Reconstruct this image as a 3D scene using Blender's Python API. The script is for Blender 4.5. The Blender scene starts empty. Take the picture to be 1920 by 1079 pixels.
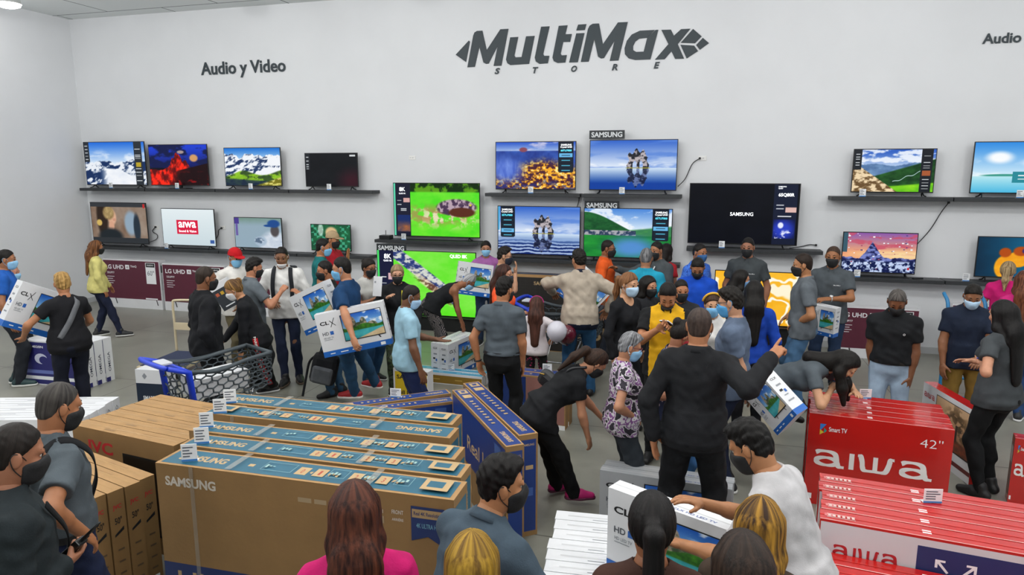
import bpy, bmesh, math, random
import numpy as np
from math import sin, cos, tan, atan, atan2, pi, radians, sqrt, hypot
from mathutils import Matrix, Vector

SC = bpy.context.scene
COL = SC.collection
rng = np.random.default_rng(7)
random.seed(7)

# ---------------------------------------------------------------- camera
F_PX, CX, CY = 1280.0, 960.0, 539.5
PITCH = atan(221.5 / F_PX)
YAW = atan2(1299.0, 4630.0)
CAM_H = 2.7
FH = np.array([-sin(YAW), cos(YAW), 0.0])
RT = np.array([cos(YAW), sin(YAW), 0.0])
ZZ = np.array([0.0, 0.0, 1.0])
FW = FH * cos(PITCH) - ZZ * sin(PITCH)
UP = FH * sin(PITCH) + ZZ * cos(PITCH)
C0 = np.array([0.0, 0.0, CAM_H])
cam_data = bpy.data.cameras.new('camera')
cam_data.sensor_width = 36.0
cam_data.lens = 36.0 * F_PX / 1920.0
cam_data.clip_end = 100
cam = bpy.data.objects.new('camera', cam_data)
COL.objects.link(cam)
M = Matrix.Identity(4)
for i in range(3):
    M[i][0], M[i][1], M[i][2], M[i][3] = RT[i], UP[i], -FW[i], C0[i]
cam.matrix_world = M
SC.camera = cam

# ---------------------------------------------------------------- world, exposure
SC.view_settings.view_transform = 'Standard'
SC.view_settings.look = 'None'
SC.view_settings.exposure = 0.0
SC.view_settings.gamma = 1.0
SC.view_settings.use_curve_mapping = False
wd = bpy.data.worlds.new('store_ambient')
SC.world = wd
wd.use_nodes = True
wd.node_tree.nodes['Background'].inputs[0].default_value = (0.93, 0.97, 1.0, 1)
wd.node_tree.nodes['Background'].inputs[1].default_value = 0.56
LAMP_W = 92.0          # each ceiling lamp

# ---------------------------------------------------------------- geometry of the view
def ray(px, py):
    return FW * F_PX + RT * (px - CX) - UP * (py - CY)
def at(px, py, z):            # point of a line of sight at a height
    r = ray(px, py); return C0 + r * ((z - CAM_H) / r[2])
def aty(px, py, Y):           # at a distance from the camera along Y
    r = ray(px, py); return C0 + r * (Y / r[1])
def atd(px, py, d):           # at a horizontal range
    r = ray(px, py); return C0 + r * (d / hypot(r[0], r[1]))
def V(*a): return np.array(a, float)
def nz(v):
    v = np.asarray(v, float); return v / max(1e-9, np.linalg.norm(v))

# ---------------------------------------------------------------- materials
MATS = {}
def srgb(c):
    return tuple((x / 12.92 if x <= .04045 else ((x + .055) / 1.055) ** 2.4) for x in c)
def hexc(h):
    return srgb(tuple(int(h[i:i + 2], 16) / 255 for i in (0, 2, 4)))
def mat(name, col, rough=.6, metal=0, spec=.5, var=0.0, vscale=8, bump=0.0, bscale=60, stretch=None, emit=0, coat=0, alpha=1, trans=0, col2=None, det=4):
    """procedural surface: principled with noise colour variation and noise bump"""
    if name in MATS: return MATS[name]
    if isinstance(col, str): col = hexc(col)
    if isinstance(col2, str): col2 = hexc(col2)
    m = bpy.data.materials.new(name); m.use_nodes = True
    nt = m.node_tree; b = nt.nodes['Principled BSDF']
    b.inputs['Base Color'].default_value = (*col, 1)
    b.inputs['Roughness'].default_value = rough
    b.inputs['Metallic'].default_value = metal
    b.inputs['Specular IOR Level'].default_value = spec
    b.inputs['Coat Weight'].default_value = coat
    b.inputs['Alpha'].default_value = alpha
    b.inputs['Transmission Weight'].default_value = trans
    if emit:
        b.inputs['Emission Color'].default_value = (*col, 1); b.inputs['Emission Strength'].default_value = emit
    if var or bump:
        tc = nt.nodes.new('ShaderNodeTexCoord'); mp = nt.nodes.new('ShaderNodeMapping')
        nt.links.new(tc.outputs['Object'], mp.inputs[0])
        if stretch: mp.inputs['Scale'].default_value = stretch
        if var:
            n = nt.nodes.new('ShaderNodeTexNoise'); n.inputs['Scale'].default_value = vscale; n.inputs['Detail'].default_value = det
            nt.links.new(mp.outputs[0], n.inputs['Vector'])
            rp = nt.nodes.new('ShaderNodeValToRGB')
            lo = tuple(max(0, c * (1 - var)) for c in col); hi = col2 if col2 else tuple(min(1, c * (1 + var)) for c in col)
            rp.color_ramp.elements[0].position = .3; rp.color_ramp.elements[1].position = .7
            rp.color_ramp.elements[0].color = (*lo, 1); rp.color_ramp.elements[1].color = (*hi, 1)
            nt.links.new(n.outputs['Fac'], rp.inputs[0]); nt.links.new(rp.outputs[0], b.inputs['Base Color'])
        if bump:
            n2 = nt.nodes.new('ShaderNodeTexNoise'); n2.inputs['Scale'].default_value = bscale; n2.inputs['Detail'].default_value = 3
            nt.links.new(mp.outputs[0], n2.inputs['Vector'])
            bp = nt.nodes.new('ShaderNodeBump'); bp.inputs['Strength'].default_value = bump; bp.inputs['Distance'].default_value = .01
            nt.links.new(n2.outputs['Fac'], bp.inputs['Height']); nt.links.new(bp.outputs[0], b.inputs['Normal'])
    MATS[name] = m
    return m
def fabric(h, v=.18, rough=.85):
    return mat('fabric_' + h, h, rough, spec=.25, var=v, vscale=9, bump=.12, bscale=160)
def skin(h):
    return mat('skin_' + h, h, .5, spec=.4, var=.07, vscale=22, bump=.08, bscale=220)
def hairm(h, h2=None):
    name = 'hair_' + h + (h2 or '')
    if name in MATS: return MATS[name]
    m = bpy.data.materials.new(name); m.use_nodes = True; nt = m.node_tree; b = nt.nodes['Principled BSDF']
    b.inputs['Roughness'].default_value = .5; b.inputs['Specular IOR Level'].default_value = .2
    at_ = nt.nodes.new('ShaderNodeAttribute'); at_.attribute_name = 'strand'
    n = nt.nodes.new('ShaderNodeTexNoise'); n.inputs['Scale'].default_value = 5.5; n.inputs['Detail'].default_value = 3
    n2 = nt.nodes.new('ShaderNodeTexNoise'); n2.inputs['Scale'].default_value = 22; n2.inputs['Detail'].default_value = 2
    rp = nt.nodes.new('ShaderNodeValToRGB'); c = hexc(h); d = hexc(h2) if h2 else tuple(min(1, x * 1.5) for x in c)
    rp.color_ramp.elements[0].position = .36; rp.color_ramp.elements[1].position = .68
    rp.color_ramp.elements[0].color = (*[x * .75 for x in c], 1); rp.color_ramp.elements[1].color = (*d, 1)
    bp = nt.nodes.new('ShaderNodeBump'); bp.inputs['Strength'].default_value = .35; bp.inputs['Distance'].default_value = .006
    nt.links.new(at_.outputs['Vector'], n.inputs['Vector']); nt.links.new(at_.outputs['Vector'], n2.inputs['Vector'])
    nt.links.new(n.outputs['Fac'], rp.inputs[0]); nt.links.new(rp.outputs[0], b.inputs['Base Color'])
    nt.links.new(n2.outputs['Fac'], bp.inputs['Height']); nt.links.new(bp.outputs[0], b.inputs['Normal'])
    MATS[name] = m; return m
def ink(h, rough=.55):
    return mat('ink_' + h, h, rough)
def pattern(name, kind, cols, scale):
    """printed cloth: thresholded procedural textures"""
    if name in MATS: return MATS[name]
    cols = [hexc(c) for c in cols]
    m = bpy.data.materials.new(name); m.use_nodes = True
    nt = m.node_tree; b = nt.nodes['Principled BSDF']; b.inputs['Roughness'].default_value = .8
    tc = nt.nodes.new('ShaderNodeTexCoord'); mp = nt.nodes.new('ShaderNodeMapping'); nt.links.new(tc.outputs['Object'], mp.inputs[0])
    rp = nt.nodes.new('ShaderNodeValToRGB'); rp.color_ramp.interpolation = 'CONSTANT'
    if kind == 'dots':
        t = nt.nodes.new('ShaderNodeTexVoronoi'); t.inputs['Scale'].default_value = scale; out = t.outputs['Distance']
        stops = [(0, cols[1]), (.26, cols[0])]
    elif kind == 'leaf':
        t = nt.nodes.new('ShaderNodeTexWave'); t.inputs['Scale'].default_value = scale; t.inputs['Distortion'].default_value = 14
        t.inputs['Detail'].default_value = 2.5; t.inputs['Detail Scale'].default_value = .9; out = t.outputs['Color']
        n = len(cols); stops = [(i * .8 / n + (.1 if i else 0), c) for i, c in enumerate(cols)]
    else:
        t = nt.nodes.new('ShaderNodeTexNoise'); t.inputs['Scale'].default_value = scale; t.inputs['Detail'].default_value = 2; out = t.outputs['Fac']
        n = len(cols); stops = [(0 if i == 0 else .4 + .2 * (i - 1) / max(1, n - 2) if n > 2 else .52, c) for i, c in enumerate(cols)]
    nt.links.new(mp.outputs[0], t.inputs['Vector'])
    cr = rp.color_ramp
    while len(cr.elements) < len(stops): cr.elements.new(.5)
    for e, (p, c) in zip(cr.elements, stops): e.position = p; e.color = (*c, 1)
    nt.links.new(out, rp.inputs[0]); nt.links.new(rp.outputs[0], b.inputs['Base Color'])
    MATS[name] = m
    return m

# ---------------------------------------------------------------- objects
def tag(o, label=None, cat=None, group=None, kind=None):
    if label: o['label'] = label
    if cat: o['category'] = cat
    if group: o['group'] = group
    if kind: o['kind'] = kind
    return o
def link(name, data, parent=None):
    o = bpy.data.objects.new(name, data); COL.objects.link(o)
    if parent is not None: o.parent = parent
    return o
def empty(name, loc=(0, 0, 0), rot=None):
    o = bpy.data.objects.new(name, None); COL.objects.link(o); o.empty_display_size = .05
    if rot is None: o.location = loc
    else:
        m = Matrix.Identity(4)
        for i in range(3):
            for j in range(3): m[i][j] = rot[i][j]
            m[i][3] = loc[i]
        o.matrix_world = m
    return o
def np_mesh(name, v, quads, mats, smooth=True, mi=None, tris=None):
    me = bpy.data.meshes.new(name)
    v = np.asarray(v, np.float32)
    nq = len(quads); nt_ = 0 if tris is None else len(tris)
    me.vertices.add(len(v)); me.vertices.foreach_set('co', v.ravel())
    loops = np.asarray(quads, np.int32).ravel()
    if nt_: loops = np.concatenate([loops, np.asarray(tris, np.int32).ravel()])
    me.loops.add(len(loops)); me.loops.foreach_set('vertex_index', loops)
    me.polygons.add(nq + nt_)
    st = np.concatenate([np.arange(nq) * 4, nq * 4 + np.arange(nt_) * 3]).astype(np.int32)
    me.polygons.foreach_set('loop_start', st)
    if mi is not None: me.polygons.foreach_set('material_index', np.asarray(mi, np.int32))
    if smooth: me.polygons.foreach_set('use_smooth', np.ones(nq + nt_, bool))
    me.update(calc_edges=True); me.validate()
    for m in (mats if isinstance(mats, (list, tuple)) else [mats]): me.materials.append(m)
    return me
def py_mesh(name, v, f, mats, smooth=False, mi=None):
    me = bpy.data.meshes.new(name); me.from_pydata([tuple(map(float, p)) for p in v], [], [tuple(map(int, q)) for q in f])
    for m in (mats if isinstance(mats, (list, tuple)) else [mats]): me.materials.append(m)
    if mi is not None: me.polygons.foreach_set('material_index', mi)
    if smooth: me.polygons.foreach_set('use_smooth', [True] * len(f))
    me.update(); return me

class MB:
    """collects boxes, tubes and polygons into one mesh"""
    def __init__(s): s.v = []; s.f = []; s.mi = []; s.sm = []
    def add(s, v, f, mi=0, sm=False):
        n = len(s.v); s.v += [tuple(map(float, p)) for p in v]
        for q in f: s.f.append(tuple(int(i) + n for i in q)); s.mi.append(mi); s.sm.append(sm)
        return s
    def box(s, lo, hi, mi=0, bev=0.0):
        x0, y0, z0 = lo; x1, y1, z1 = hi
        if bev <= 0:
            v = [(x0, y0, z0), (x1, y0, z0), (x1, y1, z0), (x0, y1, z0), (x0, y0, z1), (x1, y0, z1), (x1, y1, z1), (x0, y1, z1)]
            return s.add(v, [(3, 2, 1, 0), (4, 5, 6, 7), (0, 1, 5, 4), (1, 2, 6, 5), (2, 3, 7, 6), (3, 0, 4, 7)], mi)
        bm = bmesh.new(); bmesh.ops.create_cube(bm, size=1)
        for q in bm.verts: q.co = Vector(((x0 + x1) / 2 + q.co.x * (x1 - x0), (y0 + y1) / 2 + q.co.y * (y1 - y0), (z0 + z1) / 2 + q.co.z * (z1 - z0)))
        bmesh.ops.bevel(bm, geom=list(bm.edges), offset=bev, segments=2, affect='EDGES', profile=.5)
        bm.verts.index_update()
        v = [tuple(q.co) for q in bm.verts]; f = [[q.index for q in p.verts] for p in bm.faces]
        bm.free(); return s.add(v, f, mi)
    def tube(s, pts, r, n=8, mi=0, closed=False):
        v, f = tube(pts, r, n, closed); return s.add(v, f, mi, True)
    def poly(s, pts, mi=0): return s.add(pts, [tuple(range(len(pts)))], mi)
    def prism(s, pts2, z0, z1, mi=0, conv=None):
        """extrude a polygon (x,z) between two y's"""
        n = len(pts2); v = [(p[0], z0, p[1]) for p in pts2] + [(p[0], z1, p[1]) for p in pts2]
        f = [tuple(range(n)), tuple(range(2 * n - 1, n - 1, -1))] + [(i, i + n, (i + 1) % n + n, (i + 1) % n) for i in range(n)]
        return s.add(v, f, mi)
    def build(s, name, mats, parent=None, loc=None):
        me = bpy.data.meshes.new(name); me.from_pydata(s.v, [], s.f)
        for m in (mats if isinstance(mats, (list, tuple)) else [mats]): me.materials.append(m)
        me.polygons.foreach_set('material_index', s.mi); me.polygons.foreach_set('use_smooth', s.sm); me.update()
        o = link(name, me, parent)
        if loc is not None: o.location = loc
        return o
def tube(pts, r, n=8, closed=False):
    pts = [np.asarray(p, float) for p in pts]; m = len(pts)
    rr = r if hasattr(r, '__len__') else [r] * m
    v = []; f = []; a = None
    for i, p in enumerate(pts):
        if closed: t = pts[(i + 1) % m] - pts[i - 1]
        else: t = pts[min(i + 1, m - 1)] - pts[max(i - 1, 0)]
        t = nz(t)
        if a is None: a = nz(np.cross(t, (0, 0, 1) if abs(t[2]) < .9 else (1, 0, 0)))
        a = nz(a - t * (a @ t)); b = np.cross(t, a)
        for k in range(n):
            w = 2 * pi * k / n; v.append(p + (a * cos(w) + b * sin(w)) * rr[i])
    for i in range(m if closed else m - 1):
        j = (i + 1) % m
        for k in range(n): f.append((i * n + k, i * n + (k + 1) % n, j * n + (k + 1) % n, j * n + k))
    if not closed:
        f.append(tuple(range(n))[::-1]); f.append(tuple(range((m - 1) * n, m * n)))
    return v, f
def bez(pts, n=16):
    """smooth curve through points"""
    P = [np.asarray(p, float) for p in pts]; P = [2 * P[0] - P[1]] + P + [2 * P[-1] - P[-2]]; out = []
    for i in range(1, len(P) - 2):
        for k in range(n):
            t = k / n; a, b, c, d = P[i - 1:i + 3]
            out.append(.5 * (2 * b + (c - a) * t + (2 * a - 5 * b + 4 * c - d) * t * t + (3 * b - a - 3 * c + d) * t ** 3))
    out.append(P[-2]); return out

TXT = {}
def text_data(s, bold=0.0, shear=0.0, extrude=0.0, spacing=1.0):
    """lettering as mesh arrays: unit cap height about .7, centred on x, baseline at 0"""
    key = (s, bold, shear, extrude, spacing)
    if key in TXT: return TXT[key]
    cu = bpy.data.curves.new('t', 'FONT'); cu.body = s; cu.size = 1; cu.offset = bold; cu.shear = shear; cu.extrude = extrude
    cu.space_character = spacing; cu.resolution_u = 3
    o = bpy.data.objects.new('t', cu); COL.objects.link(o)
    me = o.to_mesh(); v = [tuple(q.co) for q in me.vertices]; f = [tuple(p.vertices) for p in me.polygons]
    o.to_mesh_clear(); bpy.data.objects.remove(o); bpy.data.curves.remove(cu)
    TXT[key] = (v, f); return v, f
def text_fit(s, w=None, h=None, align='c', **k):
    """text scaled so its box is w wide and / or h high; lower-left at 0 (or centred)"""
    v, f = text_data(s, **k); a = np.array(v); lo = a.min(0); hi = a.max(0); d = hi - lo
    if w and h: sx, sy = w / d[0], h / d[1]
    elif w: sx = sy = w / d[0]
    else: sx = sy = h / d[1]
    a = (a - lo) * [sx, sy, 1]; W, H = d[0] * sx, d[1] * sy
    if align == 'c': a -= [W / 2, H / 2, 0]
    return a, f
# ================================================================ the hall
YW = 11.15; XL = -12.1; ZC = 5.58; XR = 9.0; YN = -5.0
def wall_mat(name, h):
    return mat(name, h, .85, spec=.2, var=.025, vscale=1.2, bump=.05, bscale=90)
def floor_mat():
    m = bpy.data.materials.new('polished_concrete'); m.use_nodes = True; nt = m.node_tree; b = nt.nodes['Principled BSDF']
    tc = nt.nodes.new('ShaderNodeTexCoord')
    n = nt.nodes.new('ShaderNodeTexNoise'); n.inputs['Scale'].default_value = 1.1; n.inputs['Detail'].default_value = 8; n.inputs['Roughness'].default_value = .65
    nt.links.new(tc.outputs['Object'], n.inputs['Vector'])
    rp = nt.nodes.new('ShaderNodeValToRGB'); e = rp.color_ramp.elements
    e[0].position = .32; e[0].color = (*hexc('7a7a70'), 1); e[1].position = .7; e[1].color = (*hexc('8f8e84'), 1)
    nt.links.new(n.outputs['Fac'], rp.inputs[0])
    br = nt.nodes.new('ShaderNodeTexBrick'); br.offset = 0; br.inputs['Scale'].default_value = 1
    br.inputs['Brick Width'].default_value = 2.3; br.inputs['Row Height'].default_value = 2.3; br.inputs['Mortar Size'].default_value = .006; br.inputs['Mortar Smooth'].default_value = .2
    br.inputs['Mortar'].default_value = (*hexc('4a4842'), 1)
    nt.links.new(tc.outputs['Object'], br.inputs['Vector']); nt.links.new(rp.outputs[0], br.inputs['Color1']); nt.links.new(rp.outputs[0], br.inputs['Color2'])
    nt.links.new(br.outputs['Color'], b.inputs['Base Color'])
    r2 = nt.nodes.new('ShaderNodeMapRange'); r2.inputs['To Min'].default_value = .22; r2.inputs['To Max'].default_value = .42
    nt.links.new(n.outputs['Fac'], r2.inputs[0]); nt.links.new(r2.outputs[0], b.inputs['Roughness'])
    return m
def ceil_mat():
    m = bpy.data.materials.new('ceiling_tiles'); m.use_nodes = True; nt = m.node_tree; b = nt.nodes['Principled BSDF']; b.inputs['Roughness'].default_value = .9
    tc = nt.nodes.new('ShaderNodeTexCoord'); br = nt.nodes.new('ShaderNodeTexBrick'); br.offset = .5; br.inputs['Scale'].default_value = 1
    br.inputs['Brick Width'].default_value = 2.4; br.inputs['Row Height'].default_value = 1.2; br.inputs['Mortar Size'].default_value = .012
    br.inputs['Mortar'].default_value = (*hexc('3c4043'), 1); br.inputs['Color1'].default_value = (*hexc('e2e6e6'), 1); br.inputs['Color2'].default_value = (*hexc('dce0e0'), 1)
    nt.links.new(tc.outputs['Object'], br.inputs['Vector']); nt.links.new(br.outputs['Color'], b.inputs['Base Color'])
    return m
tag(MB().box((XL - .2, YN, -.2), (XR, YW + .2, 0)).build('floor', floor_mat()), kind='structure')
tag(MB().box((XL - .2, YN, ZC), (XR, YW + .2, ZC + .15)).build('ceiling', ceil_mat()), kind='structure')
tag(MB().box((XL, YW, 0), (XR, YW + .2, ZC)).build('wall_back', wall_mat('wall_paint', 'dcdee1')), kind='structure')
tag(MB().box((XL - .2, YN, 0), (XL, YW + .2, ZC)).build('wall_left', wall_mat('wall_paint', 'dcdee1')), kind='structure')
tag(MB().box((XL, YW - .015, 0), (XR, YW, .1)).build('baseboard_back', mat('baseboard_paint', 'b9bbbd', .5)), kind='structure')
tag(MB().box((XL, YN, 0), (XL + .015, YW - .015, .1)).build('baseboard_left', mat('baseboard_paint', 'b9bbbd', .5)), kind='structure')

LAMP_E = mat('lamp_diffuser', (1, .98, .95), .4, emit=14)
LAMP_B = mat('lamp_body', 'd8d8d6', .4)
def lamp_shape():
    mb = MB(); n = 24
    ring = lambda r, z: [(r * cos(2 * pi * k / n), r * sin(2 * pi * k / n), z) for k in range(n)]
    def stack(prof, mi):
        v = []; f = []
        for r, z in prof: v += ring(r, z)
        for i in range(len(prof) - 1):
            for k in range(n): f.append((i * n + k, i * n + (k + 1) % n, (i + 1) * n + (k + 1) % n, (i + 1) * n + k))
        f.append(tuple(range(n))); f.append(tuple(range((len(prof) - 1) * n, len(prof) * n))[::-1]); return v, f
    return stack
def ceiling_lamp(x, y, label, k=1.0):
    st = lamp_shape(); r = empty('ceiling_lamp', (x, y, ZC)); tag(r, label, 'lamp', 'round lamps under the ceiling')
    v, f = st([(.05, 0), (.05, -.08), (.17, -.12), (.19, -.2)], 0); MB().add(v, f, sm=True).build('lamp_housing', LAMP_B, r)
    v, f = st([(.185, -.201), (.17, -.235), (.1, -.262), (.02, -.27)], 0); MB().add(v, f, sm=True).build('lamp_diffuser', LAMP_E, r)
    ld = bpy.data.lights.new('lamp_light', 'POINT'); ld.shadow_soft_size = .2; ld.energy = LAMP_W * k; ld.color = (1, .99, .975)
    lo = link('lamp_light', ld, r); lo.location = (0, 0, -.5)
    return r
for i in range(6):
    for j in range(4):
        x = -11.15 + 3.3 * i; y = 9.15 - 3.1 * j
        ceiling_lamp(x, y, 'glowing round ceiling lamp in the corner by the left wall' if (i, j) == (0, 0) else 'round ceiling lamp out of the frame above the store', (.05 if i == 0 else .08) if j == 0 else (.3 if i == 0 else 1.0))

# ---------------------------------------------------------------- wall lettering
SIGN = mat('sign_dark', '2b363c', .55)
def sgn(pts, mb, y0=YW - .012):
    q = [aty(CXX / 3.5556 + 820, CYY / 3.5556 + 20, YW - .025) for CXX, CYY in pts]
    a = sum((q[i][0] * q[(i + 1) % len(q)][2] - q[(i + 1) % len(q)][0] * q[i][2]) for i in range(len(q)))
    if a < 0: q = q[::-1]
    mb.prism([(p[0], p[2]) for p in q], y0, YW + .0)
LOGO = {
 'letter_m': [[(198,377),(237,165),(245,145),(262,134),(298,132),(327,262),(418,123),(472,120),(425,366),(373,368),(400,235),(340,352),(322,354),(305,345),(278,240),(248,374)]],
 'letter_u': [[(484,177),(537,174),(512,298),(519,310),(560,308),(590,170),(647,167),(610,354),(485,362),(465,350),(456,325)]],
 'letter_l': [[(690,106),(747,103),(704,288),(711,300),(745,300),(735,350),(680,354),(655,338),(648,312)]],
 'letter_t': [[(808,100),(867,96),(852,156),(895,154),(884,207),(838,208),(821,285),(828,297),(862,295),(852,345),(800,348),(775,336),(766,312)]],
 'letter_i': [[(925,150),(980,148),(935,343),(877,345)], [(937,92),(993,88),(982,128),(925,131)]],
 'letter_m.001': [[(955,341),(1003,120),(1015,98),(1035,86),(1077,84),(1103,222),(1203,77),(1269,74),(1207,331),(1148,334),(1180,200),(1110,315),(1090,318),(1070,305),(1045,190),(1008,339)]],
 'letter_a': [[(1473,126),(1420,324),(1320,328),(1275,318),(1250,290),(1247,250),(1262,200),(1295,158),(1350,132),(1450,127),(1398,180),(1345,186),(1320,205),(1305,235),(1305,262),(1325,274),(1375,272),(1398,181),(1455,127)]],
 'letter_x': [[(1493,127),(1557,125),(1577,165),(1625,122),(1687,119),(1603,222),(1645,319),(1585,321),(1560,270),(1515,323),(1450,326),(1540,222)]],
 'arrow_emblem': [[(120,293),(208,198),(215,206),(189,342)]],
 'diamond_emblem': [[(1622,213),(1705,120),(1762,170),(1718,216)], [(1725,228),(1770,180),(1811,215),(1750,260)], [(1620,226),(1712,232),(1738,268),(1662,318)]],
}
lc = aty(1090, 100, YW)
ws = empty('wall_sign', lc); tag(ws, 'large dark store name lettering with diamond emblem high on the white wall', 'sign')
for nm, pl in LOGO.items():
    mb = MB()
    for p in pl: sgn(p, mb)
    o = mb.build(nm, SIGN, ws); o.matrix_parent_inverse = Matrix.Translation(-Vector(lc))
for ch, x, y in (('S', 400, 403), ('T', 655, 397), ('O', 912, 388), ('R', 1183, 377), ('E', 1463, 364)):
    p = aty(820 + x / 3.5556, 20 + y / 3.5556, YW - .01); hh = abs(aty(820, 20, YW)[2] - aty(820, 31.5, YW)[2])
    v, f = text_fit(ch, w=hh * .95, h=hh, bold=.035, shear=.25, extrude=.004)
    link('small_letter', py_mesh('small_letter', [(q[0], -q[2] * 1.2, q[1]) for q in v], f, SIGN), ws).location = V(*p) - lc
def wall_text(s, label, x0, x1, y, hpx, align='l'):
    a = aty(x0, y, YW - .008); b = aty(x1, y, YW - .008); h = hpx / F_PX * (YW * .97 + 1.0)
    v, f = text_fit(s, w=b[0] - a[0], bold=.022, extrude=.004)
    o = link('wall_sign', py_mesh('wall_sign', [(q[0], -q[2], q[1]) for q in v], f, SIGN)); o.location = ((a[0] + b[0]) / 2, YW - .008, a[2])
    tag(o, label, 'sign')
wall_text('Audio y Video', 'small dark department lettering on the wall above the left televisions', 377, 536, 133, 24)
wall_text('Audio y Video', 'dark department lettering cut off by the right edge of the photo', 1842, 2016, 76, 26)
# ================================================================ figures
# signed-distance solids on a grid, skinned by surface nets
def smin(a, b, k):
    h = np.maximum(k - np.abs(a - b), 0) / k
    return np.minimum(a, b) - h * h * k * .25
def cone(a, b, ra, rb, k=.02, flat=None, ff=1.0):
    a = np.asarray(a, float); b = np.asarray(b, float)
    R = max(ra, rb); lo = np.minimum(a, b) - R; hi = np.maximum(a, b) + R
    ba = b - a; L2 = max(1e-9, ba @ ba)
    def fn(X, Y, Z):
        x, y, z = X - a[0], Y - a[1], Z - a[2]
        t = np.clip((x * ba[0] + y * ba[1] + z * ba[2]) / L2, 0, 1)
        x = x - t * ba[0]; y = y - t * ba[1]; z = z - t * ba[2]
        r = ra + (rb - ra) * t
        if flat is None: return np.sqrt(x * x + y * y + z * z) - r
        w = (x * flat[0] + y * flat[1] + z * flat[2]); g = 1 / (ff * ff) - 1
        return (np.sqrt(x * x + y * y + z * z + g * w * w) - r) * (.5 + .5 * ff)
    return ('u', fn, lo, hi, k)
def ell(c, R, rad, k=.02, op='u'):
    c = np.asarray(c, float); rad = np.asarray(rad, float)
    ext = np.sqrt(((R * rad) ** 2).sum(1))
    def fn(X, Y, Z):
        x, y, z = X - c[0], Y - c[1], Z - c[2]
        q = [(x * R[0, i] + y * R[1, i] + z * R[2, i]) / rad[i] for i in range(3)]
        k0 = np.sqrt(q[0] ** 2 + q[1] ** 2 + q[2] ** 2) + 1e-6
        k1 = np.sqrt((q[0] / rad[0]) ** 2 + (q[1] / rad[1]) ** 2 + (q[2] / rad[2]) ** 2) + 1e-6
        return k0 * (k0 - 1) / k1
    return (op, fn, c - ext, c + ext, k)
def lathe(o, R, st, k=.04, grow=0.0, zlo=None, zhi=None):
    o = np.asarray(o, float); st = np.asarray(st, float)
    z0, z1 = st[0, 0], st[-1, 0]
    m = st[:, 1:3].max() + grow
    cs = [o + R @ np.array([x, y, z]) for x in (-m, m) for y in (-m, m) for z in (z0, z1)]
    def fn(X, Y, Z):
        x, y, z = X - o[0], Y - o[1], Z - o[2]
        px = x * R[0, 0] + y * R[1, 0] + z * R[2, 0]; py = x * R[0, 1] + y * R[1, 1] + z * R[2, 1]; pz = x * R[0, 2] + y * R[1, 2] + z * R[2, 2]
        a = np.interp(pz, st[:, 0], st[:, 1]) + grow; b = np.interp(pz, st[:, 0], st[:, 2]) + grow
        c = np.interp(pz, st[:, 0], st[:, 3]) if st.shape[1] > 3 else 0
        py = py - c
        q = np.sqrt((px / a) ** 2 + (py / b) ** 2) + 1e-6
        g = np.sqrt((px / a ** 2) ** 2 + (py / b ** 2) ** 2) / q + 1e-6
        d = (q - 1) / np.maximum(g, 1 / np.maximum(a, b))
        e = np.maximum(z0 - pz, pz - z1)
        return np.where(e > 0, np.sqrt(np.maximum(d, 0) ** 2 + e * e) + np.minimum(d, 0) * 0 , np.maximum(d, e))
    return ('u', fn, np.min(cs, 0), np.max(cs, 0), k)
def plane(p, n, k=None):      # keep the side n points away from
    p = np.asarray(p, float); n = nz(n)
    return ('i', lambda X, Y, Z: (X - p[0]) * n[0] + (Y - p[1]) * n[1] + (Z - p[2]) * n[2], None, None, k)
def minus(pr, k=.01):
    return ('s', pr[1], pr[2], pr[3], k)
def waves(amp, seed, f0=38, f1=90):
    g = np.random.default_rng(seed); ws = []
    for _ in range(5):
        d = nz(g.normal(size=3) * [1, 1, .9]); ws.append((d * g.uniform(f0, f1), g.uniform(0, 6.28)))
    def fn(X, Y, Z):
        s = 0
        for w, p in ws: s = s + np.sin(X * w[0] + Y * w[1] + Z * w[2] + p + 1.3 * np.sin(.45 * (X * w[1] + Y * w[2] + Z * w[0])))
        return s * (amp / 2.2)
    return ('n', fn, None, None, None)
def sleeve(S, E, fr, ra, rb, k=.03):
    """short sleeve cut square at a fraction of the upper arm"""
    ax_ = nz(E - S); L = np.linalg.norm(E - S) * fr; pr = cone(S, S + ax_ * (L + .06), ra, rb, k)
    def fn(X, Y, Z): return np.maximum(pr[1](X, Y, Z), (X - S[0]) * ax_[0] + (Y - S[1]) * ax_[1] + (Z - S[2]) * ax_[2] - L)
    return ('u', fn, pr[2], pr[3], .014)
def strands(amp, c, R, k, seed):
    g = np.random.default_rng(seed); ph = g.uniform(0, 6.28, 3)
    def fn(X, Y, Z):
        x, y = X - c[0], Y - c[1]; a = x * R[0, 0] + y * R[1, 0]; b = x * R[0, 1] + y * R[1, 1] - .0
        an = np.arctan2(a, b); w = .5 * np.sin((Z - c[2]) * 9 + ph[0])
        return amp * (np.sin(an * k + w + ph[1]) * .6 + np.sin(an * k * 1.9 + w * 1.7 + ph[2]) * .4) * np.minimum(1, np.sqrt(a * a + b * b) / .05)
    return ('n', fn, None, None, None)
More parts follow.
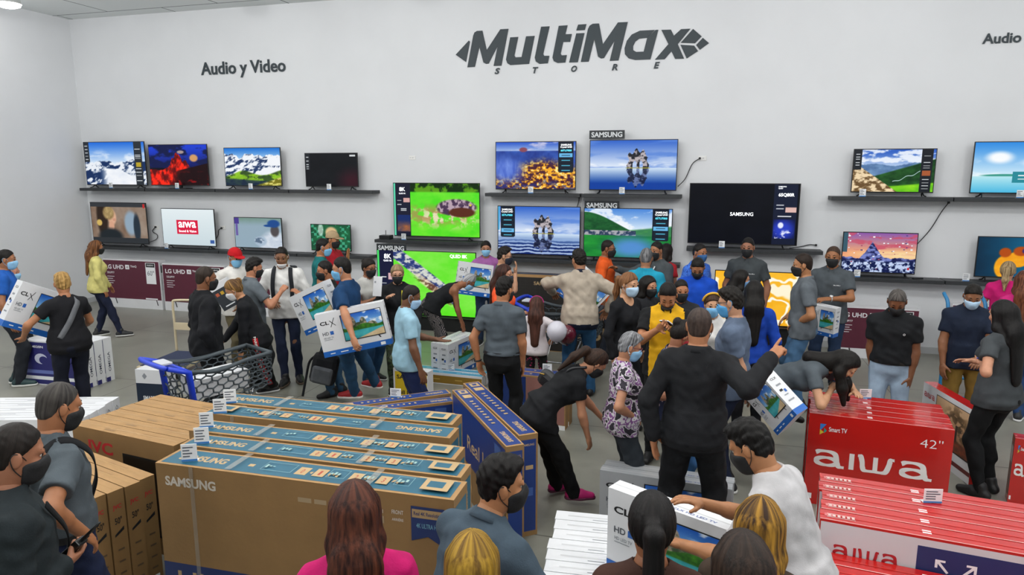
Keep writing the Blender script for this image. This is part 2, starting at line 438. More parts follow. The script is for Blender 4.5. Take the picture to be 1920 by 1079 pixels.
def field_mesh(prims, vox):
    us = [p for p in prims if p[0] == 'u']
    lo = np.min([p[2] for p in us], 0) - 2.6 * vox - .006; hi = np.max([p[3] for p in us], 0) + 2.6 * vox + .006
    n = np.ceil((hi - lo) / vox).astype(int) + 1
    ax = [lo[i] + vox * np.arange(n[i]) for i in range(3)]
    D = np.full(n, .5, np.float64)
    for op, fn, plo, phi, k in prims:
        if plo is not None:
            mg = (k or 0) + 2.5 * vox
            s = [max(0, int((plo[i] - mg - lo[i]) / vox)) for i in range(3)]; e = [min(n[i], int((phi[i] + mg - lo[i]) / vox) + 2) for i in range(3)]
            if any(s[i] >= e[i] for i in range(3)): continue
        else: s = [0, 0, 0]; e = list(n)
        sl = tuple(slice(s[i], e[i]) for i in range(3))
        d = fn(ax[0][sl[0]][:, None, None], ax[1][sl[1]][None, :, None], ax[2][sl[2]][None, None, :])
        if op == 'u': D[sl] = smin(D[sl], d, k)
        elif op == 's': D[sl] = -smin(-D[sl], d, k)
        elif op == 'i': D[sl] = np.maximum(D[sl], d)
        elif op == 'n': D[sl] = D[sl] + d
    return surf_net(D, lo, vox)
CORN = np.array([(i, j, k) for i in (0, 1) for j in (0, 1) for k in (0, 1)])
EDG = [(a, b) for a in range(8) for b in range(a + 1, 8) if np.abs(CORN[a] - CORN[b]).sum() == 1]
def surf_net(D, lo, vox):
    S = (D < 0)
    cnt = np.zeros(np.array(D.shape) - 1, np.int8)
    for c in CORN: cnt += S[c[0]:S.shape[0] - 1 + c[0], c[1]:S.shape[1] - 1 + c[1], c[2]:S.shape[2] - 1 + c[2]]
    I = np.argwhere((cnt > 0) & (cnt < 8))
    if not len(I): return np.zeros((0, 3)), np.zeros((0, 4), int)
    vals = np.stack([D[I[:, 0] + c[0], I[:, 1] + c[1], I[:, 2] + c[2]] for c in CORN], 1)
    acc = np.zeros((len(I), 3)); w = np.zeros(len(I))
    for a, b in EDG:
        va, vb = vals[:, a], vals[:, b]; m = (va < 0) != (vb < 0)
        t = np.where(m, va / np.where(m, va - vb, 1), 0)[:, None]
        acc += np.where(m[:, None], CORN[a] + (CORN[b] - CORN[a]) * t, 0); w += m
    v = lo + (I + acc / w[:, None]) * vox
    idx = np.full(cnt.shape, -1, np.int64); idx[I[:, 0], I[:, 1], I[:, 2]] = np.arange(len(I))
    Q = []
    for axn in range(3):
        o1, o2 = (axn + 1) % 3, (axn + 2) % 3
        A = np.moveaxis(S, axn, 0); ch = np.moveaxis(A[:-1] != A[1:], 0, axn)
        E = np.argwhere(ch); E = E[(E[:, o1] > 0) & (E[:, o2] > 0) & (E[:, o1] < D.shape[o1] - 1) & (E[:, o2] < D.shape[o2] - 1)]
        def g(d1, d2):
            K = E.copy(); K[:, o1] -= d1; K[:, o2] -= d2; return idx[K[:, 0], K[:, 1], K[:, 2]]
        q = np.stack([g(1, 1), g(0, 1), g(0, 0), g(1, 0)], 1)
        ins = S[E[:, 0], E[:, 1], E[:, 2]]
        Q.append(np.where(ins[:, None], q, q[:, ::-1]))
    Q = np.concatenate(Q); Q = Q[(Q >= 0).all(1)]
    return v, Q
def cat(parts):
    vs, fs, n = [], [], 0
    for v, f in parts:
        if len(v) == 0: continue
        vs.append(np.asarray(v, float)); fs.append(np.asarray(f, int) + n); n += len(v)
    return np.concatenate(vs), np.concatenate(fs)
def part(name, vf, m, parent, off):
    v, f = vf
    if len(v) == 0: return None
    return link(name, np_mesh(name, np.asarray(v) - off, f, m), parent)
def rot_about(axis, ang):
    return np.array(Matrix.Rotation(ang, 3, Vector(axis)))
def ball(c, R, rad, nu=12, nv=8):
    v = []; f = []
    for j in range(nv + 1):
        th = pi * j / nv
        for i in range(nu):
            ph = 2 * pi * i / nu
            v.append(np.asarray(c) + R @ (np.array([sin(th) * cos(ph), cos(th), sin(th) * sin(ph)]) * rad))
    for j in range(nv):
        for i in range(nu): f.append((j * nu + i, j * nu + (i + 1) % nu, (j + 1) * nu + (i + 1) % nu, (j + 1) * nu + i))
    return np.array(v), np.array(f)
EYE_M = [mat('eye_white', 'c9beb4', .3), mat('eye_dark', '1c1008', .15)]
LENS = mat('glasses_rim', '15151a', .3)

ST_M = [(-.15, .05, .05, -.005), (-.11, .115, .095, -.01), (-.04, .165, .125, -.012), (.05, .163, .118, -.005), (.15, .15, .108, .005), (.27, .16, .115, .008), (.37, .176, .122, .008), (.44, .172, .105, 0), (.495, .125, .08, -.008), (.535, .075, .062, -.01), (.575, .056, .054, -.005)]
ST_F = [(-.15, .05, .05, -.005), (-.11, .12, .10, -.012), (-.04, .178, .132, -.02), (.05, .165, .115, -.008), (.15, .13, .097, .004), (.27, .138, .105, .008), (.37, .152, .112, .008), (.44, .148, .095, 0), (.495, .108, .072, -.008), (.535, .064, .054, -.01), (.575, .048, .048, -.005)]
def fat_st(st, fat, grow=0.0):
    o = []
    for z, a, b, c in st:
        w = math.exp(-((z - .12) / .14) ** 2)
        o.append((z, a * (1 + .28 * fat * w) + grow, b * (1 + .55 * fat * w) + grow, c + .03 * fat * w))
    return o
PEOPLE = []
def person(label, head, h=1.72, face=0, sex='m', fat=0.0, lean=0, twist=0, hyaw=0, hp=8, hroll=0, drop=0.0,
           L=None, R=None, fL=None, fR=None, sk='a86f4c', hair=('short', '15110f'), mask=None, glasses=None, cap=None,
           top=('tee', '555c64'), pants=('jeans', '2a3550'), shoes=('sneaker', '202022', 'e0e0e0'), stance=.1, group=None,
           pal=None, logo=None, belt=None, drange=None, earr=None, hcap=1.0, beard=False):
    s = h / 1.74; hs = s if h > 1.5 else max(s, .84)
    hx, hy = head
    fem = sex == 'f'
    g0 = at(hx, hy, h - .12) if drange is None else atd(hx, hy, drange)
    v = nz(V(g0[0], g0[1], 0)); rr = np.cross(v, ZZ)
    a = radians(face); f = v * cos(a) + rr * sin(a); r = np.cross(f, ZZ)
    ln = radians(lean)
    def tilt(ff, t):
        r_ = np.cross(ff, ZZ); u = ZZ * cos(t) + ff * sin(t); return np.stack([r_, ff * cos(t) - ZZ * sin(t), u], 1)
    Rp = tilt(f, ln * .45); tw = -radians(twist)
    fc = rot_about(ZZ, tw) @ f; Rc = tilt(fc, ln)
    hf = rot_about(ZZ, tw * .3 - radians(hyaw)) @ f; Rh = tilt(hf, radians(hp))
    if hroll: Rh = rot_about(Rh[:, 1], radians(hroll)) @ Rh
    pel = V(0, 0, .93 * s - drop) - f * (.27 * sin(ln) * s)
    co = pel + Rp[:, 2] * .12 * s
    nb = co + Rc[:, 2] * .44 * s
    hc = nb + nz(Rc[:, 2] + Rh[:, 2] * 1.2) * .135 * s + Rh[:, 1] * .03 * s
    if drange is None:
        g = at(hx, hy, hc[2])
    else:
        g = atd(hx, hy, drange); 
    P = V(g[0] - hc[0], g[1] - hc[1], 0)
    if drange is not None: P[2] = g[2] - hc[2]
    hc = hc + P; nb = nb + P; co = co + P; pel = pel + P
    dist = hypot(hc[0], hc[1])
    vb = min(.017, max(.009, dist * .0021)); vh = min(.0075, max(.0048, dist * .00095)); vd = min(.0062, max(.0042, dist * .0009))
    st = fat_st(ST_F if fem else ST_M, fat)
    st = [(z * s, a_ * s, b_ * s, c_ * s) for z, a_, b_, c_ in st]
    pelst = [q for q in st if q[0] < .2 * s]; cst = [(z - .12 * s, a_, b_, c_) for z, a_, b_, c_ in st if z > .04 * s]
    sw = (.155 if fem else .174) * s
    J = dict(P=P, hc=hc, nb=nb, co=co, pel=pel, Rc=Rc, Rp=Rp, Rh=Rh, f=f, r=r, s=s, dist=dist)
    # ---- arms
    def target(t, S, side):
        if t is None: return S + (r * side * .075 + f * .05) * s - ZZ * .515 * s
        if t[0] == 'px':
            d = hypot(P[0], P[1]) + t[3]; return atd(t[1], t[2], d)
        return P + (r * t[1] + f * t[2] + ZZ * t[3]) * s
    arms = {}
    for side, t in ((-1, L), (1, R)):
        S = co + Rc @ (V(side * sw, 0, .334 * s))
        o = {}
        if t is not None and isinstance(t[-1], dict): o = t[-1]; t = t[:-1]
        if t is not None and len(t) == 0: t = None
        T = target(t, S, side); l1, l2 = .288 * s, .252 * s
        dv = T - S; Ln = min(np.linalg.norm(dv), (l1 + l2) * .992); Ln = max(Ln, .12 * s); e = nz(dv); W = S + e * Ln
        aa = (l1 * l1 - l2 * l2 + Ln * Ln) / (2 * Ln); hh = sqrt(max(0, l1 * l1 - aa * aa))
        hint = o.get('hint'); hint = (r * hint[0] + f * hint[1] + ZZ * hint[2]) if hint else (r * side * .7 - f * .5 - ZZ * .7)
        hv = hint - e * (hint @ e); El = S + e * aa + nz(hv) * hh
        d = nz(W - El)
        hd = o.get('dir'); d2 = nz(r * hd[0] + f * hd[1] + ZZ * hd[2]) if hd else d
        pn = o.get('palm'); pn = (r * pn[0] + f * pn[1] + ZZ * pn[2]) if pn else (-r * side if t is None else -ZZ * .9 - r * side * .4)
        pn = nz(pn - d2 * (pn @ d2)); th = np.cross(d2, pn) * side
        arms[side] = dict(S=S, E=El, W=W, d=d2, n=pn, t=th, pose=o.get('pose', 'relax'))
    J['arms'] = arms
    # ---- legs
    legs = {}
    for side, t in ((-1, fL), (1, fR)):
        H = pel + Rp @ V(side * .09 * s, 0, -.03 * s)
        if t is None: A = P + r * side * stance * s + f * (.0 + (-.03 if side < 0 else .03)) * s
        elif t[0] == 'px': A = at(t[1], t[2], 0) ; A[2] = P[2]
        else: A = P + (r * t[1] + f * t[2]) * s
        lift = t[3] if (t is not None and t[0] != 'px' and len(t) > 3) else 0
        A = A + ZZ * (.085 * s + lift); l1 = l2 = .425 * s
        dv = A - H; Ln = np.linalg.norm(dv)
        if Ln > (l1 + l2) * .998:
            e = nz(dv); Ln = (l1 + l2) * .998; 
            A2 = H + e * Ln; A = V(A2[0], A2[1], max(A2[2], .085 * s + P[2]))
            dv = A - H; Ln = min(np.linalg.norm(dv), (l1 + l2) * .999)
        e = nz(dv); aa = Ln / 2; hh = sqrt(max(0, l1 * l1 - aa * aa))
        hv = f - e * (f @ e); K = H + e * aa + nz(hv + r * side * .1) * hh
        fd = nz(f + r * side * .22)
        legs[side] = dict(H=H, K=K, A=A, fd=fd)
    J['legs'] = legs
    # ---- body
    B = [lathe(pel, Rp, pelst, .05), lathe(co, Rc, cst, .05 * s)]
    for side in (-1, 1):
        m = arms[side]; sc = (.9 if fem else 1.0) * s * (1 + .12 * fat)
        B.append(cone(co + Rc @ V(side * .08 * s, -.005, .362 * s), m['S'], .052 * s, .056 * sc, .05))
        B.append(cone(m['S'], m['E'], .052 * sc, .04 * sc, .03)); B.append(cone(m['E'], m['W'] + m['d'] * .01, .041 * sc, .027 * sc, .02))
        B.append(cone(m['E'] + (m['W'] - m['E']) * .1, m['E'] + (m['W'] - m['E']) * .4, .042 * sc, .039 * sc, .02))
        q = legs[side]
        B.append(cone(q['H'], q['K'], .085 * sc, .054 * sc, .04)); B.append(cone(q['K'], q['A'], .053 * sc, .037 * sc, .03))
        B.append(cone(q['K'] + (q['A'] - q['K']) * .15 - q['fd'] * .015, q['K'] + (q['A'] - q['K']) * .45 - q['fd'] * .012, .046 * sc, .042 * sc, .02))
        B.append(cone(q['A'] - ZZ * .035 * s, q['A'] + q['fd'] * .12 * s - ZZ * .05 * s, .03 * s, .026 * s, .02))
        if fem: B.append(ell(co + Rc @ V(side * .07 * s, .09 * s, .215 * s), Rc, V(.07, .06, .068) * s, .03))
    B.append(cone(nb - Rc[:, 2] * .05 * s, hc + Rh @ V(0, -.025, -.04) * hs, .058 * s * (.9 if fem else 1), .05 * s * (.9 if fem else 1), .03))
    bodies = [field_mesh(B, vb)]
    def hp_(x, y, z): return hc + Rh @ (V(x, y, z) * hs)
    hw = hs * (.96 if fem else 1)
    Hd = [ell(hp_(0, -.008, .03), Rh, V(.074, .090, .086) * hs, .02), ell(hp_(0, .02, -.045), Rh, V(.06, .07, .074) * hw, .04),
          ell(hp_(0, .055, -.093), Rh, V(.032, .032, .022) * hw, .03), ell(hp_(0, -.01, -.055), Rh, V(.058, .055, .055) * hw, .03),
          cone(hp_(-.034, .07, .026), hp_(.034, .07, .026), .014 * hs, .014 * hs, .02)]
    base_head = list(Hd)
    skull = Hd[0]
    for sd in (-1, 1):
        Hd.append(minus(ell(hp_(sd * .031, .095, .006), Rh, V(.0155, .015, .0085) * hs), .01)); Hd.append(ell(hp_(sd * .031, .079, .0185), Rh, V(.017, .012, .0075) * hs, .01))
        Hd.append(ell(hp_(sd * .036, .065, -.03), Rh, V(.024, .022, .02) * hs, .02))
        Hd.append(ell(hp_(sd * .077, -.008, -.006), rot_about(Rh[:, 2], -sd * .35) @ Rh, V(.010, .021, .032) * hs, .008))
    Hd += [cone(hp_(0, .085, .012), hp_(0, .102, -.026), .008 * hs, .013 * hs, .014), cone(hp_(-.012, .092, -.03), hp_(.012, .092, -.03), .009 * hs, .009 * hs, .008),
           ell(hp_(0, .082, -.058), Rh, V(.024, .012, .006) * hs, .006), ell(hp_(0, .080, -.070), Rh, V(.021, .012, .007) * hs, .006)]
    Hd.append(cone(nb - Rc[:, 2] * .0 * s, hc + Rh @ V(0, -.025, -.04) * hs, .056 * s * (.9 if fem else 1), .05 * s * (.9 if fem else 1), .03))
    bodies.append(field_mesh(Hd, vh))
    # ---- hands
    for side in (-1, 1):
        m = arms[side]; W, d, n, t = m['W'], m['d'], m['n'], m['t']; q = s * (.9 if fem else 1); pose = m['pose']
        Rm = np.stack([t, d, n], 1)
        G = [cone(W - d * .03 * q, W + d * .015 * q, .026 * q, .026 * q, .02, n, .8), ell(W + d * .048 * q, Rm, V(.041, .052, .017) * q, .02)]
        curl0 = {'relax': .32, 'grip': .75, 'flat': .1, 'point': 1.3, 'fist': 1.35}[pose]
        for i, (bt, ln_) in enumerate(((.029, .074), (.010, .083), (-.010, .077), (-.028, .06))):
            c = curl0 * (1 + .15 * i if pose == 'relax' else 1); c = .05 if (pose == 'point' and i == 0) else c
            p = W + (d * (.086 - .004 * abs(i - 1)) + t * bt) * q; dd = nz(d + t * bt * 2.2); ang = c * .6
            for j, fr in enumerate((.45, .32, .23)):
                cd = dd * cos(ang) + n * sin(ang); p2 = p + cd * ln_ * fr * q
                G.append(cone(p, p2, (.0098 - .0009 * j) * q, (.0092 - .0009 * j) * q, .004)); p = p2; ang += c * .8
        p = W + (d * .02 + t * .028 + n * .006) * q; dd = nz(d * .75 + t * .75 + n * .35)
        if pose in ('grip', 'fist', 'point'): dd = nz(d * .7 + t * .3 + n * .75)
        p2 = p + dd * .042 * q; p3 = p2 + nz(dd + d * .5 + n * .1) * .034 * q
        G += [cone(p, p2, .0135 * q, .011 * q, .014), cone(p2, p3, .0105 * q, .0085 * q, .004)]
        bodies.append(field_mesh(G, vd))
    me = np_mesh('person', cat(bodies)[0] - P, cat(bodies)[1], skin(sk))
    root = link('person', me); root.location = P
    tag(root, label, 'person', group)
    J['root'] = root
    # ---- eyes and brows
    for sd in (-1, 1):
        e = ball(hp_(sd * .031, .0755, .006), Rh, .0125 * hs)
        fy = (e[1] // 12).min(1) <= 2
        o = link('eye', np_mesh('eye', e[0] - P, e[1], EYE_M, mi=fy.astype(int)), root)
        bw = tube(bez([hp_(sd * .014, .0855, .029), hp_(sd * .03, .0845, .035), hp_(sd * .049, .0715, .030)], 3), [.003 * hs, .004 * hs, .0045 * hs, .0045 * hs, .004 * hs, .0035 * hs, .002 * hs], 5)
        b = link('eyebrow', py_mesh('eyebrow', [q - P for q in bw[0]], bw[1], hairm('15110f' if hair[0] != 'none' else '1c1512'), True), root)
    # ---- mask
    if mask:
        kind = mask[1] if len(mask) > 1 else 'surgical'
        infl = .008
        Mk = [ell(hp_(0, .022, -.047), Rh, (V(.06, .07, .074)) * hw + infl, .03), ell(hp_(0, .055, -.093), Rh, V(.032, .032, .022) * hw + infl, .03),
              cone(hp_(0, .086, .002), hp_(0, .102, -.03), .012, .018, .035), ell(hp_(0, .07, -.055), Rh, V(.042, .043, .05) * hs, .03)]
        for sd in (-1, 1): Mk.append(ell(hp_(sd * .036, .06, -.03), Rh, V(.026, .026, .022) * hs + infl * .6, .02))
        zt = -.062 if kind == 'chin' else -.004
        Mk += [plane(hp_(0, .1, zt), Rh @ V(0, -.28, 1)), plane(hp_(0, .0, -.122), -Rh[:, 2]), plane(hp_(0, .012, 0), Rh @ V(0, -1, -.12))]
        mv = field_mesh(Mk, vh)
        loops = []
        for sd in (-1, 1):
            tv, tf = tube(bez([hp_(sd * .064, .03, -.012), hp_(sd * .076, .01, .01), hp_(sd * .083, -.018, .024), hp_(sd * .085, -.03, .002), hp_(sd * .077, -.012, -.04), hp_(sd * .062, .02, -.075)], 3), .0021, 4)
            loops.append((np.array(tv), np.array([q for q in tf if len(q) == 4])))
        part('face_mask', cat([mv] + loops), mat('mask_' + mask[0], mask[0], .75, var=.06, bump=.15, bscale=150), root, P)
    if glasses:
        gb = MB()
        for sd in (-1, 1):
            ring = [hp_(sd * (.033 + .025 * cos(w)), .104 - .006 * abs(cos(w)) , .006 + .018 * sin(w)) - P for w in np.linspace(0, 2 * pi, 15)[:-1]]
            gb.tube(ring, .0022, 5, closed=True)
            gb.tube([hp_(sd * .058, .098, .012) - P, hp_(sd * .078, .05, .014) - P, hp_(sd * .083, -.01, .012) - P], .002, 5)
        gb.tube([hp_(-.009, .104, .01) - P, hp_(.009, .104, .01) - P], .002, 5)
        gb.build('glasses', mat('rim_' + glasses, glasses, .3), root)
    if beard:
        Bd = [ell(hp_(0, .02, -.047), Rh, V(.06, .07, .074) * hw + .004, .03), ell(hp_(0, .055, -.093), Rh, V(.032, .032, .022) * hw + .005, .03), plane(hp_(0, .0, -.015), Rh @ V(0, .25, 1)), plane(hp_(0, -.012, 0), Rh @ V(0, -1, 0)), plane(hp_(0, 0, -.118), -Rh[:, 2]), waves(.001, 5, 200, 300)]
        part('beard', field_mesh(Bd, vh), hairm('1a1411'), root, P)
    # ---- hair
    hk = hair[0]; hm = hairm(*hair[1:3]) if len(hair) > 2 and hair[2] else hairm(hair[1])
    hl = hair[3] if len(hair) > 3 else .3
    long_ = hk in ('long', 'pony', 'bun', 'hang', 'bob')
    if hk != 'none':
        inf = 0
        infv = {'buzz': (.0035, .0035, .004), 'short': (.004, .006, .011), 'thick': (.005, .008, .016), 'curly': (.01, .012, .018)}.get(hk, (.009, .01, .011))
        Hr = [ell(hp_(0, -.010, .032), Rh, V(.074, .090, .086) * hs + V(*infv), .02)]
        if hk in ('thick', 'curly'): Hr.append(ell(hp_(0, .022, .092), Rh, V(.062, .076, .034) * hs, .03))
        if not long_: Hr.append(ell(hp_(0, -.046, -.03), Rh, V(.058, .046, .05) * hs, .03))
        if long_: Hr.append(ell(hp_(0, -.03, .0), Rh, V(.08, .085, .09) * hs, .03))
        sl_ = 1.0 if long_ else 1.25
        Hr.append(plane(hp_(0, 0, -.010 if long_ else -.003), Rh @ V(0, 1.12 if long_ else 1.2, -1)))
        Hr.append(plane(hp_(0, .086, .0), Rh @ V(0, 1, -.12)))
        Hr.append(plane(hp_(0, 0, -.075), -Rh[:, 2]))
        if hk not in ('curly', 'buzz', 'short', 'thick'): Hr.append(strands(.0022, hc, Rh, 30, int(hx)))
        else: Hr.append(waves({'curly': .005, 'buzz': .0005, 'thick': .003}.get(hk, .0012), int(hx), 130, 260))
        if hk in ('long', 'bob'):
            Lh = hl
            p2 = nb - Rc[:, 1] * .105 * s - Rc[:, 2] * .02; p3 = p2 - Rc[:, 2] * Lh - Rc[:, 1] * .035
            bk = Rc[:, 1]
            if hk == 'bob': Hr += [cone(hp_(0, -.05, .01), hp_(0, -.06, -.11), .078 * hs, .07 * hs, .03)]
            else:
                Hr += [cone(hp_(0, -.05, .01), hp_(0, -.075, -.10), .078 * hs, .078 * hs, .03), cone(hp_(0, -.075, -.10), p2, .078 * hs, .085 * hs, .04, bk, .6), cone(p2, p3, .09 * hs, .055 * hs, .04, bk, .42)]
            for sd in (-1, 1):
                Hr.append(cone(hp_(sd * .068, .012, .03), hp_(sd * .078, .0, -.11), .026 * hs, .03 * hs, .03))
                if hk == 'long': Hr.append(cone(hp_(sd * .078, .0, -.11), p2 + Rc @ V(sd * .065, .03, -.06), .03 * hs, .035 * hs, .03))
        if hk == 'hang':
            for sd in (-1, 1):
                q0 = hp_(sd * .07, .0, .02); q1 = hp_(sd * .085, .02, -.06); q2 = q1 - ZZ * hl * .5 + f * .03; q3 = q1 - ZZ * hl + f * .05
                Hr += [cone(q0, q1, .035, .042, .03), cone(q1, q2, .042, .04, .03), cone(q2, q3, .04, .018, .03)]
            Hr += [cone(hp_(0, -.06, .0), hp_(0, -.09, -.1), .078, .075, .03), cone(hp_(0, -.09, -.1), nb - Rc[:, 1] * .11 - Rc[:, 2] * .12, .075, .06, .03)]
        if hk == 'pony':
            bx = hp_(0, -.105, .035); b1 = hp_(0, -.15, .01); b2 = b1 - ZZ * hl * .5 - Rc[:, 1] * .03; b3 = b1 - ZZ * hl * .6 - Rc[:, 1] * .01 - Rc[:, 2] * hl * .4
            b0 = nb - Rc[:, 1] * .13
            b2 = np.where([(b2 - b0) @ Rc[:, 1] > 0] * 3, b2 - Rc[:, 1] * ((b2 - b0) @ Rc[:, 1]), b2); b3 = np.where([(b3 - b0) @ Rc[:, 1] > 0] * 3, b3 - Rc[:, 1] * ((b3 - b0) @ Rc[:, 1]), b3)
            Hr += [cone(bx, b1, .024, .032, .015), cone(b1, b2, .034, .036, .02), cone(b2, b3, .036, .012, .02)]
        if hk == 'bun': Hr.append(ell(hp_(0, -.11, .06), Rh, V(.042, .036, .042) * hs, .015))
        hv, hf_ = field_mesh(Hr, vh)
        if len(hv):
            ho = part('hair', (hv, hf_), hm, root, P); lx = (hv - hc) @ Rh; rho = np.minimum(np.hypot(lx[:, 0], lx[:, 1] + .01) + 1e-4, .085)
            st_a = np.stack([lx[:, 0] / rho, (lx[:, 1] + .01) / rho, lx[:, 2] * .6], 1) + (hx % 17)
            av = ho.data.attributes.new('strand', 'FLOAT_VECTOR', 'POINT'); av.data.foreach_set('vector', st_a.astype(np.float32).ravel())
        if hk == 'pony': 
            tb = tube([bx + (Rh[:, 0] * cos(w) + nz(Rh[:, 2] + Rh[:, 1] * .6) * sin(w)) * .027 for w in np.linspace(0, 2 * pi, 13)[:-1]], .006, 6, True)
            link('hair_tie', py_mesh('hair_tie', [q - P for q in tb[0]], tb[1], fabric('d84a70' if len(hair) > 4 else '222222'), True), root)
    if cap:
        Cp = [ell(hp_(0, -.010, .036), Rh, V(.074, .091, .088) * hs + .016, .02), plane(hp_(0, 0, .032), Rh @ V(0, .12, -1))]
        cv = field_mesh(Cp, vh)
        Bm = [ell(hp_(0, .10, .04), Rh, V(.072, .085, .011) * hs, .01), plane(hp_(0, .07, 0), -Rh[:, 1])]
        part('cap', cat([cv, field_mesh(Bm, vh * .8)]), fabric(cap), root, P)
    # ---- top
    kind = top[0]; tm = top[1] if not isinstance(top[1], str) else fabric(top[1])
    gr = {'jacket': .026, 'tee': .018, 'polo': .016, 'long': .018, 'shirt': .02, 'tank': .010, 'fit': .009, 'fitlong': .009}[kind] * s
    tuck = belt is not None
    hem = .045 if tuck else (-.10 if kind not in ('fit', 'tank') else -.06)
    T = [lathe(co, Rc, cst, .05, gr)]
    plo = [q for q in pelst if q[0] >= (min(hem, 0) - .06) * s]
    T.append(lathe(pel, Rp, plo, .06, gr + (.0 if tuck else .006)))
    sl_full = kind in ('jacket', 'long', 'shirt', 'fitlong')
    for side in (-1, 1):
        m = arms[side]; sc = (.9 if fem else 1.0) * s * (1 + .12 * fat); S, E, W = m['S'], m['E'], m['W']
        if kind != 'tank':
            T.append(cone(co + Rc @ V(side * .08 * s, -.005, .362 * s), S, .05 * s + gr, .055 * sc + gr, .05))
            if sl_full:
                T += [cone(S, E, .052 * sc + gr, .043 * sc + gr, .03), cone(E, W - (W - E) * .04, .043 * sc + gr, .031 * sc + gr * .8, .02)]
            else:
                T.append(sleeve(S, E, .66 if not fem else .52, .052 * sc + gr, .053 * sc + gr * .9))
        if fem: T.append(ell(co + Rc @ V(side * .07 * s, .09 * s, .215 * s), Rc, V(.07, .06, .068) * s + gr * .7, .05))
    T = [q for q in T if q[0] != 'x']
    if not tuck:
        for side in (-1, 1):
            q = legs[side]; T.append(cone(q['H'], q['H'] + (q['K'] - q['H']) * .3, .098 * s + .016, .092 * s + .018, .05))
    T.append(waves({'jacket': .006, 'tee': .0034, 'shirt': .004}.get(kind, .0042) * s, int(hx * 3 + hy)))
    T.append(plane(pel + Rp[:, 2] * hem * s, -Rp[:, 2]))
    collar = kind in ('polo', 'shirt', 'jacket')
    T.append(minus(cone(nb - Rc[:, 2] * .005 * s, nb + Rc[:, 2] * .14 * s + Rc[:, 1] * .02, .064 * s, .085 * s), .006))
    if kind in ('tank', 'fit', 'fitlong') and fem: T.append(minus(ell(nb + Rc @ V(0, .07, -.01) * s, Rc, V(.08, .08, .085) * s), .006))
    if kind == 'tank':
        for side in (-1, 1): T.append(minus(ell(arms[side]['S'] + Rc @ V(side * .015, 0, .0) * s, Rc, V(.05, .09, .1) * s), .006))
    tv = [field_mesh(T, vb * .92)]
    sv, sf = cat(tv)
    if len(top) > 3:
        cen = sv[sf].mean(1); xc = ((np.abs((cen - co) @ Rc[:, 0]) > .15 * s) & bool(top[3])).astype(int)
        if len(top) > 4: xc = np.where(((cen - pel) @ Rp[:, 2] < (hem + .065) * s) & (np.abs((cen - pel) @ Rp[:, 0]) < .24 * s), 1, xc)
        link('shirt', np_mesh('shirt', sv - P, sf, [tm, fabric(top[3] or top[4])], mi=xc), root)
    else: part('jacket' if kind == 'jacket' else 'shirt', (sv, sf), tm, root, P)
    if collar:
        na = nz(Rc[:, 2] + Rc[:, 1] * .18); cb = nb + Rc @ V(0, -.004, -.022) * s
        e1 = nz(Rc[:, 0]); e2_ = np.cross(na, e1); cvv = []; cf = []; N = 28
        for i in range(N + 1):
            w = pi / 2 + radians(16) + (2 * pi - radians(32)) * i / N; dr = e1 * cos(w) + e2_ * sin(w); fr = max(0, sin(w))
            for (ra, z_) in ((.068, .0), (.069, .034 - .016 * fr), (.074, .036 - .016 * fr), (.088 + .012 * fr, -.006 - .02 * fr), (.084 + .012 * fr, -.008 - .02 * fr)):
                cvv.append(cb + dr * ra * s * (1.0 if not fem else .92) + na * z_ * s - P)
        for i in range(N):
            for j in range(4): cf.append((i * 5 + j, (i + 1) * 5 + j, (i + 1) * 5 + j + 1, i * 5 + j + 1))
        link('collar', py_mesh('collar', cvv, cf, tm if len(top) < 3 or not isinstance(top[2], str) else fabric(top[2]), True), root)
    # ---- trousers
    pk, pc = pants[0], pants[1]; pm = pc if not isinstance(pc, str) else fabric(pc)
    rad = {'jeans': (.098, .068, .056), 'skinny': (.092, .06, .045), 'loose': (.102, .078, .068), 'shorts': (.1, .085, .06), 'capri': (.095, .07, .06), 'skirt': (.11, .11, .1)}[pk]
    if fem and pk != 'skinny': rad = tuple(q * .96 for q in rad)
    k_ = s * (1 + .12 * fat)
    Tr = [lathe(pel, Rp, pelst, .05, .02 * s)]
    for side in (-1, 1):
        q = legs[side]; K, A = q['K'], q['A']
        end = A - ZZ * .03 * s
        if pk == 'shorts': Tr.append(cone(q['H'], q['H'] + (K - q['H']) * .86, rad[0] * k_, rad[1] * k_, .03))
        else:
            Tr += [cone(q['H'], K, rad[0] * k_, rad[1] * k_, .03)]
            Tr += [cone(K + (A - K) * .15 - q['fd'] * .015, K + (A - K) * .45 - q['fd'] * .012, .05 * k_ + .016, .046 * k_ + .014, .03)]
            Tr += [cone(K, end if pk != 'capri' else K + (A - K) * .5, rad[1] * k_, rad[2] * k_, .025)]
    Tr.append(waves(.0045 * s, int(hx + hy * 2), 30, 80))
    Tr.append(plane(pel + Rp[:, 2] * .085 * s, Rp[:, 2])); Tr.append(plane(P + ZZ * .035 * s, -ZZ))
    part('shorts' if pk == 'shorts' else 'trousers', field_mesh(Tr, vb), pm, root, P)
    if belt:
        bz = .062; ba = np.interp(bz * s, [q[0] for q in st], [q[1] for q in st]) + .03 * s; bb = np.interp(bz * s, [q[0] for q in st], [q[2] for q in st]) + .03 * s
        ring = [pel + Rp @ V(ba * cos(w), bb * sin(w) - .004, bz * s) - P for w in np.linspace(0, 2 * pi, 33)[:-1]]
        bv = []; bf = []
        for p_ in ring: bv += [p_ - Rp[:, 2] * .018 * s, p_ + Rp[:, 2] * .018 * s]
        n_ = len(ring)
        for i in range(n_): bf.append((2 * i, 2 * ((i + 1) % n_), 2 * ((i + 1) % n_) + 1, 2 * i + 1))
        link('belt', py_mesh('belt', bv, bf, mat('leather_' + belt, belt, .45), True), root)
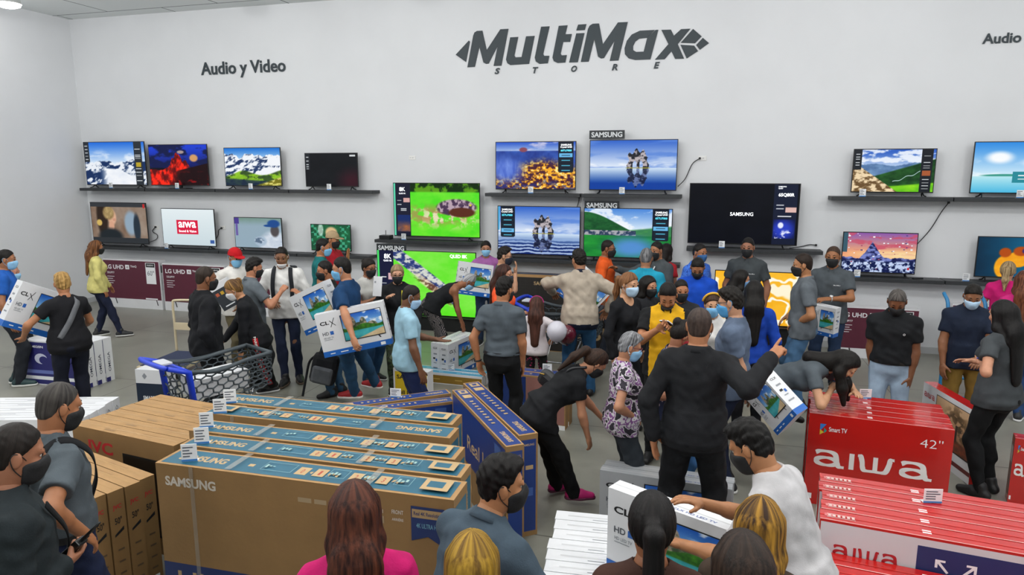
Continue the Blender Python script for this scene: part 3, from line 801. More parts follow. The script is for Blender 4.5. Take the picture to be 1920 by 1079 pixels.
    # ---- shoes
    for side in (-1, 1):
        q = legs[side]; A = q['A']; fd = q['fd']; z0 = A[2] - .085 * s
        b0 = V(A[0], A[1], z0)
        Sh = [cone(b0 - fd * .045 * s + ZZ * .045 * s, b0 + fd * .06 * s + ZZ * .05 * s, .04 * s, .046 * s, .02), cone(b0 + fd * .06 * s + ZZ * .046 * s, b0 + fd * .165 * s + ZZ * .034 * s, .046 * s, .033 * s, .02),
              cone(b0 - fd * .02 * s + ZZ * .06 * s, A + ZZ * .03 * s, .042 * s, .045 * s, .02), plane(b0 + ZZ * .004, -ZZ)]
        so = part('shoe', field_mesh(Sh, min(.011, vb)), mat('shoe_' + shoes[1], shoes[1], .55, var=.1, bump=.1), root, P)
        if len(shoes) > 2 and so:
            Sl = [cone(b0 - fd * .045 * s + ZZ * .02, b0 + fd * .06 * s + ZZ * .02, .045 * s, .051 * s, .02), cone(b0 + fd * .06 * s + ZZ * .02, b0 + fd * .17 * s + ZZ * .02, .051 * s, .036 * s, .02), plane(b0 + ZZ * .001, -ZZ), plane(b0 + ZZ * .026 * s, ZZ)]
            part('sole', field_mesh(Sl, min(.008, vb)), mat('sole_' + shoes[2], shoes[2], .6), so, P)
    # ---- chest logo
    if logo:
        txt, lc, lh = logo[0], logo[1], logo[2]; sd = logo[3] if len(logo) > 3 else -1
        zc = .36 * s - .12 * s; ia = np.interp(zc, [q[0] for q in cst], [q[1] for q in cst]) + gr; ib = np.interp(zc, [q[0] for q in cst], [q[2] for q in cst]) + gr; ic = np.interp(zc, [q[0] for q in cst], [q[3] for q in cst])
        tv_, tf_ = text_fit(txt, h=lh, bold=.01)
        if fem: ib += .015 * s
        x0 = sd * .085 * s; out = []
        for p_ in tv_:
            xx = x0 + p_[0]; yy = ic + ib * sqrt(max(.05, 1 - (xx / ia) ** 2)) + .0075
            out.append(co + Rc @ V(xx, yy, zc + p_[1]) - P)
        # text reads from in front: mirror x
        out = []
        for p_ in tv_:
            xx = x0 - p_[0]; yy = ic + ib * sqrt(max(.05, 1 - (xx / ia) ** 2)) + .0085
            out.append(co + Rc @ V(xx, yy, zc + p_[1]) - P)
        link('chest_lettering', py_mesh('chest_lettering', out, tf_, ink(lc)), root)
    if earr:
        for sd in (-1, 1):
            e = ball(hp_(sd * .082, -.004, -.045), Rh, .006)
            link('earring', np_mesh('earring', e[0] - P, e[1], mat('earring_' + earr, earr, .2, .6)), root)
    PEOPLE.append(J)
    return J
# ================================================================ televisions and shelves
def noise2(u, v, seed, fx, fy):
    g = np.random.default_rng(seed); G = g.random((int(fy) + 3, int(fx) + 3))
    x = u * fx; y = v * fy; i = np.floor(x).astype(int); j = np.floor(y).astype(int); a = x - i; b = y - j
    a = a * a * (3 - 2 * a); b = b * b * (3 - 2 * b); i = np.clip(i, 0, int(fx) + 1); j = np.clip(j, 0, int(fy) + 1)
    return (G[j, i] * (1 - a) + G[j, i + 1] * a) * (1 - b) + (G[j + 1, i] * (1 - a) + G[j + 1, i + 1] * a) * b
def fbm(u, v, seed, fx, fy=None, oc=5):
    fy = fy or fx; s = 0; w = 0
    for o in range(oc): s = s + noise2(u, v, seed + o, fx * 2 ** o, fy * 2 ** o) * .55 ** o; w += .55 ** o
    return s / w
def mix(a, b, t):
    a = np.asarray(a, float); b = np.asarray(b, float); t = np.clip(t, 0, 1)[..., None]; return a * (1 - t) + b * t
def c3(h): return np.array([int(h[i:i + 2], 16) / 255 for i in (0, 2, 4)])
def sst(a, b, x): t = np.clip((x - a) / (b - a), 0, 1); return t * t * (3 - 2 * t)
def blob(u, v, cx, cy, rx, ry, soft=.25): return 1 - sst(1 - soft, 1 + soft, np.sqrt(((u - cx) / rx) ** 2 + ((v - cy) / ry) ** 2))
def px_rect(im, u, v, x0, y0, x1, y1, c):
    m = (u >= x0) & (u <= x1) & (v >= y0) & (v <= y1); im[m] = c3(c); return im
def lines(im, u, v, x0, x1, ys, c='d8dde2', h=.012):
    for y in ys: px_rect(im, u, v, x0, y, x1, y + h, c)
    return im
def ridge(u, seed, base, amp, f=4): return base - amp * (fbm(u, u * 0, seed, f, 1, 6) - .5) * 2
def p_snow(u, v):
    im = mix(c3('1f6ad8'), c3('d5e6f5'), v / .5); n = fbm(u, v, 3, 4, 7); im = mix(im, c3('f4f8fc'), sst(.5, .75, n) * sst(.1, .4, v) * .8)
    k = fbm(u + v * .4, v, 8, 12, 10); r1 = ridge(u, 21, .46, .12, 6); im = mix(im, mix(c3('16305e'), c3('e9eef5'), sst(.42, .58, k)), sst(-.005, .01, v - r1))
    r2 = .62 + .25 * (u - .35) ** 2 * 6 - .1 * sst(.3, .9, u); im = mix(im, mix(c3('dfe6f2'), c3('ffffff'), fbm(u, v, 4, 8)), sst(-.02, .03, v - r2) * sst(.22, .4, u))
    px_rect(im, u, v, .83, 0, .955, 1, '2b3138'); lines(im, u, v, .845, .93, [.16, .3, .34, .38, .62, .7, .78, .9]); px_rect(im, u, v, .85, .48, .93, .58, 'b9a12c')
    px_rect(im, u, v, 0, 0, .085, .46, '2a2f36'); lines(im, u, v, .015, .06, [.08, .16, .24, .32, .4]); return im
def p_red(u, v):
    im = mix(c3('1c3fd0'), c3('0b1550'), sst(.0, .7, v)); n = fbm(u, v, 13, 4, 6); im = mix(im, c3('0e1848'), sst(.5, .65, n)); im = mix(im, c3('e8a860'), blob(u, v, .77, .33, .07, .09) * .9); im = mix(im, c3('e8c9b0'), blob(u, v, .55, .18, .06, .04) * .7)
    im = mix(im, c3('0a0a14'), sst(.55, .6, v)); r = .62 - .42 * np.exp(-((u - .50) / .15) ** 2) * (.55 + .9 * fbm(u, u * 0, 5, 14, 1)) - .1 * (fbm(u, u * 0, 6, 9, 1) - .4); k = fbm(u, v, 31, 14, 5)
    im = mix(im, mix(c3('5a0808'), c3('ff2a12'), sst(.35, .65, k)), sst(0, .02, v - r) * (1 - sst(.62, .7, u + .3 * (v - .6)))); im = mix(im, c3('1c0406'), sst(.0, .02, v - (.45 + .35 * (1 - u))) * sst(.55, .68, u + .2 * v) * .95)
    im = mix(im, c3('8c0a0c'), sst(.6, .8, fbm(u, v, 77, 12)) * sst(.6, .8, v)); return im
def p_alps(u, v):
    im = mix(c3('1a6fd0'), c3('a8cdf0'), v / .3); r = ridge(u, 41, .2, .13, 7); k = fbm(u + v * .5, v, 44, 13, 12); im = mix(im, mix(c3('243a66'), c3('f2f5fa'), sst(.38, .56, k + .12 * u)), sst(0, .02, v - r))
    r2 = .62 + .12 * sst(.4, .1, u) - .08 * np.sin(u * 7); g = fbm(u, v, 46, 9); im = mix(im, mix(c3('2c4a18'), c3('8ac21e'), sst(.4, .6, g)), sst(0, .05, v - r2) * .95); im = mix(im, c3('122048'), sst(.0, .06, v - .78 - .1 * u) * .8); im = mix(im, mix(c3('7a7418'), c3('d8d070'), sst(.4, .6, fbm(u, v, 49, 22))), sst(0, .06, v - (1.25 - .5 * u)) )
    return im
def p_dark(u, v):
    im = mix(c3('0c0e11'), c3('181b1f'), fbm(u, v, 2, 3)); im = mix(im, c3('5a0f22'), blob(u, v, .9, .85, .22, .3, .9) * .5); px_rect(im, u, v, 0, 0, .09, .5, '25292d')
    lines(im, u, v, .02, .065, [.1, .22, .33, .4, .46], 'd0d4d8', .02); px_rect(im, u, v, .86, .04, .97, .09, 'cfd3d6'); return im
def p_movie(u, v):
    im = mix(c3('6e5340'), c3('a5978a'), fbm(u, v, 61, 5, 3)); im = mix(im, c3('2c2018'), blob(u, v, .2, .35, .1, .5)); im = mix(im, c3('8ea3b5'), blob(u, v, .72, .5, .12, .3)); im = mix(im, c3('24303c'), blob(u, v, .82, .62, .06, .35)); im = mix(im, c3('cfb060'), blob(u, v, .14, .5, .05, .08))
    im = mix(im, c3('d9a98c'), blob(u, v, .38, .36, .075, .19)); im = mix(im, c3('d3a084'), blob(u, v, .36, .58, .05, .12)); im = mix(im, mix(c3('6f5a36'), c3('cdb37c'), fbm(u, v, 64, 24, 14)), blob(u, v, .32, .25, .1, .17)); im = mix(im, c3('1d2429'), blob(u, v, .33, .86, .22, .22)); im = mix(im, c3('c9937a'), blob(u, v, .42, .42, .03, .035))
    px_rect(im, u, v, 0, 0, 1, .1, '33363a'); px_rect(im, u, v, 0, .87, 1, 1, '2c3034'); px_rect(im, u, v, .95, .02, .985, .12, 'c02a2a'); return im
def p_white(u, v):
    im = mix(c3('e3edf0'), c3('c9d8de'), v + u * 0); px_rect(im, u, v, .28, .30, .69, .69, 'd6173f'); px_rect(im, u, v, .9, .84, .98, .94, '3a5da0'); return im
def p_ball(u, v):
    im = mix(c3('6d8c7a'), c3('93a9b6'), sst(0, .3, v)); im = mix(im, c3('8fa7ba'), fbm(u, v, 71, 3) * .6); im = mix(im, mix(c3('a9b8cc'), c3('eef2f6'), fbm(u, v, 72, 9)), blob(u, v, .84, .9, .3, .45)); im = mix(im, c3('a9bccf'), blob(u, v, .55, .78, .13, .16))
    im = mix(im, mix(c3('5a6e85'), c3('b9c8d8'), sst(.4, .6, fbm(u, v, 76, 20))), blob(u, v, .52, .76, .1, .1)); im = mix(im, c3('4f4a4c'), blob(u, v, .86, .42, .09, .2)); im = mix(im, c3('1f4a8c'), blob(u, v, .84, .18, .13, .13)); im = mix(im, c3('1f4a8c'), blob(u, v, .72, .25, .09, .04)); px_rect(im, u, v, 0, 0, .1, .2, '4a3c8c'); px_rect(im, u, v, .02, .2, .07, .6, '6a5ca0'); return im
def p_bokeh(u, v):
    im = mix(c3('0f3a2c'), c3('2a7a48'), fbm(u, v, 81, 6)); cell = (np.floor(u * 14) * 7 + np.floor(v * 9) * 13) % 5; im = mix(im, c3('49b08a'), ((cell < 2) & (noise2(u, v, 8, 14, 9) > .45)) * .8); im = mix(im, c3('d8b98a'), blob(u, v, .52, .3, .15, .22)); im = mix(im, c3('d49a80'), blob(u, v, .56, .42, .09, .16)); im = mix(im, c3('e8f0e8'), blob(u, v, .25, .2, .07, .25) * .6); return im
def croc(u, v, d):
    return d
def p_swamp(u, v):
    im = mix(c3('39d81a'), c3('86ec3c'), fbm(u, v, 91, 6)); im = mix(im, mix(c3('0e2a06'), c3('5c9a18'), sst(.4, .65, fbm(u, v, 92, 18, 8))), 1 - sst(.14, .18, v)); y = v - .62 + .1 * (u - .5)
    fo = sst(.48, .62, fbm(u, v, 95, 16, 10)); im = mix(im, c3('e8dcb8'), blob(u, v, .62, .62, .38, .2, .6) * fo); im = mix(im, c3('b08a58'), blob(u, v, .45, .6, .4, .16, .7) * sst(.5, .6, fbm(u, v, 96, 12)) * .8)
    b = blob(u, v, .74, .45, .23, .16, .12); im = mix(im, mix(c3('4a3550'), c3('b9a2b0'), sst(.42, .6, fbm(u, v, 97, 30, 16))), b); im = mix(im, c3('5a2c1c'), blob(u, v, .8, .54, .15, .09, .15)); im = mix(im, c3('e0c83a'), blob(u, v, .9, .4, .012, .02))
    px_rect(im, u, v, .02, 0, .2, 1, '1b1d30'); px_rect(im, u, v, 0, 0, .02, 1, '5fd8b0'); lines(im, u, v, .04, .09, [.32, .4], 'c9d0d8', .01); px_rect(im, u, v, .115, .28, .19, .36, 'd9a9a4'); lines(im, u, v, .08, .15, [.48, .51]); 
    m = (u > .04) & (u < .19) & (v > .6) & (v < .92); im[m] = mix(c3('162c66'), c3('e07a2a'), sst(.68, .84, v) * fbm(u, v, 99, 14))[m]; return im
def p_tail(u, v):
    im = mix(c3('4ae012'), c3('96f060'), fbm(u, v, 101, 5)); t = v - (u - .18) * 1.15; w = .13; k = sst(.4, .6, fbm(u, v, 103, 22, 30)); m = (1 - sst(w * .8, w, abs(t - .02))) * sst(.15, .17, u) * (1 - sst(.8, .85, u)); im = mix(im, mix(c3('2c3c78'), c3('d4d8d0'), k), m)
    im = mix(im, mix(c3('6a4030'), c3('e8d8b8'), sst(.4, .6, fbm(u, v, 105, 26))), (1 - sst(.05, .09, abs(t - .02 - .1))) * sst(.3, .5, u) * (1 - sst(.7, .8, u)) * .9); px_rect(im, u, v, .02, 0, .17, 1, '171a38'); px_rect(im, u, v, 0, 0, .02, 1, '4ae06a'); lines(im, u, v, .04, .09, [.42, .52]); px_rect(im, u, v, .11, .36, .16, .46, 'd8b0b8'); lines(im, u, v, .06, .13, [.62, .65]); return im
def p_town(u, v):
    im = mix(c3('2a56c8'), c3('a8c0e8'), v / .2); im = mix(im, c3('e0d8e8'), sst(.5, .7, fbm(u, v, 111, 5, 9)) * (1 - sst(.15, .22, v)) * .8); im = mix(im, mix(c3('1c2a78'), c3('3f6ac8'), fbm(u, v, 112, 12, 6)), sst(.17, .2, v)); k = fbm(u, v, 114, 26, 20, 3); g = sst(.3, .55, v - .5 * abs(u - .6) + .12 * fbm(u, v, 116, 5))
    im = mix(im, mix(c3('4a2030'), c3('ffb428'), sst(.38, .62, k)), g); im = mix(im, c3('fff0a0'), sst(.66, .75, k) * g); im = mix(im, c3('1f2f86'), sst(.52, .6, fbm(u, v, 118, 16)) * sst(.6, 1, v) * .7); im = mix(im, mix(c3('3350b8'), c3('8aa8f0'), fbm(u, v, 119, 30, 4)), blob(u, v, .13, .6, .2, .25, .6)); im = mix(im, c3('8a4a5a'), blob(u, v, .35, .16, .05, .05)); return im
def rock(u, v, x, y, w, h):
    a = (u - x) / w; b = (y - v) / h; top = 1 - .35 * abs(a) ** 2 - .12 * np.sin(a * 9) ; body = (b < top) & (b > 0) & (abs(a) < 1 - .12 * b + .1 * np.sin(b * 11)); ar = ((abs(a + .3) < .2) | (abs(a - .32) < .15)) & (b < .42 - .8 * abs(abs(a) - .3)); return (body & ~ar).astype(float)
def p_lake(u, v, pan=False, hz=.56):
    im = mix(c3('2f62c8'), c3('eaf2fb'), v / hz); n = fbm(u * .7 + v * .6, v, 121, 3, 7); im = mix(im, c3('5a86d8'), sst(.45, .7, n) * .85); im = mix(im, c3('ffffff'), sst(.55, .8, fbm(u, v, 125, 4, 8)) * sst(.2, .5, v) * .8)
    im = mix(im, mix(c3('d2e4f5'), c3('0e3f9c'), (v - hz) / (1 - hz) * 1.4), sst(-.003, .003, v - hz)); 
    if pan: im = mix(im, mix(c3('0a1c58'), c3('cfdcf0'), sst(.4, .6, np.sin(v * 90 + 6 * fbm(u, v, 128, 8)) * .4 + .5)), sst(.62, .85, v) * .75)
    x = .56; k = sst(.4, .6, fbm(u, v, 130, 26, 22)); r = rock(u, v, x, hz, .12, .36); im = mix(im, mix(c3('24262c'), c3('b9b0b4'), k), r); r2 = rock(u, 2 * hz - v, x, hz, .12, .36); im = mix(im, mix(c3('10142c'), c3('6a76a0'), k), r2 * .85); im = mix(im, c3('a8a030'), ((abs(v - hz) < .008) & (abs(u - x) < .14)).astype(float)); return im
def panel(im, u, v, x0, x1, y1=.63, hl=.25):
    px_rect(im, u, v, x0, 0, x1, y1, '141c2a')
    for i, y in enumerate((.24, .35, .46, .56)): px_rect(im, u, v, x0 + .01, y, x1 - .01, y + .085, '6ab8e8' if abs(y - hl) < .03 else '1c2632'); px_rect(im, u, v, x0 + .04, y + .035, x1 - .04, y + .05, '1c2632' if abs(y - hl) < .03 else '58c0e0')
    return im
def p_lakeA(u, v): return p_lake(u, v)
def p_lakeB(u, v):
    im = p_lake(u, v, True); px_rect(im, u, v, 0, 0, .02, .5, '4fb0e0'); return panel(im, u, v, .03, .21, .63, .46)
def p_townA(u, v): return panel(p_town(u, v), u, v, .79, .975, .63, .24)
def p_green(u, v):
    im = mix(c3('4a86d8'), c3('d0e4f8'), v / .4); im = mix(im, c3('ffffff'), sst(.5, .65, fbm(u, v, 141, 5, 6)) * .8); r = .06 + .5 * sst(0, .8, u) ; im = mix(im, mix(c3('0e3c22'), c3('2c7a3a'), fbm(u, v, 143, 16)), sst(0, .02, v - r) * (u < .7)); r = .42 - .2 * (u - .5); im = mix(im, mix(c3('2a6a5a'), c3('4a9a4a'), fbm(u, v, 144, 12)), sst(0, .05, v - r)); 
    im = mix(im, mix(c3('30405a'), c3('a8a8b0'), sst(.4, .6, fbm(u, v, 147, 30, 20))), (abs(v - .5) < .05) * (u < .6)); im = mix(im, mix(c3('0c5a30'), c3('2fb03c'), fbm(u, v, 148, 4, 9)), sst(.54, .57, v)); im = mix(im, c3('5a90e0'), blob(u, v, .55, .8, .25, .2, .7) * .9); return panel(im, u, v, .785, .97, .63, .35)
def p_logo(u, v):
    im = mix(c3('04060c'), c3('0a0d16'), fbm(u, v, 151, 5)); px_rect(im, u, v, .775, 0, .985, 1, '161d33'); lines(im, u, v, .8, .87, [.34, .4], 'c8ccd6', .01); px_rect(im, u, v, .885, .38, .98, .46, 'e0b8b0'); lines(im, u, v, .82, .94, [.52], 'e8eaf0', .014)
    m = (u > .785) & (u < .975) & (v > .58) & (v < .9); im[m] = mix(mix(c3('0c1440'), c3('2a3fc0'), blob(u, v, .87, .75, .1, .16, .6)), c3('e8ecff'), np.maximum(blob(u, v, .85, .68, .025, .05), sst(.55, .65, fbm(u, v, 155, 24, 20)) * sst(.74, .8, v)))[m]; return im
def p_yellow(u, v):
    n = fbm(u, v, 161, 4, 3, 3); im = mix(c3('f2a410'), c3('ffc840'), fbm(u, v, 165, 4)); e = 1 - sst(.03, .06, abs(n - .52)); im = mix(im, c3('fffbe8'), e); im = mix(im, c3('7a1c10'), sst(.7, .8, n) * .8); im = mix(im, c3('fff6d8'), sst(.25, .3, blob(u, v, .5, .5, .9, .9)) * sst(.62, .68, n)); return im
def p_valley(u, v):
    im = mix(c3('2f5fc0'), c3('c8dcf4'), sst(0, .5, v)); im = mix(im, c3('f4f8ff'), sst(.48, .62, fbm(u, v, 171, 5, 8)) * .9); im = mix(im, mix(c3('3a5a8a'), c3('8ab0d8'), fbm(u, v, 172, 9)), sst(0, .03, v - ridge(u, 173, .33, .1, 4))); r = .62 - .55 * (u - .25); im = mix(im, mix(c3('0a2a14'), c3('2f6a2c'), fbm(u, v, 175, 14)), sst(0, .04, v - r)); im = mix(im, c3('c8e4e8'), (1 - sst(.0, .015, abs(v - (1.15 - .75 * u) + .02 * np.sin(u * 40)))) * (u > .5) * (u < .85)); im = mix(im, mix(c3('4ab010'), c3('a0e828'), fbm(u, v, 176, 8)), sst(0, .05, v - .92 + .16 * u) * sst(.3, .4, u)); im = mix(im, mix(c3('6a5030'), c3('f0d8b0'), sst(.35, .6, fbm(u, v, 177, 18))), sst(0, .02, v - .35 - 1.25 * (u - .05)))
    px_rect(im, u, v, .83, 0, .97, 1, '1c2026'); lines(im, u, v, .86, .94, [.15, .3, .38, .43, .7, .78, .85, .92]); px_rect(im, u, v, .85, .5, .95, .62, 'a85a34'); px_rect(im, u, v, 0, 0, .1, .48, '23272c'); lines(im, u, v, .025, .075, [.1, .17, .22, .3, .36]); return im
def p_sea(u, v):
    im = mix(c3('2f8ae0'), c3('d8f0fa'), v / .68); im = mix(im, c3('ffffff'), np.maximum(blob(u, v, .27, .3, .13, .11, .5), blob(u, v, .7, .4, .16, .09, .6)) * .95); im = mix(im, c3('ffffff'), sst(.5, .8, fbm(u, v, 182, 4, 6)) * sst(.2, .6, v) * .7); im = mix(im, c3('3f9a8a'), blob(u, v, .35, .66, .25, .03)); im = mix(im, mix(c3('b8e8f0'), c3('4ab8e0'), (v - .67) * 3), sst(.67, .68, v)); px_rect(im, u, v, .42, .58, .8, .8, '2a8a98'); lines(im, u, v, .48, .74, [.65, .72], 'e8f4f6', .02); return im
def p_pixel(u, v):
    im = mix(c3('8a5aa8'), c3('f0a878'), v / .5); im = mix(im, c3('f8d8a0'), blob(u, v, .8, .55, .5, .1, .8)); im = mix(im, c3('c85068'), sst(.5, .62, fbm(u, v, 191, 4, 9)) * (1 - sst(.4, .6, v)) * .8); r = .62 - .4 * np.maximum(0, 1 - abs(u - .4) / .17) ** 1.3 - .1 * (fbm(u, u * 0, 192, 9, 1) - .5); im = mix(im, mix(c3('1a1f50'), c3('7a86c8'), sst(.4, .62, fbm(u, v, 194, 14))), sst(0, .015, v - r)); im = mix(im, mix(c3('101c4a'), c3('c0d0f0'), sst(.45, .6, fbm(u, v, 197, 22, 14))), sst(.68, .75, v))
    g = np.random.default_rng(5)
    for _ in range(64): x, y = g.uniform(.02, .97), g.uniform(.02, .95); w = g.uniform(.01, .03); px_rect(im, u, v, x, y, x + w, y + w * 1.1, g.choice(['f4f6fa', 'e8eef8', 'a8506a', '3a3f78', 'ffffff']))
    px_rect(im, u, v, .0, 0, .06, .5, '3a5a6a'); px_rect(im, u, v, .9, .86, .93, .92, 'c02030'); return im
def p_orange(u, v):
    im = mix(c3('0a2c44'), c3('0f7aa8'), u * 1.1 - .1 + .2 * fbm(u, v, 201, 4)); im = mix(im, mix(c3('e88a10'), c3('ffc42a'), fbm(u, v, 203, 9)), np.maximum(blob(u, v, .33, .75, .12, .3, .1), np.maximum(blob(u, v, .47, .55, .13, .2, .1), blob(u, v, .62, .4, .12, .17, .1)))); im = mix(im, c3('b04a10'), np.maximum(blob(u, v, .32, .38, .07, .12, .2), blob(u, v, .5, .34, .09, .12, .2))); im = mix(im, c3('3a2a6a'), blob(u, v, .55, .33, .04, .07)); return im

def vcol_mat(name, emit=0.0, rough=.25):
    if name in MATS: return MATS[name]
    m = bpy.data.materials.new(name); m.use_nodes = True; nt = m.node_tree; b = nt.nodes['Principled BSDF']; b.inputs['Roughness'].default_value = rough
    at_ = nt.nodes.new('ShaderNodeVertexColor'); at_.layer_name = 'picture'
    if emit:
        b.inputs['Base Color'].default_value = (.004, .004, .005, 1); b.inputs['Specular IOR Level'].default_value = .12; nt.links.new(at_.outputs[0], b.inputs['Emission Color']); b.inputs['Emission Strength'].default_value = emit
    else: nt.links.new(at_.outputs[0], b.inputs['Base Color'])
    MATS[name] = m; return m
PIC = {}
def picture_mesh(key, fn, nx=240, ny=136, emit=0.0, rough=.25):
    """unit grid x 0..1, z 0..1 facing -y, colours from fn"""
    if key in PIC: return PIC[key]
    u, v = np.meshgrid(np.linspace(0, 1, nx), np.linspace(0, 1, ny)); im = np.clip(fn(u, v), 0, 1)
    lin = np.where(im <= .04045, im / 12.92, ((im + .055) / 1.055) ** 2.4)
    vv = np.stack([u, u * 0, 1 - v], -1).reshape(-1, 3); i = np.arange(nx * ny).reshape(ny, nx)
    q = np.stack([i[1:, :-1], i[1:, 1:], i[:-1, 1:], i[:-1, :-1]], -1).reshape(-1, 4)
    me = np_mesh('picture', vv, q, vcol_mat('picture_emit' if emit else 'picture_print_%g' % rough, emit, rough), smooth=False)
    a = me.attributes.new('picture', 'FLOAT_COLOR', 'POINT'); a.data.foreach_set('color', np.concatenate([lin.reshape(-1, 3), np.ones((nx * ny, 1))], 1).astype(np.float32).ravel())
    PIC[key] = me; return me

BLK = mat('tv_plastic', '0c0d0f', .35); SHELF = mat('shelf_board', '2a2d30', .5, var=.1, vscale=20); GLASSY = mat('card_white', 'e8eaec', .45)
def text_obj(name, s, loc, parent, m, w=None, h=None, bold=.015, shear=0, ext=0.0, align='c'):
    v, f = text_fit(s, w=w, h=h, bold=bold, shear=shear, extrude=ext, align=align)
    o = link(name, py_mesh(name, [(q[0], -q[2], q[1]) for q in v], f, m), parent); o.location = loc; return o
def television(label, x0, y0, x1, y1, fn, key, feet='v', dy=.16, texts=(), group='televisions on the wall shelves', Y=None, bez=.012):
    Y = YW - dy if Y is None else Y
    ym = (y0 + y1) / 2; a = aty(x0, ym, Y); b = aty(x1, ym, Y); zt = aty((x0 + x1) / 2, y0, Y)[2]; zb = aty((x0 + x1) / 2, y1, Y)[2]
    w = b[0] - a[0]; h = zt - zb; cx = (a[0] + b[0]) / 2; g = .055 if feet else 0
    r = empty('television', (cx, Y, zb - g)); tag(r, label, 'television', group)
    MB().box((-w / 2, 0, g), (w / 2, .018, g + h), bev=.003).build('bezel', BLK, r)
    MB().box((-w * .36, .018, g + h * .06), (w * .36, .055, g + h * .62), bev=.012).build('rear_housing', BLK, r)
    s = link('screen', picture_mesh(key, fn, emit=1.0), r); s.location = (-w / 2 + bez, -.0015, g + bez * 1.4); s.scale = (w - 2 * bez, 1, h - bez * 2.4)
    if feet == 'v':
        for sd in (-1, 1):
            mb = MB(); x = sd * w * .37
            for q in (-1, 1): mb.tube([(x, .012, g + .01), (x + sd * .012, .012 + q * .05, g * .4), (x + sd * .03, .012 + q * .10, .008)], [.010, .009, .008], 6)
            mb.build('stand_foot', BLK, r)
    elif feet == 'c':
        mb = MB(); mb.box((-.03, 0, .01), (.03, .04, g + .03)); mb.box((-.2, -.08, 0), (.2, .1, .012), bev=.004); mb.build('stand_foot', BLK, r)
    for t in texts:
        s_, u, v, tw, col = t[:5]
        text_obj('screen_lettering', s_, (-w / 2 + w * u, -.004, g + h * (1 - v)), r, mat('screen_text_' + col, col, .4, emit=1.0), w=w * tw, bold=.02 if len(t) < 6 else t[5])
    r['w'] = float(w); return r
WALLTV = [
 ('television showing snowy mountains and a glacier, first on the upper left shelf', 159, 263, 273, 345, p_snow, 'snow', 'v', ()),
 ('television showing glowing red peaks under a blue sky', 280, 268, 390, 346, p_red, 'red', 'c', ()),
 ('television showing snowy alps above a green meadow', 421, 275, 527, 348, p_alps, 'alps', 'v', ()),
 ('small television with a black screen at the right end of upper left shelf', 572, 284, 671, 348, p_dark, 'dark', 'v', ()),
 ('television showing a blonde woman in profile in a film scene', 172, 379, 276, 456, p_movie, 'movie', 'v', ()),
 ('television with a red brand square on a white screen', 304, 390, 403, 460, p_white, 'white', 'v', (('aıwa', .485, .43, .33, 'f4f6f8', .02), ('Sound & Vision', .485, .6, .33, 'f4e8ec'))),
 ('television showing a baseball player in a blue cap', 440, 409, 529, 467, p_ball, 'ball', 'v', ()),
 ('small television showing a blond head before green lights', 583, 423, 658, 473, p_bokeh, 'bokeh', 'v', ()),
 ('television showing a crocodile thrashing in a bright green swamp', 738, 342, 900, 444, p_swamp, 'swamp', 'v', (('8K', .11, .12, .07, 'f0f2f4'), ('QLED 8K', .11, .2, .08, 'e8eaee'))),
 ('television showing a night town of golden lights', 929, 261, 1080, 352, p_townA, 'town', 'v', (('SAMSUNG', .88, .075, .13, 'f0f2f4'), ('Crystal UHD', .88, .125, .14, 'f0f2f4'), ('60TU7000', .88, .19, .13, '58d8f0'))),
 ('television showing a rock arch on a blue lake, on the upper shelf', 1105, 261, 1270, 357, p_lakeA, 'lakeA', 'v', ()),
 ('television showing a rock arch on rippled water with a side menu', 933, 391, 1088, 483, p_lakeB, 'lakeB', 'v', (('SAMSUNG', .12, .075, .13, 'f0f2f4'), ('Crystal UHD', .12, .125, .14, 'f0f2f4'), ('55TU7000', .12, .19, .13, '58d8f0'))),
 ('television showing a green mountain lake with huts', 1094, 393, 1260, 487, p_green, 'green', 'v', (('SAMSUNG', .877, .075, .13, 'f0f2f4'), ('Crystal UHD', .877, .125, .14, 'f0f2f4'), ('65TU7000', .877, .19, .13, '58d8f0'))),
 ('large television with a black screen and white maker name in its middle', 1291, 347, 1498, 462, p_logo, 'logo', 'v', (('SAMSUNG', .49, .5, .21, 'f4f6fa', .012), ('65Q80R', .88, .185, .14, 'f0f2f4', .03), ('SAMSUNG', .84, .05, .07, 'e8eaee'), ('QLED', .825, .08, .04, 'e8eaee'))),
 ('television showing a green valley and a rocky slope', 1598, 279, 1754, 362, p_valley, 'valley', 'v', ()),
 ('television showing a tropical sea with white clouds, cut by the right edge', 1823, 262, 2010, 361, p_sea, 'sea', 'v', ()),
 ('television showing a dark peak broken into white pixel squares', 1578, 438, 1719, 515, p_pixel, 'pixel', 'v', ()),
 ('television showing orange shapes on deep blue, cut by the right edge', 1830, 443, 2000, 521, p_orange, 'orange', 'v', ()),
]
TVS = []
for lab, x0, y0, x1, y1, fn, key, feet, tx in WALLTV: TVS.append(television(lab, x0, y0, x1, y1, fn, key, feet, texts=tx))
def shelf(label, xa, xb, ypx, group='dark shelves on the back wall', depth=.29):
    a = aty(xa, ypx, YW - depth); b = aty(xb, ypx, YW - depth); xm = (xa + xb) / 2
    z = aty(xm, ypx, YW - depth)[2]
    o = MB().box((a[0], YW - depth, z - .055), (b[0], YW, z), bev=.003).build('wall_shelf', SHELF); tag(o, label, 'shelf', group); return z, a[0], b[0]
SH = {}
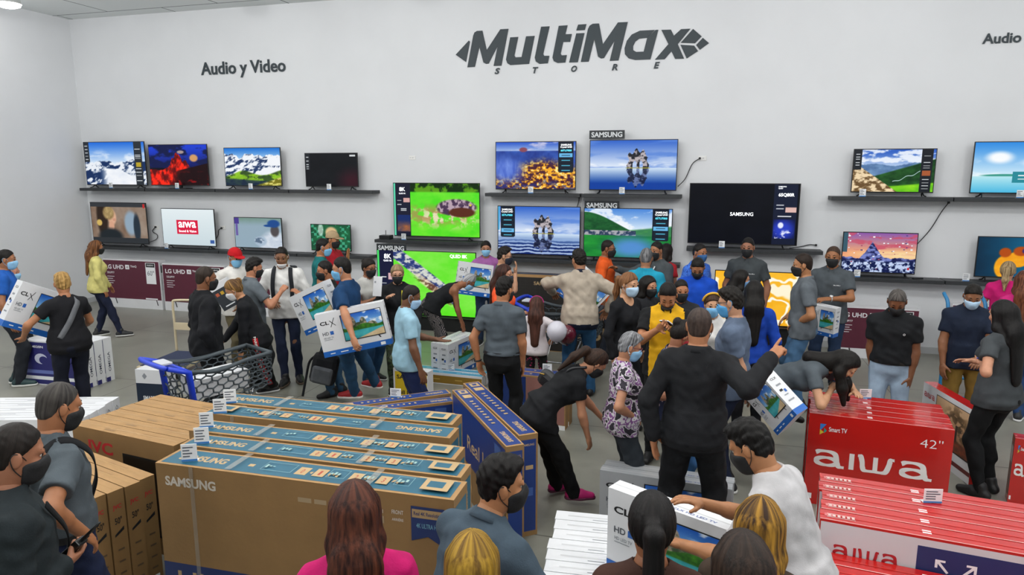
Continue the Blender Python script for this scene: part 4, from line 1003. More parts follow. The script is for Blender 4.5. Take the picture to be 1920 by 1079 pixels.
for k, lab, xa, xb, y in (
    ('a1', 'dark wall shelf under the snowy mountain television', 149, 270, 0), ('a2', 'dark wall shelf under the red peaks television', 271.5, 402, 0), ('a3', 'dark wall shelf under the alps television', 403.5, 540, 0), ('a4', 'dark wall shelf under the black screened small television', 541.5, 698, 0),
    ('b1', 'dark wall shelf under the film scene television', 164, 280, 1), ('b2', 'dark wall shelf under the white screened television', 281.5, 409, 1), ('b3', 'dark wall shelf under the baseball television', 410.5, 555, 1), ('b4', 'dark wall shelf behind the red shirted man', 556.5, 692, 1),
    ('c1', 'dark wall shelf under the crocodile television', 702, 896, 2), ('d1', 'dark wall shelf under the town lights television', 909, 1087, 3), ('d2', 'dark wall shelf under the upper rock arch television', 1090, 1278, 3),
    ('e1', 'dark wall shelf under the lower rock arch television', 930, 1089, 4), ('e2', 'dark wall shelf under the green lake television', 1091, 1275, 4), ('f1', 'long dark wall shelf under the large black screened television', 1287, 1544, 5),
    ('g1', 'dark wall shelf under the green valley television', 1559, 1788, 6), ('g2', 'dark wall shelf under the tropical sea television', 1790, 2040, 6), ('h1', 'dark wall shelf under the pixelated peak television', 1500, 1772, 7), ('h2', 'dark wall shelf under the orange and blue television', 1774, 2040, 7)):
    yref = {0: (400, 355), 1: (420, 471), 2: (800, 452), 3: (1095, 364), 4: (1090, 490), 5: (1415, 468), 6: (1700, 370), 7: (1640, 522)}[y]
    z = aty(yref[0], yref[1], YW - .29)[2]
    a = aty(xa, yref[1], YW - .29); b = aty(xb, yref[1], YW - .29)
    o = MB().box((a[0], YW - .29, z - .055), (b[0], YW, z), bev=.003).build('wall_shelf', SHELF); tag(o, lab, 'shelf', 'dark shelves on the back wall'); SH[k] = (z, a[0], b[0])
for r, k in zip(TVS, ['a1', 'a2', 'a3', 'a4', 'b1', 'b2', 'b3', 'b4', 'c1', 'd1', 'd2', 'e1', 'e2', 'f1', 'g1', 'g2', 'h1', 'h2']):
    r.location.z = SH[k][0]      # every set stands on its shelf

# floor standing displays
def low_tv(label, x0, y0, x1, y1, fn, key, Y, texts):
    r = television(label, x0, y0, x1, y1, fn, key, None, Y=Y, texts=texts, group='large televisions standing low in front of the wall'); return r
r8 = low_tv('huge low television with a green screen and diagonal crocodile tail', 708, 471, 893, 592, p_tail, 'tail', 10.55, (('8K', .115, .1, .075, 'f4f4f6', .02), ('QLED 8K', .115, .17, .09, 'e8e8f0'), ('QLED 8K', .83, .07, .17, 'f0fff0', .03)))
ry = low_tv('huge low television with a yellow and white abstract picture', 1338, 509, 1500, 611, p_yellow, 'yellow', 10.35, ())
STAND = mat('stand_black', '17181a', .5)
for r, lab in ((r8, 'low black stand under the green screened television'), (ry, 'low black stand under the yellow screened television')):
    x, y, z = r.location; w = r['w']; t = empty('television_stand', (x, y + .12, 0)); tag(t, lab, 'stand')
    MB().box((-w / 2 - .1, -.2, z - .02 - .0), (w / 2 + .1, .2, z - .002), bev=.004).build('stand_top', STAND, t)
    MB().box((-w / 2, -.16, .0), (w / 2, .16, z - .021), bev=.004).build('stand_body', STAND, t)
# name boards above sets
for lab, x0, y0, x1, y1, Y in (('black name board on top of the upper rock arch television', 1105, 245, 1171, 261, YW - .16), ('black name board on top of the green lake television', 1096, 377, 1161, 393, YW - .16), ('black name board on top of the green screened low television', 706, 457, 761, 472, 10.55)):
    a = aty(x0, (y0 + y1) / 2, Y); b = aty(x1, (y0 + y1) / 2, Y); zt = aty(x0, y0, Y)[2]; zb = aty(x0, y1, Y)[2]
    t = empty('name_board', ((a[0] + b[0]) / 2, Y, zb)); tag(t, lab, 'sign'); w = b[0] - a[0]
    MB().box((-w / 2, 0, 0), (w / 2, .02, zt - zb), bev=.002).build('board', mat('board_dark', '23282d', .5), t)
    text_obj('lettering', 'SAMSUNG', (0, -.002, (zt - zb) * .5), t, ink('d8dcdf'), w=w * .88, bold=.03)
# price cards on the shelves
def price_card(x, y, label, k=None, pos=None, w=.085, h=.11, rot=0):
    if pos is None:
        z = SH[k][0]; p = aty(x, y, YW - .25); pos = (p[0], YW - .25, z)
    t = empty('price_card', pos); t.rotation_euler.z = rot; tag(t, label, 'price card', 'white price cards')
    mb = MB(); mb.box((-w / 2, -.002, 0), (w / 2, .002, h)); mb.box((-w / 2, -.002, 0), (w / 2, .035, .003)); mb.build('card_holder', GLASSY, t)
    mb = MB(); g = np.random.default_rng(int(abs(x) * 7 + abs(y)))
    for i in range(4): yy = h * (.82 - .17 * i); mb.box((-w * .4, -.0032, yy - h * .035), (-w * .4 + w * g.uniform(.4, .8), -.0024, yy + h * .03))
    mb.build('printed_lines', ink('59606a'), t)
    MB().box((-w / 2, -.0032, 0.002), (w / 2, -.0024, h * .14)).build('card_band', ink('3f7fc0'), t); return t
for x, y, k, lab in ((208, 350, 'a1', 'price card before the snowy mountain television'), (332, 350, 'a2', 'price card before the red peaks television'), (470, 352, 'a3', 'price card before the alps television'), (617, 354, 'a4', 'price card before the black screened small television'), (312, 462, 'b2', 'price card before the white screened television'),
    (757, 448, 'c1', 'price card before the crocodile television'), (995, 360, 'd1', 'price card before the town lights television'), (1166, 362, 'd2', 'price card before the upper rock arch television'), (1353, 466, 'f1', 'price card before the large black screened television'), (1617, 367, 'g1', 'price card before the green valley television'), (1912, 371, 'g2', 'price card before the tropical sea television'), (1607, 516, 'h1', 'price card before the pixelated peak television'), (1811, 524, 'h2', 'price card before the orange and blue television')):
    price_card(x, y, lab, k)
# sockets and cables
OUT = mat('outlet_plastic', 'e4e4e2', .4); CAB = mat('cable_black', '16171a', .5)
def outlet(x, y, label, plug=True):
    p = aty(x, y, YW - .006); t = empty('wall_outlet', p); tag(t, label, 'outlet', 'white wall outlets')
    MB().box((-.062, -.004, -.035), (.062, .006, .035), bev=.004).build('cover_plate', OUT, t)
    mb = MB()
    for sx in (-.03, .012):
        for q in (-.007, .007): mb.box((sx + q - .002, -.0055, -.008), (sx + q + .002, -.0035, .008))
    mb.build('sockets', ink('50524f'), t); return p
def cable(pts, label, plug=True):
    P = bez([V(*p) for p in pts], 10); mb = MB(); mb.tube(P, .0065, 6); o = mb.build('power_cable', CAB); tag(o, label, 'cable', 'black power cables')
    q = P[-1]; MB().box((q[0] - .014, YW - .04, q[2] - .016), (q[0] + .014, YW - .0085, q[2] + .016), bev=.004).build('plug', CAB, o); return o
outlet(773, 296, 'white wall outlet alone above the crocodile television')
def cab(pxs, label, ys=None):
    n = len(pxs); pts = []
    for i, (x, y) in enumerate(pxs): pts.append(aty(x, y, YW - (.10 if i == 0 else .03)))
    cable(pts, label)
for x, y, lab in ((1317, 297, 'white wall outlet right of the upper rock arch television'), (293, 427, 'white wall outlet right of the film scene television'), (418, 427, 'white wall outlet right of the white screened television')): outlet(x, y, lab)
cab([(1271, 350), (1285, 335), (1298, 308), (1312, 297)], 'black cable rising to the outlet beside the upper rock arch television')
cab([(277, 456), (293, 449), (295, 441), (286, 434), (291, 426)], 'black cable looping beside the film scene television')
cab([(403, 452), (409, 441), (410, 432), (415, 428)], 'black cable beside the white screened television')
cab([(1719, 459), (1744, 431), (1765, 398), (1779, 380)], 'black cable hanging between shelf and pixelated peak television')
cab([(1062, 420), (1078, 398), (1085, 378), (1086, 370)], 'black cable between the shelf and lower rock arch television')
cab([(1480, 466), (1505, 462), (1518, 459), (1530, 460)], 'black cable along the long shelf end')
p = aty(722, 437, YW - .2); z = SH['c1'][0]
t = empty('media_box', (p[0], YW - .18, z)); tag(t, 'black media player box on the shelf left of the crocodile television', 'media player')
MB().box((-.09, -.08, 0), (.11, .08, .07), bev=.004).build('case', BLK, t); MB().tube([(-.02, .05, .07), (-.02, .05, .15)], .006, 6).build('antenna', BLK, t)
p = aty(1722, 516, YW - .22)
t = empty('remote_control', (p[0], YW - .2, SH['h1'][0])); t.rotation_euler.z = .5; tag(t, 'black remote control on the shelf right of the pixelated peak television', 'remote control')
MB().box((-.08, -.022, 0), (.08, .022, .018), bev=.005).build('case', BLK, t); mb = MB()
for i in range(5): mb.box((-.06 + i * .024, -.01, .0175), (-.05 + i * .024, .01, .02))
mb.build('buttons', ink('5a5c60'), t)
# ================================================================ the people
BK = '141517'
FLORAL = pattern('cloth_floral', 'noise', ['1b1720', 'c9c4c8', '7a4a84', 'c0bac0', '2a2430'], 15)
LEAFBW = pattern('cloth_leaf_trousers', 'leaf', ['15161a', 'b3a9a6', '1c1d20'], 9)
CAMO = pattern('cloth_camouflage', 'noise', ['1f2a1c', '3a4a2c', '2a2f22', '56604a'], 9)
DOTS = pattern('cloth_dotted', 'dots', ['1a2340', 'b8a0a8'], 26)
CONF = pattern('cloth_confetti', 'dots', ['121216', 'c0306a'], 22)
BLUEPAT = pattern('cloth_blue_print', 'noise', ['163f9a', '3a6fd0', '1d4aa8'], 40)
MASKB = ('17181a',); MASKL = ('8dbde0',)
SN = ('sneaker', '1d1e20', 'c9c9c6'); SB = ('shoe', '141416')
LG = ('MultiMax', 'e6e8ea', .014)
H_BLK = ('short', '14110f'); 
def W(x, y, d, **k): return ('px', x, y, d, k) if k else ('px', x, y, d)
PP = {}
# --- left side
PP['vest'] = person('man in a blue shirt and grey vest with light blue mask at the left edge', (12, 487), 1.72, 100, hair=H_BLK, mask=MASKL, sk='9c6848', top=('tee', '1f56a8'), pants=('jeans', '23262c'), shoes=('s', '1f3a3c', 'd0d0cc'))
PP['oldbald'] = person('bald person with a pale blue mask half hidden behind the carried carton', (23, 511), 1.44, 120, hair=('buzz', '8a7a70'), mask=MASKL, sk='b27a62', top=('tee', '2a2d33'), pants=('jeans', '1d2024'))
PP['blonde'] = person('short-haired blonde woman in black seen from behind carrying a white carton', (117, 532), 1.62, -12, 'f', fat=.75, hair=('thick', '8a6a3a', 'c29a5c'), sk='a87250', top=('tee', '17171b'), pants=('jeans', '161926'), L=W(44, 633, .12, palm=(0, 0, 1), hint=(-1, -.6, -.3)), R=('loc', .22, .34, 1.02), shoes=SB)
PP['yellow'] = person('woman in a yellow sweater walking right with long brown hair', (181, 464), 1.58, 85, 'f', hair=('long', '4a2c18', '8a5a34', .26), mask=MASKB, top=('long', 'cfc67c'), pants=('skinny', '1a2036'), R=W(196, 545, -.18), L=W(212, 548, .2), fL=('px', 184, 630), fR=('px', 228, 632), shoes=SN)
# --- group by the cart
PP['baldblack'] = person('man with shaved head in black jacket standing behind the trolley', (386, 522), 1.74, 75, hair=('buzz', '2a211b'), mask=MASKB, sk='7d5136', top=('jacket', '15161a'), pants=('loose', '111215'), R=W(400, 652, -.15))
PP['redcap'] = person('man in white shirt and red cap holding a dark box', (441, 483), 1.68, 150, hp=14, cap='b3131c', hair=H_BLK, mask=('79b4da',), sk='9c6a48', top=('long', 'd9d6d1'), pants=('jeans', '5c543e'), R=W(400, 550, -.3, palm=(-1, 0, 0)), L=W(446, 575, -.3, palm=(1, 0, 0)))
PP['pointer'] = person('man in grey polo pointing right beside the man in red cap', (476, 502), 1.66, 70, hyaw=5, hp=14, hair=('thick', '14110f'), mask=MASKB, sk='b0785a', top=('polo', '5a6167'), pants=('jeans', '24262b'), R=W(528, 546, -.12, pose='fist', hint=(.6, -.2, -1)), L=('loc', -.25, .12, .86))
PP['paris'] = person('woman in black sweatshirt and red-striped track pants leaning on the trolley', (438, 543), 1.55, -80, 'f', lean=20, hp=30, hair=('bun', '4a2f1c', '9a7440'), mask=('dedee0',), sk='b98460', top=('long', '17181c'), pants=('loose', '121317'), L=W(452, 660, -.15), R=W(414, 648, .1), fL=('px', 515, 742), fR=('px', 478, 738), shoes=SB)
PP['white'] = person('man in white sweatshirt with dark backpack and mask under his chin', (528, 482), 1.74, 188, hp=16, hair=H_BLK, mask=('e4e4e6', 'chin'), sk='7a5238', top=('long', 'd6d5d3'), pants=('skinny', '1f273e'), fR=('px', 536, 722), fL=('px', 562, 714), R=W(508, 566, -.12), L=W(585, 585, -.2), shoes=('s', '1a1a1c', '5a4a3c'))
PP['teal'] = person('man in teal shirt and blue mask behind the two carton carriers', (606, 464), 1.74, 92, hair=H_BLK, mask=('74b4dc',), top=('tee', '14696a'), pants=('jeans', '1f3c48'))
PP['redshirt'] = person('person in red shirt and beige cap raising a hand before the small television', (624, 450), 1.76, 120, cap='a28c6c', hair=H_BLK, mask=MASKB, top=('polo', 'a31c2a'), pants=('jeans', '22252c'), L=W(652, 486, -.1, pose='flat', dir=(0, .1, 1), palm=(0, 1, 0)))
PP['blacktee'] = person('man in black shirt with black mask steadying the tilted carton', (609, 507), 1.62, -95, hp=10, hair=H_BLK, mask=MASKB, sk='a0694a', top=('tee', '16171a'), pants=('jeans', '2e4c66'), L=W(563, 553, -.12, palm=(.2, 0, -1)), R=W(640, 600, .2), fL=('px', 622, 745), fR=('px', 640, 738), shoes=SB)
PP['bluetee'] = person('man in navy blue shirt and jeans carrying a white carton under one arm', (641, 504), 1.77, -65, hyaw=-10, hp=10, hair=H_BLK, mask=('6fb0dc',), sk='b27c5c', top=('tee', '15375c'), pants=('jeans', '27496a'), L=W(664, 640, -.52, palm=(1, 0, .2), pose='grip', hint=(-1, -.3, -.1)), R=('loc', .2, .3, .95), fL=('px', 668, 756), fR=('px', 712, 742), shoes=('s', 'a01c22', 'd8d4d0'))
PP['nyc'] = person('woman with glasses in pale printed shirt behind the carton carriers', (692, 502), 1.6, 140, 'f', hp=12, hair=('bun', '17120f'), glasses='17171a', mask=MASKB, sk='8d5c40', logo=('NYC', '3a3a3e', .06, 0), top=('tee', 'b5b4b0'), pants=('jeans', '27486a'), R=W(705, 560, -.25), shoes=SN)
PP['lanyardw'] = person('older blonde woman with glasses, black jacket and camouflage trousers', (745, 514), 1.58, 178, 'f', hp=10, hair=('bun', '7a6448', 'a8906c'), glasses='202024', mask=MASKB, sk='c08f72', top=('jacket', '17181b'), pants=('jeans', CAMO), R=W(724, 560, -.3), L=('loc', -.22, .22, .95), shoes=SN)
PP['lightblue'] = person('man in light blue shirt and navy shorts reaching out his open hand', (771, 556), 1.6, 80, hp=22, hyaw=8, hair=('buzz', '1a1512'), mask=('a4c6e4',), sk='6a4630', top=('tee', '8fb4c6'), pants=('shorts', '1d2850'), R=W(790, 700, -.26), L=W(818, 637, .12, palm=(0, 0, 1), pose='flat'), shoes=SN)
PP['sleeveless'] = person('grey-haired person in black sleeveless top bending over white cartons', (879, 528), 1.58, 85, 'f', lean=62, hp=48, fat=.3, hair=('short', '7f8083', 'b4b5b8'), glasses='55565a', mask=MASKL, sk='8d5c40', top=('tank', '17191c'), pants=('loose', LEAFBW), R=W(872, 632, -.1), L=W(868, 618, .15), shoes=SB)
PP['purple'] = person('woman in purple shirt and blue mask holding a carton by the green television', (911, 466), 1.62, 180, 'f', hair=('bun', '17120f'), mask=('86bce0',), sk='a06e52', top=('tee', '955a94'), pants=('jeans', '2a3a55'), R=W(866, 515, -.18, palm=(-1, 0, 0)), L=W(946, 520, -.18, palm=(1, 0, 0)))
PP['facehand'] = person('man with glasses and dark hair touching his black mask', (946, 480), 1.68, 95, hair=('thick', '1a1512'), glasses='1a1a1c', mask=('1c2230',), sk='b98a6c', top=('tee', '5b6066'), pants=('jeans', '23262c'), R=W(966, 512, -.08, dir=(0, .2, 1), palm=(0, -1, 0), hint=(.3, .3, -1)))
PP['orangew'] = person('woman with long dark hair in a bright orange shirt', (946, 514), 1.6, 110, 'f', hair=('long', '2a1813', '4a2a20', .3), mask=('222c40',), sk='b98468', top=('tee', 'ef5a30'), pants=('jeans', '2a3a55'), R=W(972, 588, -.15))
PP['greyback'] = person('man in grey polo and black trousers with belt seen from behind', (946, 543), 1.68, 22, hyaw=18, hair=('thick', '14110f'), mask=MASKB, sk='a8714f', top=('polo', '4d555c'), belt='1c1c1f', pants=('jeans', '131416'), L=W(897, 678, .03), R=W(982, 706, .03), shoes=SB)
PP['girl'] = person('girl with long brown hair holding the strings of two balloons', (1006, 574), 1.24, 8, 'f', hair=('long', '38211a', '54342a', .3), sk='b88468', top=('tee', 'd6cdd0'), pants=('capri', CONF), R=W(1036, 636, -.08, pose='fist'), shoes=SN)
PP['beige'] = person('man in beige jacket and blue jeans seen from behind over a shopping cart', (1086, 488), 1.78, 0, lean=14, fat=.35, hyaw=-25, hair=('thick', '17130f'), sk='96674a', top=('jacket', 'a79b8c', '161d30', None, '161d30'), pants=('jeans', '2d5880'), L=W(1036, 548, .42, hint=(-1, 0, .2)), R=W(1140, 580, .1, hint=(1, -.3, .0)), stance=.14, shoes=SB)
# --- middle back
PP['orangem'] = person('man in orange shirt with shaved head, black mask and glasses', (1140, 466), 1.72, 100, hair=('buzz', '1c1512'), glasses='1a1a1c', mask=MASKB, sk='8a583c', top=('tee', 'de5a20'), pants=('jeans', '2a2f3a'))
PP['greylan'] = person('man in dark grey shirt with white lanyard reaching left', (1231, 470), 1.72, -140, hair=H_BLK, mask=MASKB, sk='9c6848', top=('shirt', '474c4f'), pants=('jeans', '1c1d20'), R=W(1156, 504, -.1, hint=(.4, -.4, -.8)), L=('loc', -.25, .1, .86), logo=('MultiMax', 'e6e8ea', .014, -1))
PP['turq'] = person('grey-haired man in turquoise shirt seen from behind', (1212, 484), 1.72, 12, hair=('short', '4a4a4c', '8a8a8c'), mask=MASKB, sk='9a6a4c', top=('tee', '1f94b2'), pants=('jeans', '23262c'))
PP['curly'] = person('woman with long curly black hair and red top behind the man in dark grey', (1250, 472), 1.64, 40, 'f', hair=('long', '17110f', None, .3), sk='a06e52', top=('tee', 'a3202a'), pants=('jeans', '23262c'))
PP['ponyw'] = person('woman in black top with brown ponytail and pale blue mask', (1180, 533), 1.68, 130, 'f', hp=10, hair=('pony', '5e3b24', '8f6440', .28), mask=('b0cde6',), sk='c0906e', top=('fitlong', '15161a'), pants=('skinny', '15161a'), shoes=SB)
PP['maskw'] = person('woman with straight black hair and black mask beside the brown ponytail', (1216, 537), 1.58, 130, 'f', hair=('long', '14110f', None, .22), mask=MASKB, sk='b27e60', top=('jacket', '26272b'), pants=('jeans', '1a1b1e'), shoes=SB)
PP['yellowp'] = person('man in yellow polo with black sleeves looking down and writing', (1252, 554), 1.73, 180, hp=42, hair=H_BLK, mask=('17181a', 'chin'), sk='a8714f', top=('polo', 'd8a41a', '17181a', '17181a'), pants=('jeans', '151619'), R=W(1234, 618, -.34, palm=(.6, 0, -.6), pose='grip'), L=W(1262, 622, -.34, palm=(.2, 0, 1)), logo=('inoca', '1c1c1e', .035, -1), shoes=SB)
PP['behind'] = person('dark-haired man mostly hidden behind the yellow polo', (1277, 545), 1.57, 165, hair=H_BLK, mask=MASKB, top=('tee', '26282c'), pants=('jeans', '1c1d20'))
PP['bluepat'] = person('man in blue printed shirt with dark blue mask in the back', (1312, 474), 1.72, 130, hair=H_BLK, mask=('2a5a90',), sk='9c6848', top=('tee', BLUEPAT), pants=('jeans', '1c1d20'))
PP['bluepolo'] = person('man in bright blue polo looking down, in front of blue printed shirt', (1308, 502), 1.7, 180, hp=38, hair=H_BLK, mask=MASKB, sk='9c6848', top=('polo', '1247b4'), pants=('jeans', '1c2030'), R=W(1290, 585, -.3), L=W(1325, 585, -.3))
PP['backpolo'] = person('tall man in charcoal polo with lowered black mask before the wall shelf', (1402, 464), 1.8, 190, hair=H_BLK, mask=MASKB, sk='96644a', top=('polo', '3f4447'), pants=('jeans', '17181a'), logo=LG)
PP['longblack'] = person('woman with black hair and blue mask before the yellow television', (1390, 524), 1.56, 75, 'f', hair=('long', '14110f', None, .24), mask=('6f9cc8',), sk='b27e60', top=('tee', '26282c'), pants=('jeans', '1c1d20'))
PP['bluew'] = person('woman in blue jacket with long black hair seen from behind', (1414, 548), 1.62, -5, 'f', hair=('long', '14110f', None, .32), sk='b27e60', top=('long', '163fa0'), pants=('jeans', '17181d'))
PP['slate'] = person('young man in slate blue shirt with glasses and blue mask facing left', (1370, 567), 1.74, -78, hp=12, hair=('thick', '17130f'), glasses='17171a', mask=('4f9cd2',), sk='b98a6c', top=('tee', '566378'), pants=('jeans', '1a2238'), L=W(1405, 745, -.02), R=('loc', .2, .25, 1.0), shoes=SN)
PP['headband'] = person('girl in white blouse with yellow headband and blue mask', (1336, 572), 1.54, 172, 'f', hair=('bun', '2e2018', '4a3424'), mask=('74b2e0',), sk='c0906e', top=('long', 'd8d6d3'), pants=('jeans', '2a3a55'))
PP['dotted'] = person('woman in navy dotted shirt with red mask beside the man in black', (1281, 628), 1.58, 70, 'f', hp=35, hair=('bun', '17120f'), mask=('a3222e',), sk='96644a', top=('tee', DOTS), pants=('jeans', '24486e'), R=W(1222, 745, -.05), shoes=SN)
PP['pointing'] = person('large man in black seen from behind pointing to the right', (1311, 612), 1.8, 4, fat=.35, hair=('buzz', '3a2f2a'), mask=MASKB, sk='a8714f', top=('shirt', '1a1b1e'), pants=('loose', '121316'), L=W(1224, 818, -.05, pose='flat'), R=W(1447, 672, -.1, pose='point', palm=(0, .3, -1), hint=(.3, -1, -.4)), stance=.17, shoes=SB)
PP['floral'] = person('grey-haired woman with glasses in purple and white patterned blouse', (1181, 650), 1.48, 80, 'f', fat=.6, hp=18, hair=('thick', '3a3a3e', '9a9b9e'), glasses='7a2a34', mask=('8fc0e4',), sk='b27e60', top=('tee', FLORAL), pants=('loose', '2f343a'), R=W(1188, 782, -.12), earr='e8e0d0', shoes=SN)
PP['bending'] = person('woman in black with dark ponytail and pink shoes bending forward', (1117, 680), 1.52, 72, 'f', lean=52, hp=48, hair=('pony', '241711', '3c281c', .34, 1), mask=MASKB, sk='b27e60', top=('tee', '141518'), pants=('loose', '111214'), R=W(1108, 850, -.05), L=('loc', -.1, .45, .75), fR=('px', 1080, 945), fL=('px', 1044, 925), shoes=('s', 'c01c70', '5a1c3c'))
# --- right side
PP['polo3'] = person('young man in grey polo and jeans in profile with black mask', (1505, 497), 1.78, -95, hair=('short', '241a14'), mask=MASKB, sk='a8744f', top=('polo', '5c6268'), pants=('jeans', '46688a'), L=W(1492, 606, -.1), R=W(1478, 592, .2), shoes=SB)
PP['baldpolo'] = person('bald man in dark grey polo with white watch beside the maroon carton', (1562, 481), 1.78, 190, hair=('buzz', '3a2a20'), mask=MASKB, sk='96623e', top=('polo', '4a5055'), pants=('jeans', '20304a'), L=W(1556, 561, -.32, hint=(-1, -.2, -.6)), logo=LG)
PP['writer'] = person('woman with long black hair in grey polo bending to write on red cartons', (1586, 684), 1.6, 100, 'f', lean=68, hp=48, hair=('hang', '14110f', None, .26), mask=('17181a', 'chin'), sk='c08f6e', top=('polo', '4d545a'), pants=('skinny', '121316'), R=W(1560, 730, -.1, pose='grip', hint=(1, -.3, -.2)), L=W(1604, 736, -.05, pose='flat', hint=(-1, 0, -.3)), fR=('px', 1500, 815), fL=('px', 1486, 790), shoes=SB)
PP['blackpolo'] = person('older man in black polo and light jeans looking down at the red cartons', (1682, 566), 1.64, 178, hp=38, hair=('short', '3a3633', '5e5955'), mask=MASKB, sk='74492f', top=('polo', '16181b'), belt='1c1612', pants=('jeans', '8a9caf'), R=W(1636, 712, .02), L=W(1704, 735, -.06), logo=('o', 'd8d8d8', .02, -1))
PP['navy'] = person('man in navy shirt and khaki trousers leaning a hand on a red carton', (1824, 555), 1.63, 172, hp=30, hair=('short', '17130f'), mask=('b0cfe8',), sk='85583c', top=('shirt', '172032', None) if False else ('polo', '172032'), pants=('jeans', '6b5320'), R=W(1764, 706, -.15), L=W(1838, 672, -.3), shoes=SB)
PP['longright'] = person('woman with long straight black hair and grey top near the right edge', (1880, 590), 1.66, -55, 'f', hair=('long', '121010', None, .36), sk='b98468', top=('tee', '3e4245'), pants=('skinny', '101113'), L=W(1842, 682, -.08, palm=(.3, .4, .8), pose='grip'), R=('loc', .12, .34, 1.12), shoes=SB)
PP['pink'] = person('blonde woman in bright pink shirt before the orange and blue television', (1890, 508), 1.6, 5, 'f', hair=('pony', '7a6040', 'b8a078', .25), sk='b98468', top=('tee', 'c21a6c'), pants=('jeans', '22304c'))
PP['edgebrown'] = person('woman with long brown hair in pink at the right edge', (1921, 528), 1.64, -10, 'f', hair=('long', '4a2418', '7a4a30', .34), sk='b98468', top=('tee', 'b8246e'), pants=('jeans', '26406a'))
# --- foreground
PP['greyleft'] = person('man in grey polo with dark shoulder strap by the brown cartons', (110, 762), 1.69, 72, hp=16, fat=.1, hair=('buzz', '2a2726', '4a4642'), mask=MASKB, sk='a06a48', top=('polo', '4c545a'), belt='1c1c1f', pants=('jeans', '18213c'), R=W(156, 1000, -.30, hint=(.9, -.8, -.2)))
PP['darkleft'] = person('man in dark shirt with radio in his hand at the lower left edge', (30, 852), 1.71, 85, hp=14, fat=.15, hair=('short', '1c1714'), mask=('1a1a1c',), sk='96644a', top=('shirt', '20272a'), pants=('jeans', '15161a'), R=W(118, 1062, -.02, pose='grip', palm=(-.6, 0, .5), hint=(.5, -.6, -.8)))
PP['brownhair'] = person('woman with long auburn hair in hot pink top before the big carton', (665, 962), 1.62, 2, 'f', hair=('long', '2a120d', '5a3020', .34), sk='b98468', top=('tee', 'b4135f'), pants=('jeans', '22304c'))
PP['blondtop'] = person('person with straight blonde hair at the bottom edge below the blue polo', (885, 1060), 1.56, 3, 'f', hair=('long', '6e4f1c', 'a8842c', .3), sk='b98468', top=('tee', '2a2d33'), pants=('jeans', '22304c'))
PP['youngpolo'] = person('young man in blue grey polo with black mask looking right over cartons', (940, 908), 1.7, 40, lean=26, hyaw=38, hp=4, drop=.14, hair=('thick', '100d0c'), mask=MASKB, sk='a8744f', top=('polo', '3f4d59'), pants=('jeans', '1c2233'), R=W(1088, 1115, .05), L=('loc', -.2, .35, .7))
PP['braid'] = person('woman with black braid in brown top at the bottom edge', (1222, 983), 1.6, -4, 'f', hair=('pony', '0e0c0c', '1c1818', .36), sk='8d5c40', top=('tee', '3d261e'), pants=('jeans', '1c1d20'))
PP['highlight'] = person('woman with long golden highlighted hair at the bottom edge', (1424, 988), 1.55, 5, 'f', hair=('long', '3a2412', 'a87c2c', .45), sk='b98468', top=('tee', '3c3026'), pants=('jeans', '1c1d20'))
PP['darkhead'] = person('dark-haired person at the very bottom beside the golden highlighted hair', (1392, 1066), 1.62, -20, 'f', hair=('long', '1c1512', '3a2c24', .3), sk='a87250', top=('tee', '26282c'), pants=('jeans', '1c1d20'))
PP['whitetee'] = person('bearded young man in white t-shirt gripping a carton', (1408, 836), 1.65, -72, lean=22, hp=30, hair=('thick', '0f0d0c'), beard=True, mask=MASKB, sk='a8744f', top=('tee', 'b9b7b9'), pants=('jeans', '1c2233'), R=W(1315, 944, .1, palm=(0, 0, -1)), L=W(1280, 1022, -.05, palm=(0, 0, 1), hint=(-.6, -.5, -1)))
# ================================================================ cartons
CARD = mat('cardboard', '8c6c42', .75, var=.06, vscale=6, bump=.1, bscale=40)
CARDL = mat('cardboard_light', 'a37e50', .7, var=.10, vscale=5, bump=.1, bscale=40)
WHITEC = mat('carton_white', 'dcdde0', .45, var=.02, vscale=5)
SILVER = mat('carton_silver', 'a3a6aa', .35, var=.04, vscale=5)
BLUEB = mat('carton_blue_band', '1a62b8', .45); NAVYB = mat('carton_navy', '1c2f63', .45); BLUEC = mat('carton_blue', '1a3576', .4, var=.05, vscale=4)
TEALC = mat('carton_teal', '245c72', .4, var=.08, vscale=7); REDC = mat('carton_red', 'b81a16', .26, var=.06, vscale=3, coat=.6); MAROON = mat('carton_maroon', '5a1f33', .5)
GOLD = mat('carton_gold', '8a6a22', .45); DARKC = mat('carton_dark', '24211f', .5); TAPE = mat('packing_tape', 'b9b2a4', .15, alpha=.35)
TEALL = mat('carton_light_teal', '3f9cc0', .4)
def p_beach(u, v):
    im = mix(c3('1c5cc0'), c3('8fc4ee'), v / .5); im = mix(im, c3('ffffff'), sst(.5, .68, fbm(u, v, 211, 5, 8)) * (v < .5) * sst(.35, .7, u)); k = fbm(u, v, 213, 14, 12)
    for cx, w, hh in ((.27, .09, .5), (.52, .1, .42), (.72, .16, .2), (.4, .12, .25)): im = mix(im, mix(c3('3a4a34'), c3('a89888'), sst(.35, .65, k)), ((v > .62 - hh * np.sqrt(np.maximum(0, 1 - ((u - cx) / w) ** 2))) & (v < .64)).astype(float))
    im = mix(im, mix(c3('0e3a14'), c3('5aa82c'), fbm(u, v, 217, 16)), sst(0, .03, v - (.5 + .06 * np.sin(u * 9))) * (v < .72)); im = mix(im, mix(c3('1f8a9c'), c3('5ac8c8'), fbm(u, v, 219, 6)), sst(.66, .69, v)); return mix(im, mix(c3('c8a878'), c3('e8d4b0'), fbm(u, v, 221, 8)), sst(0, .04, v - (1.12 - .42 * u)))
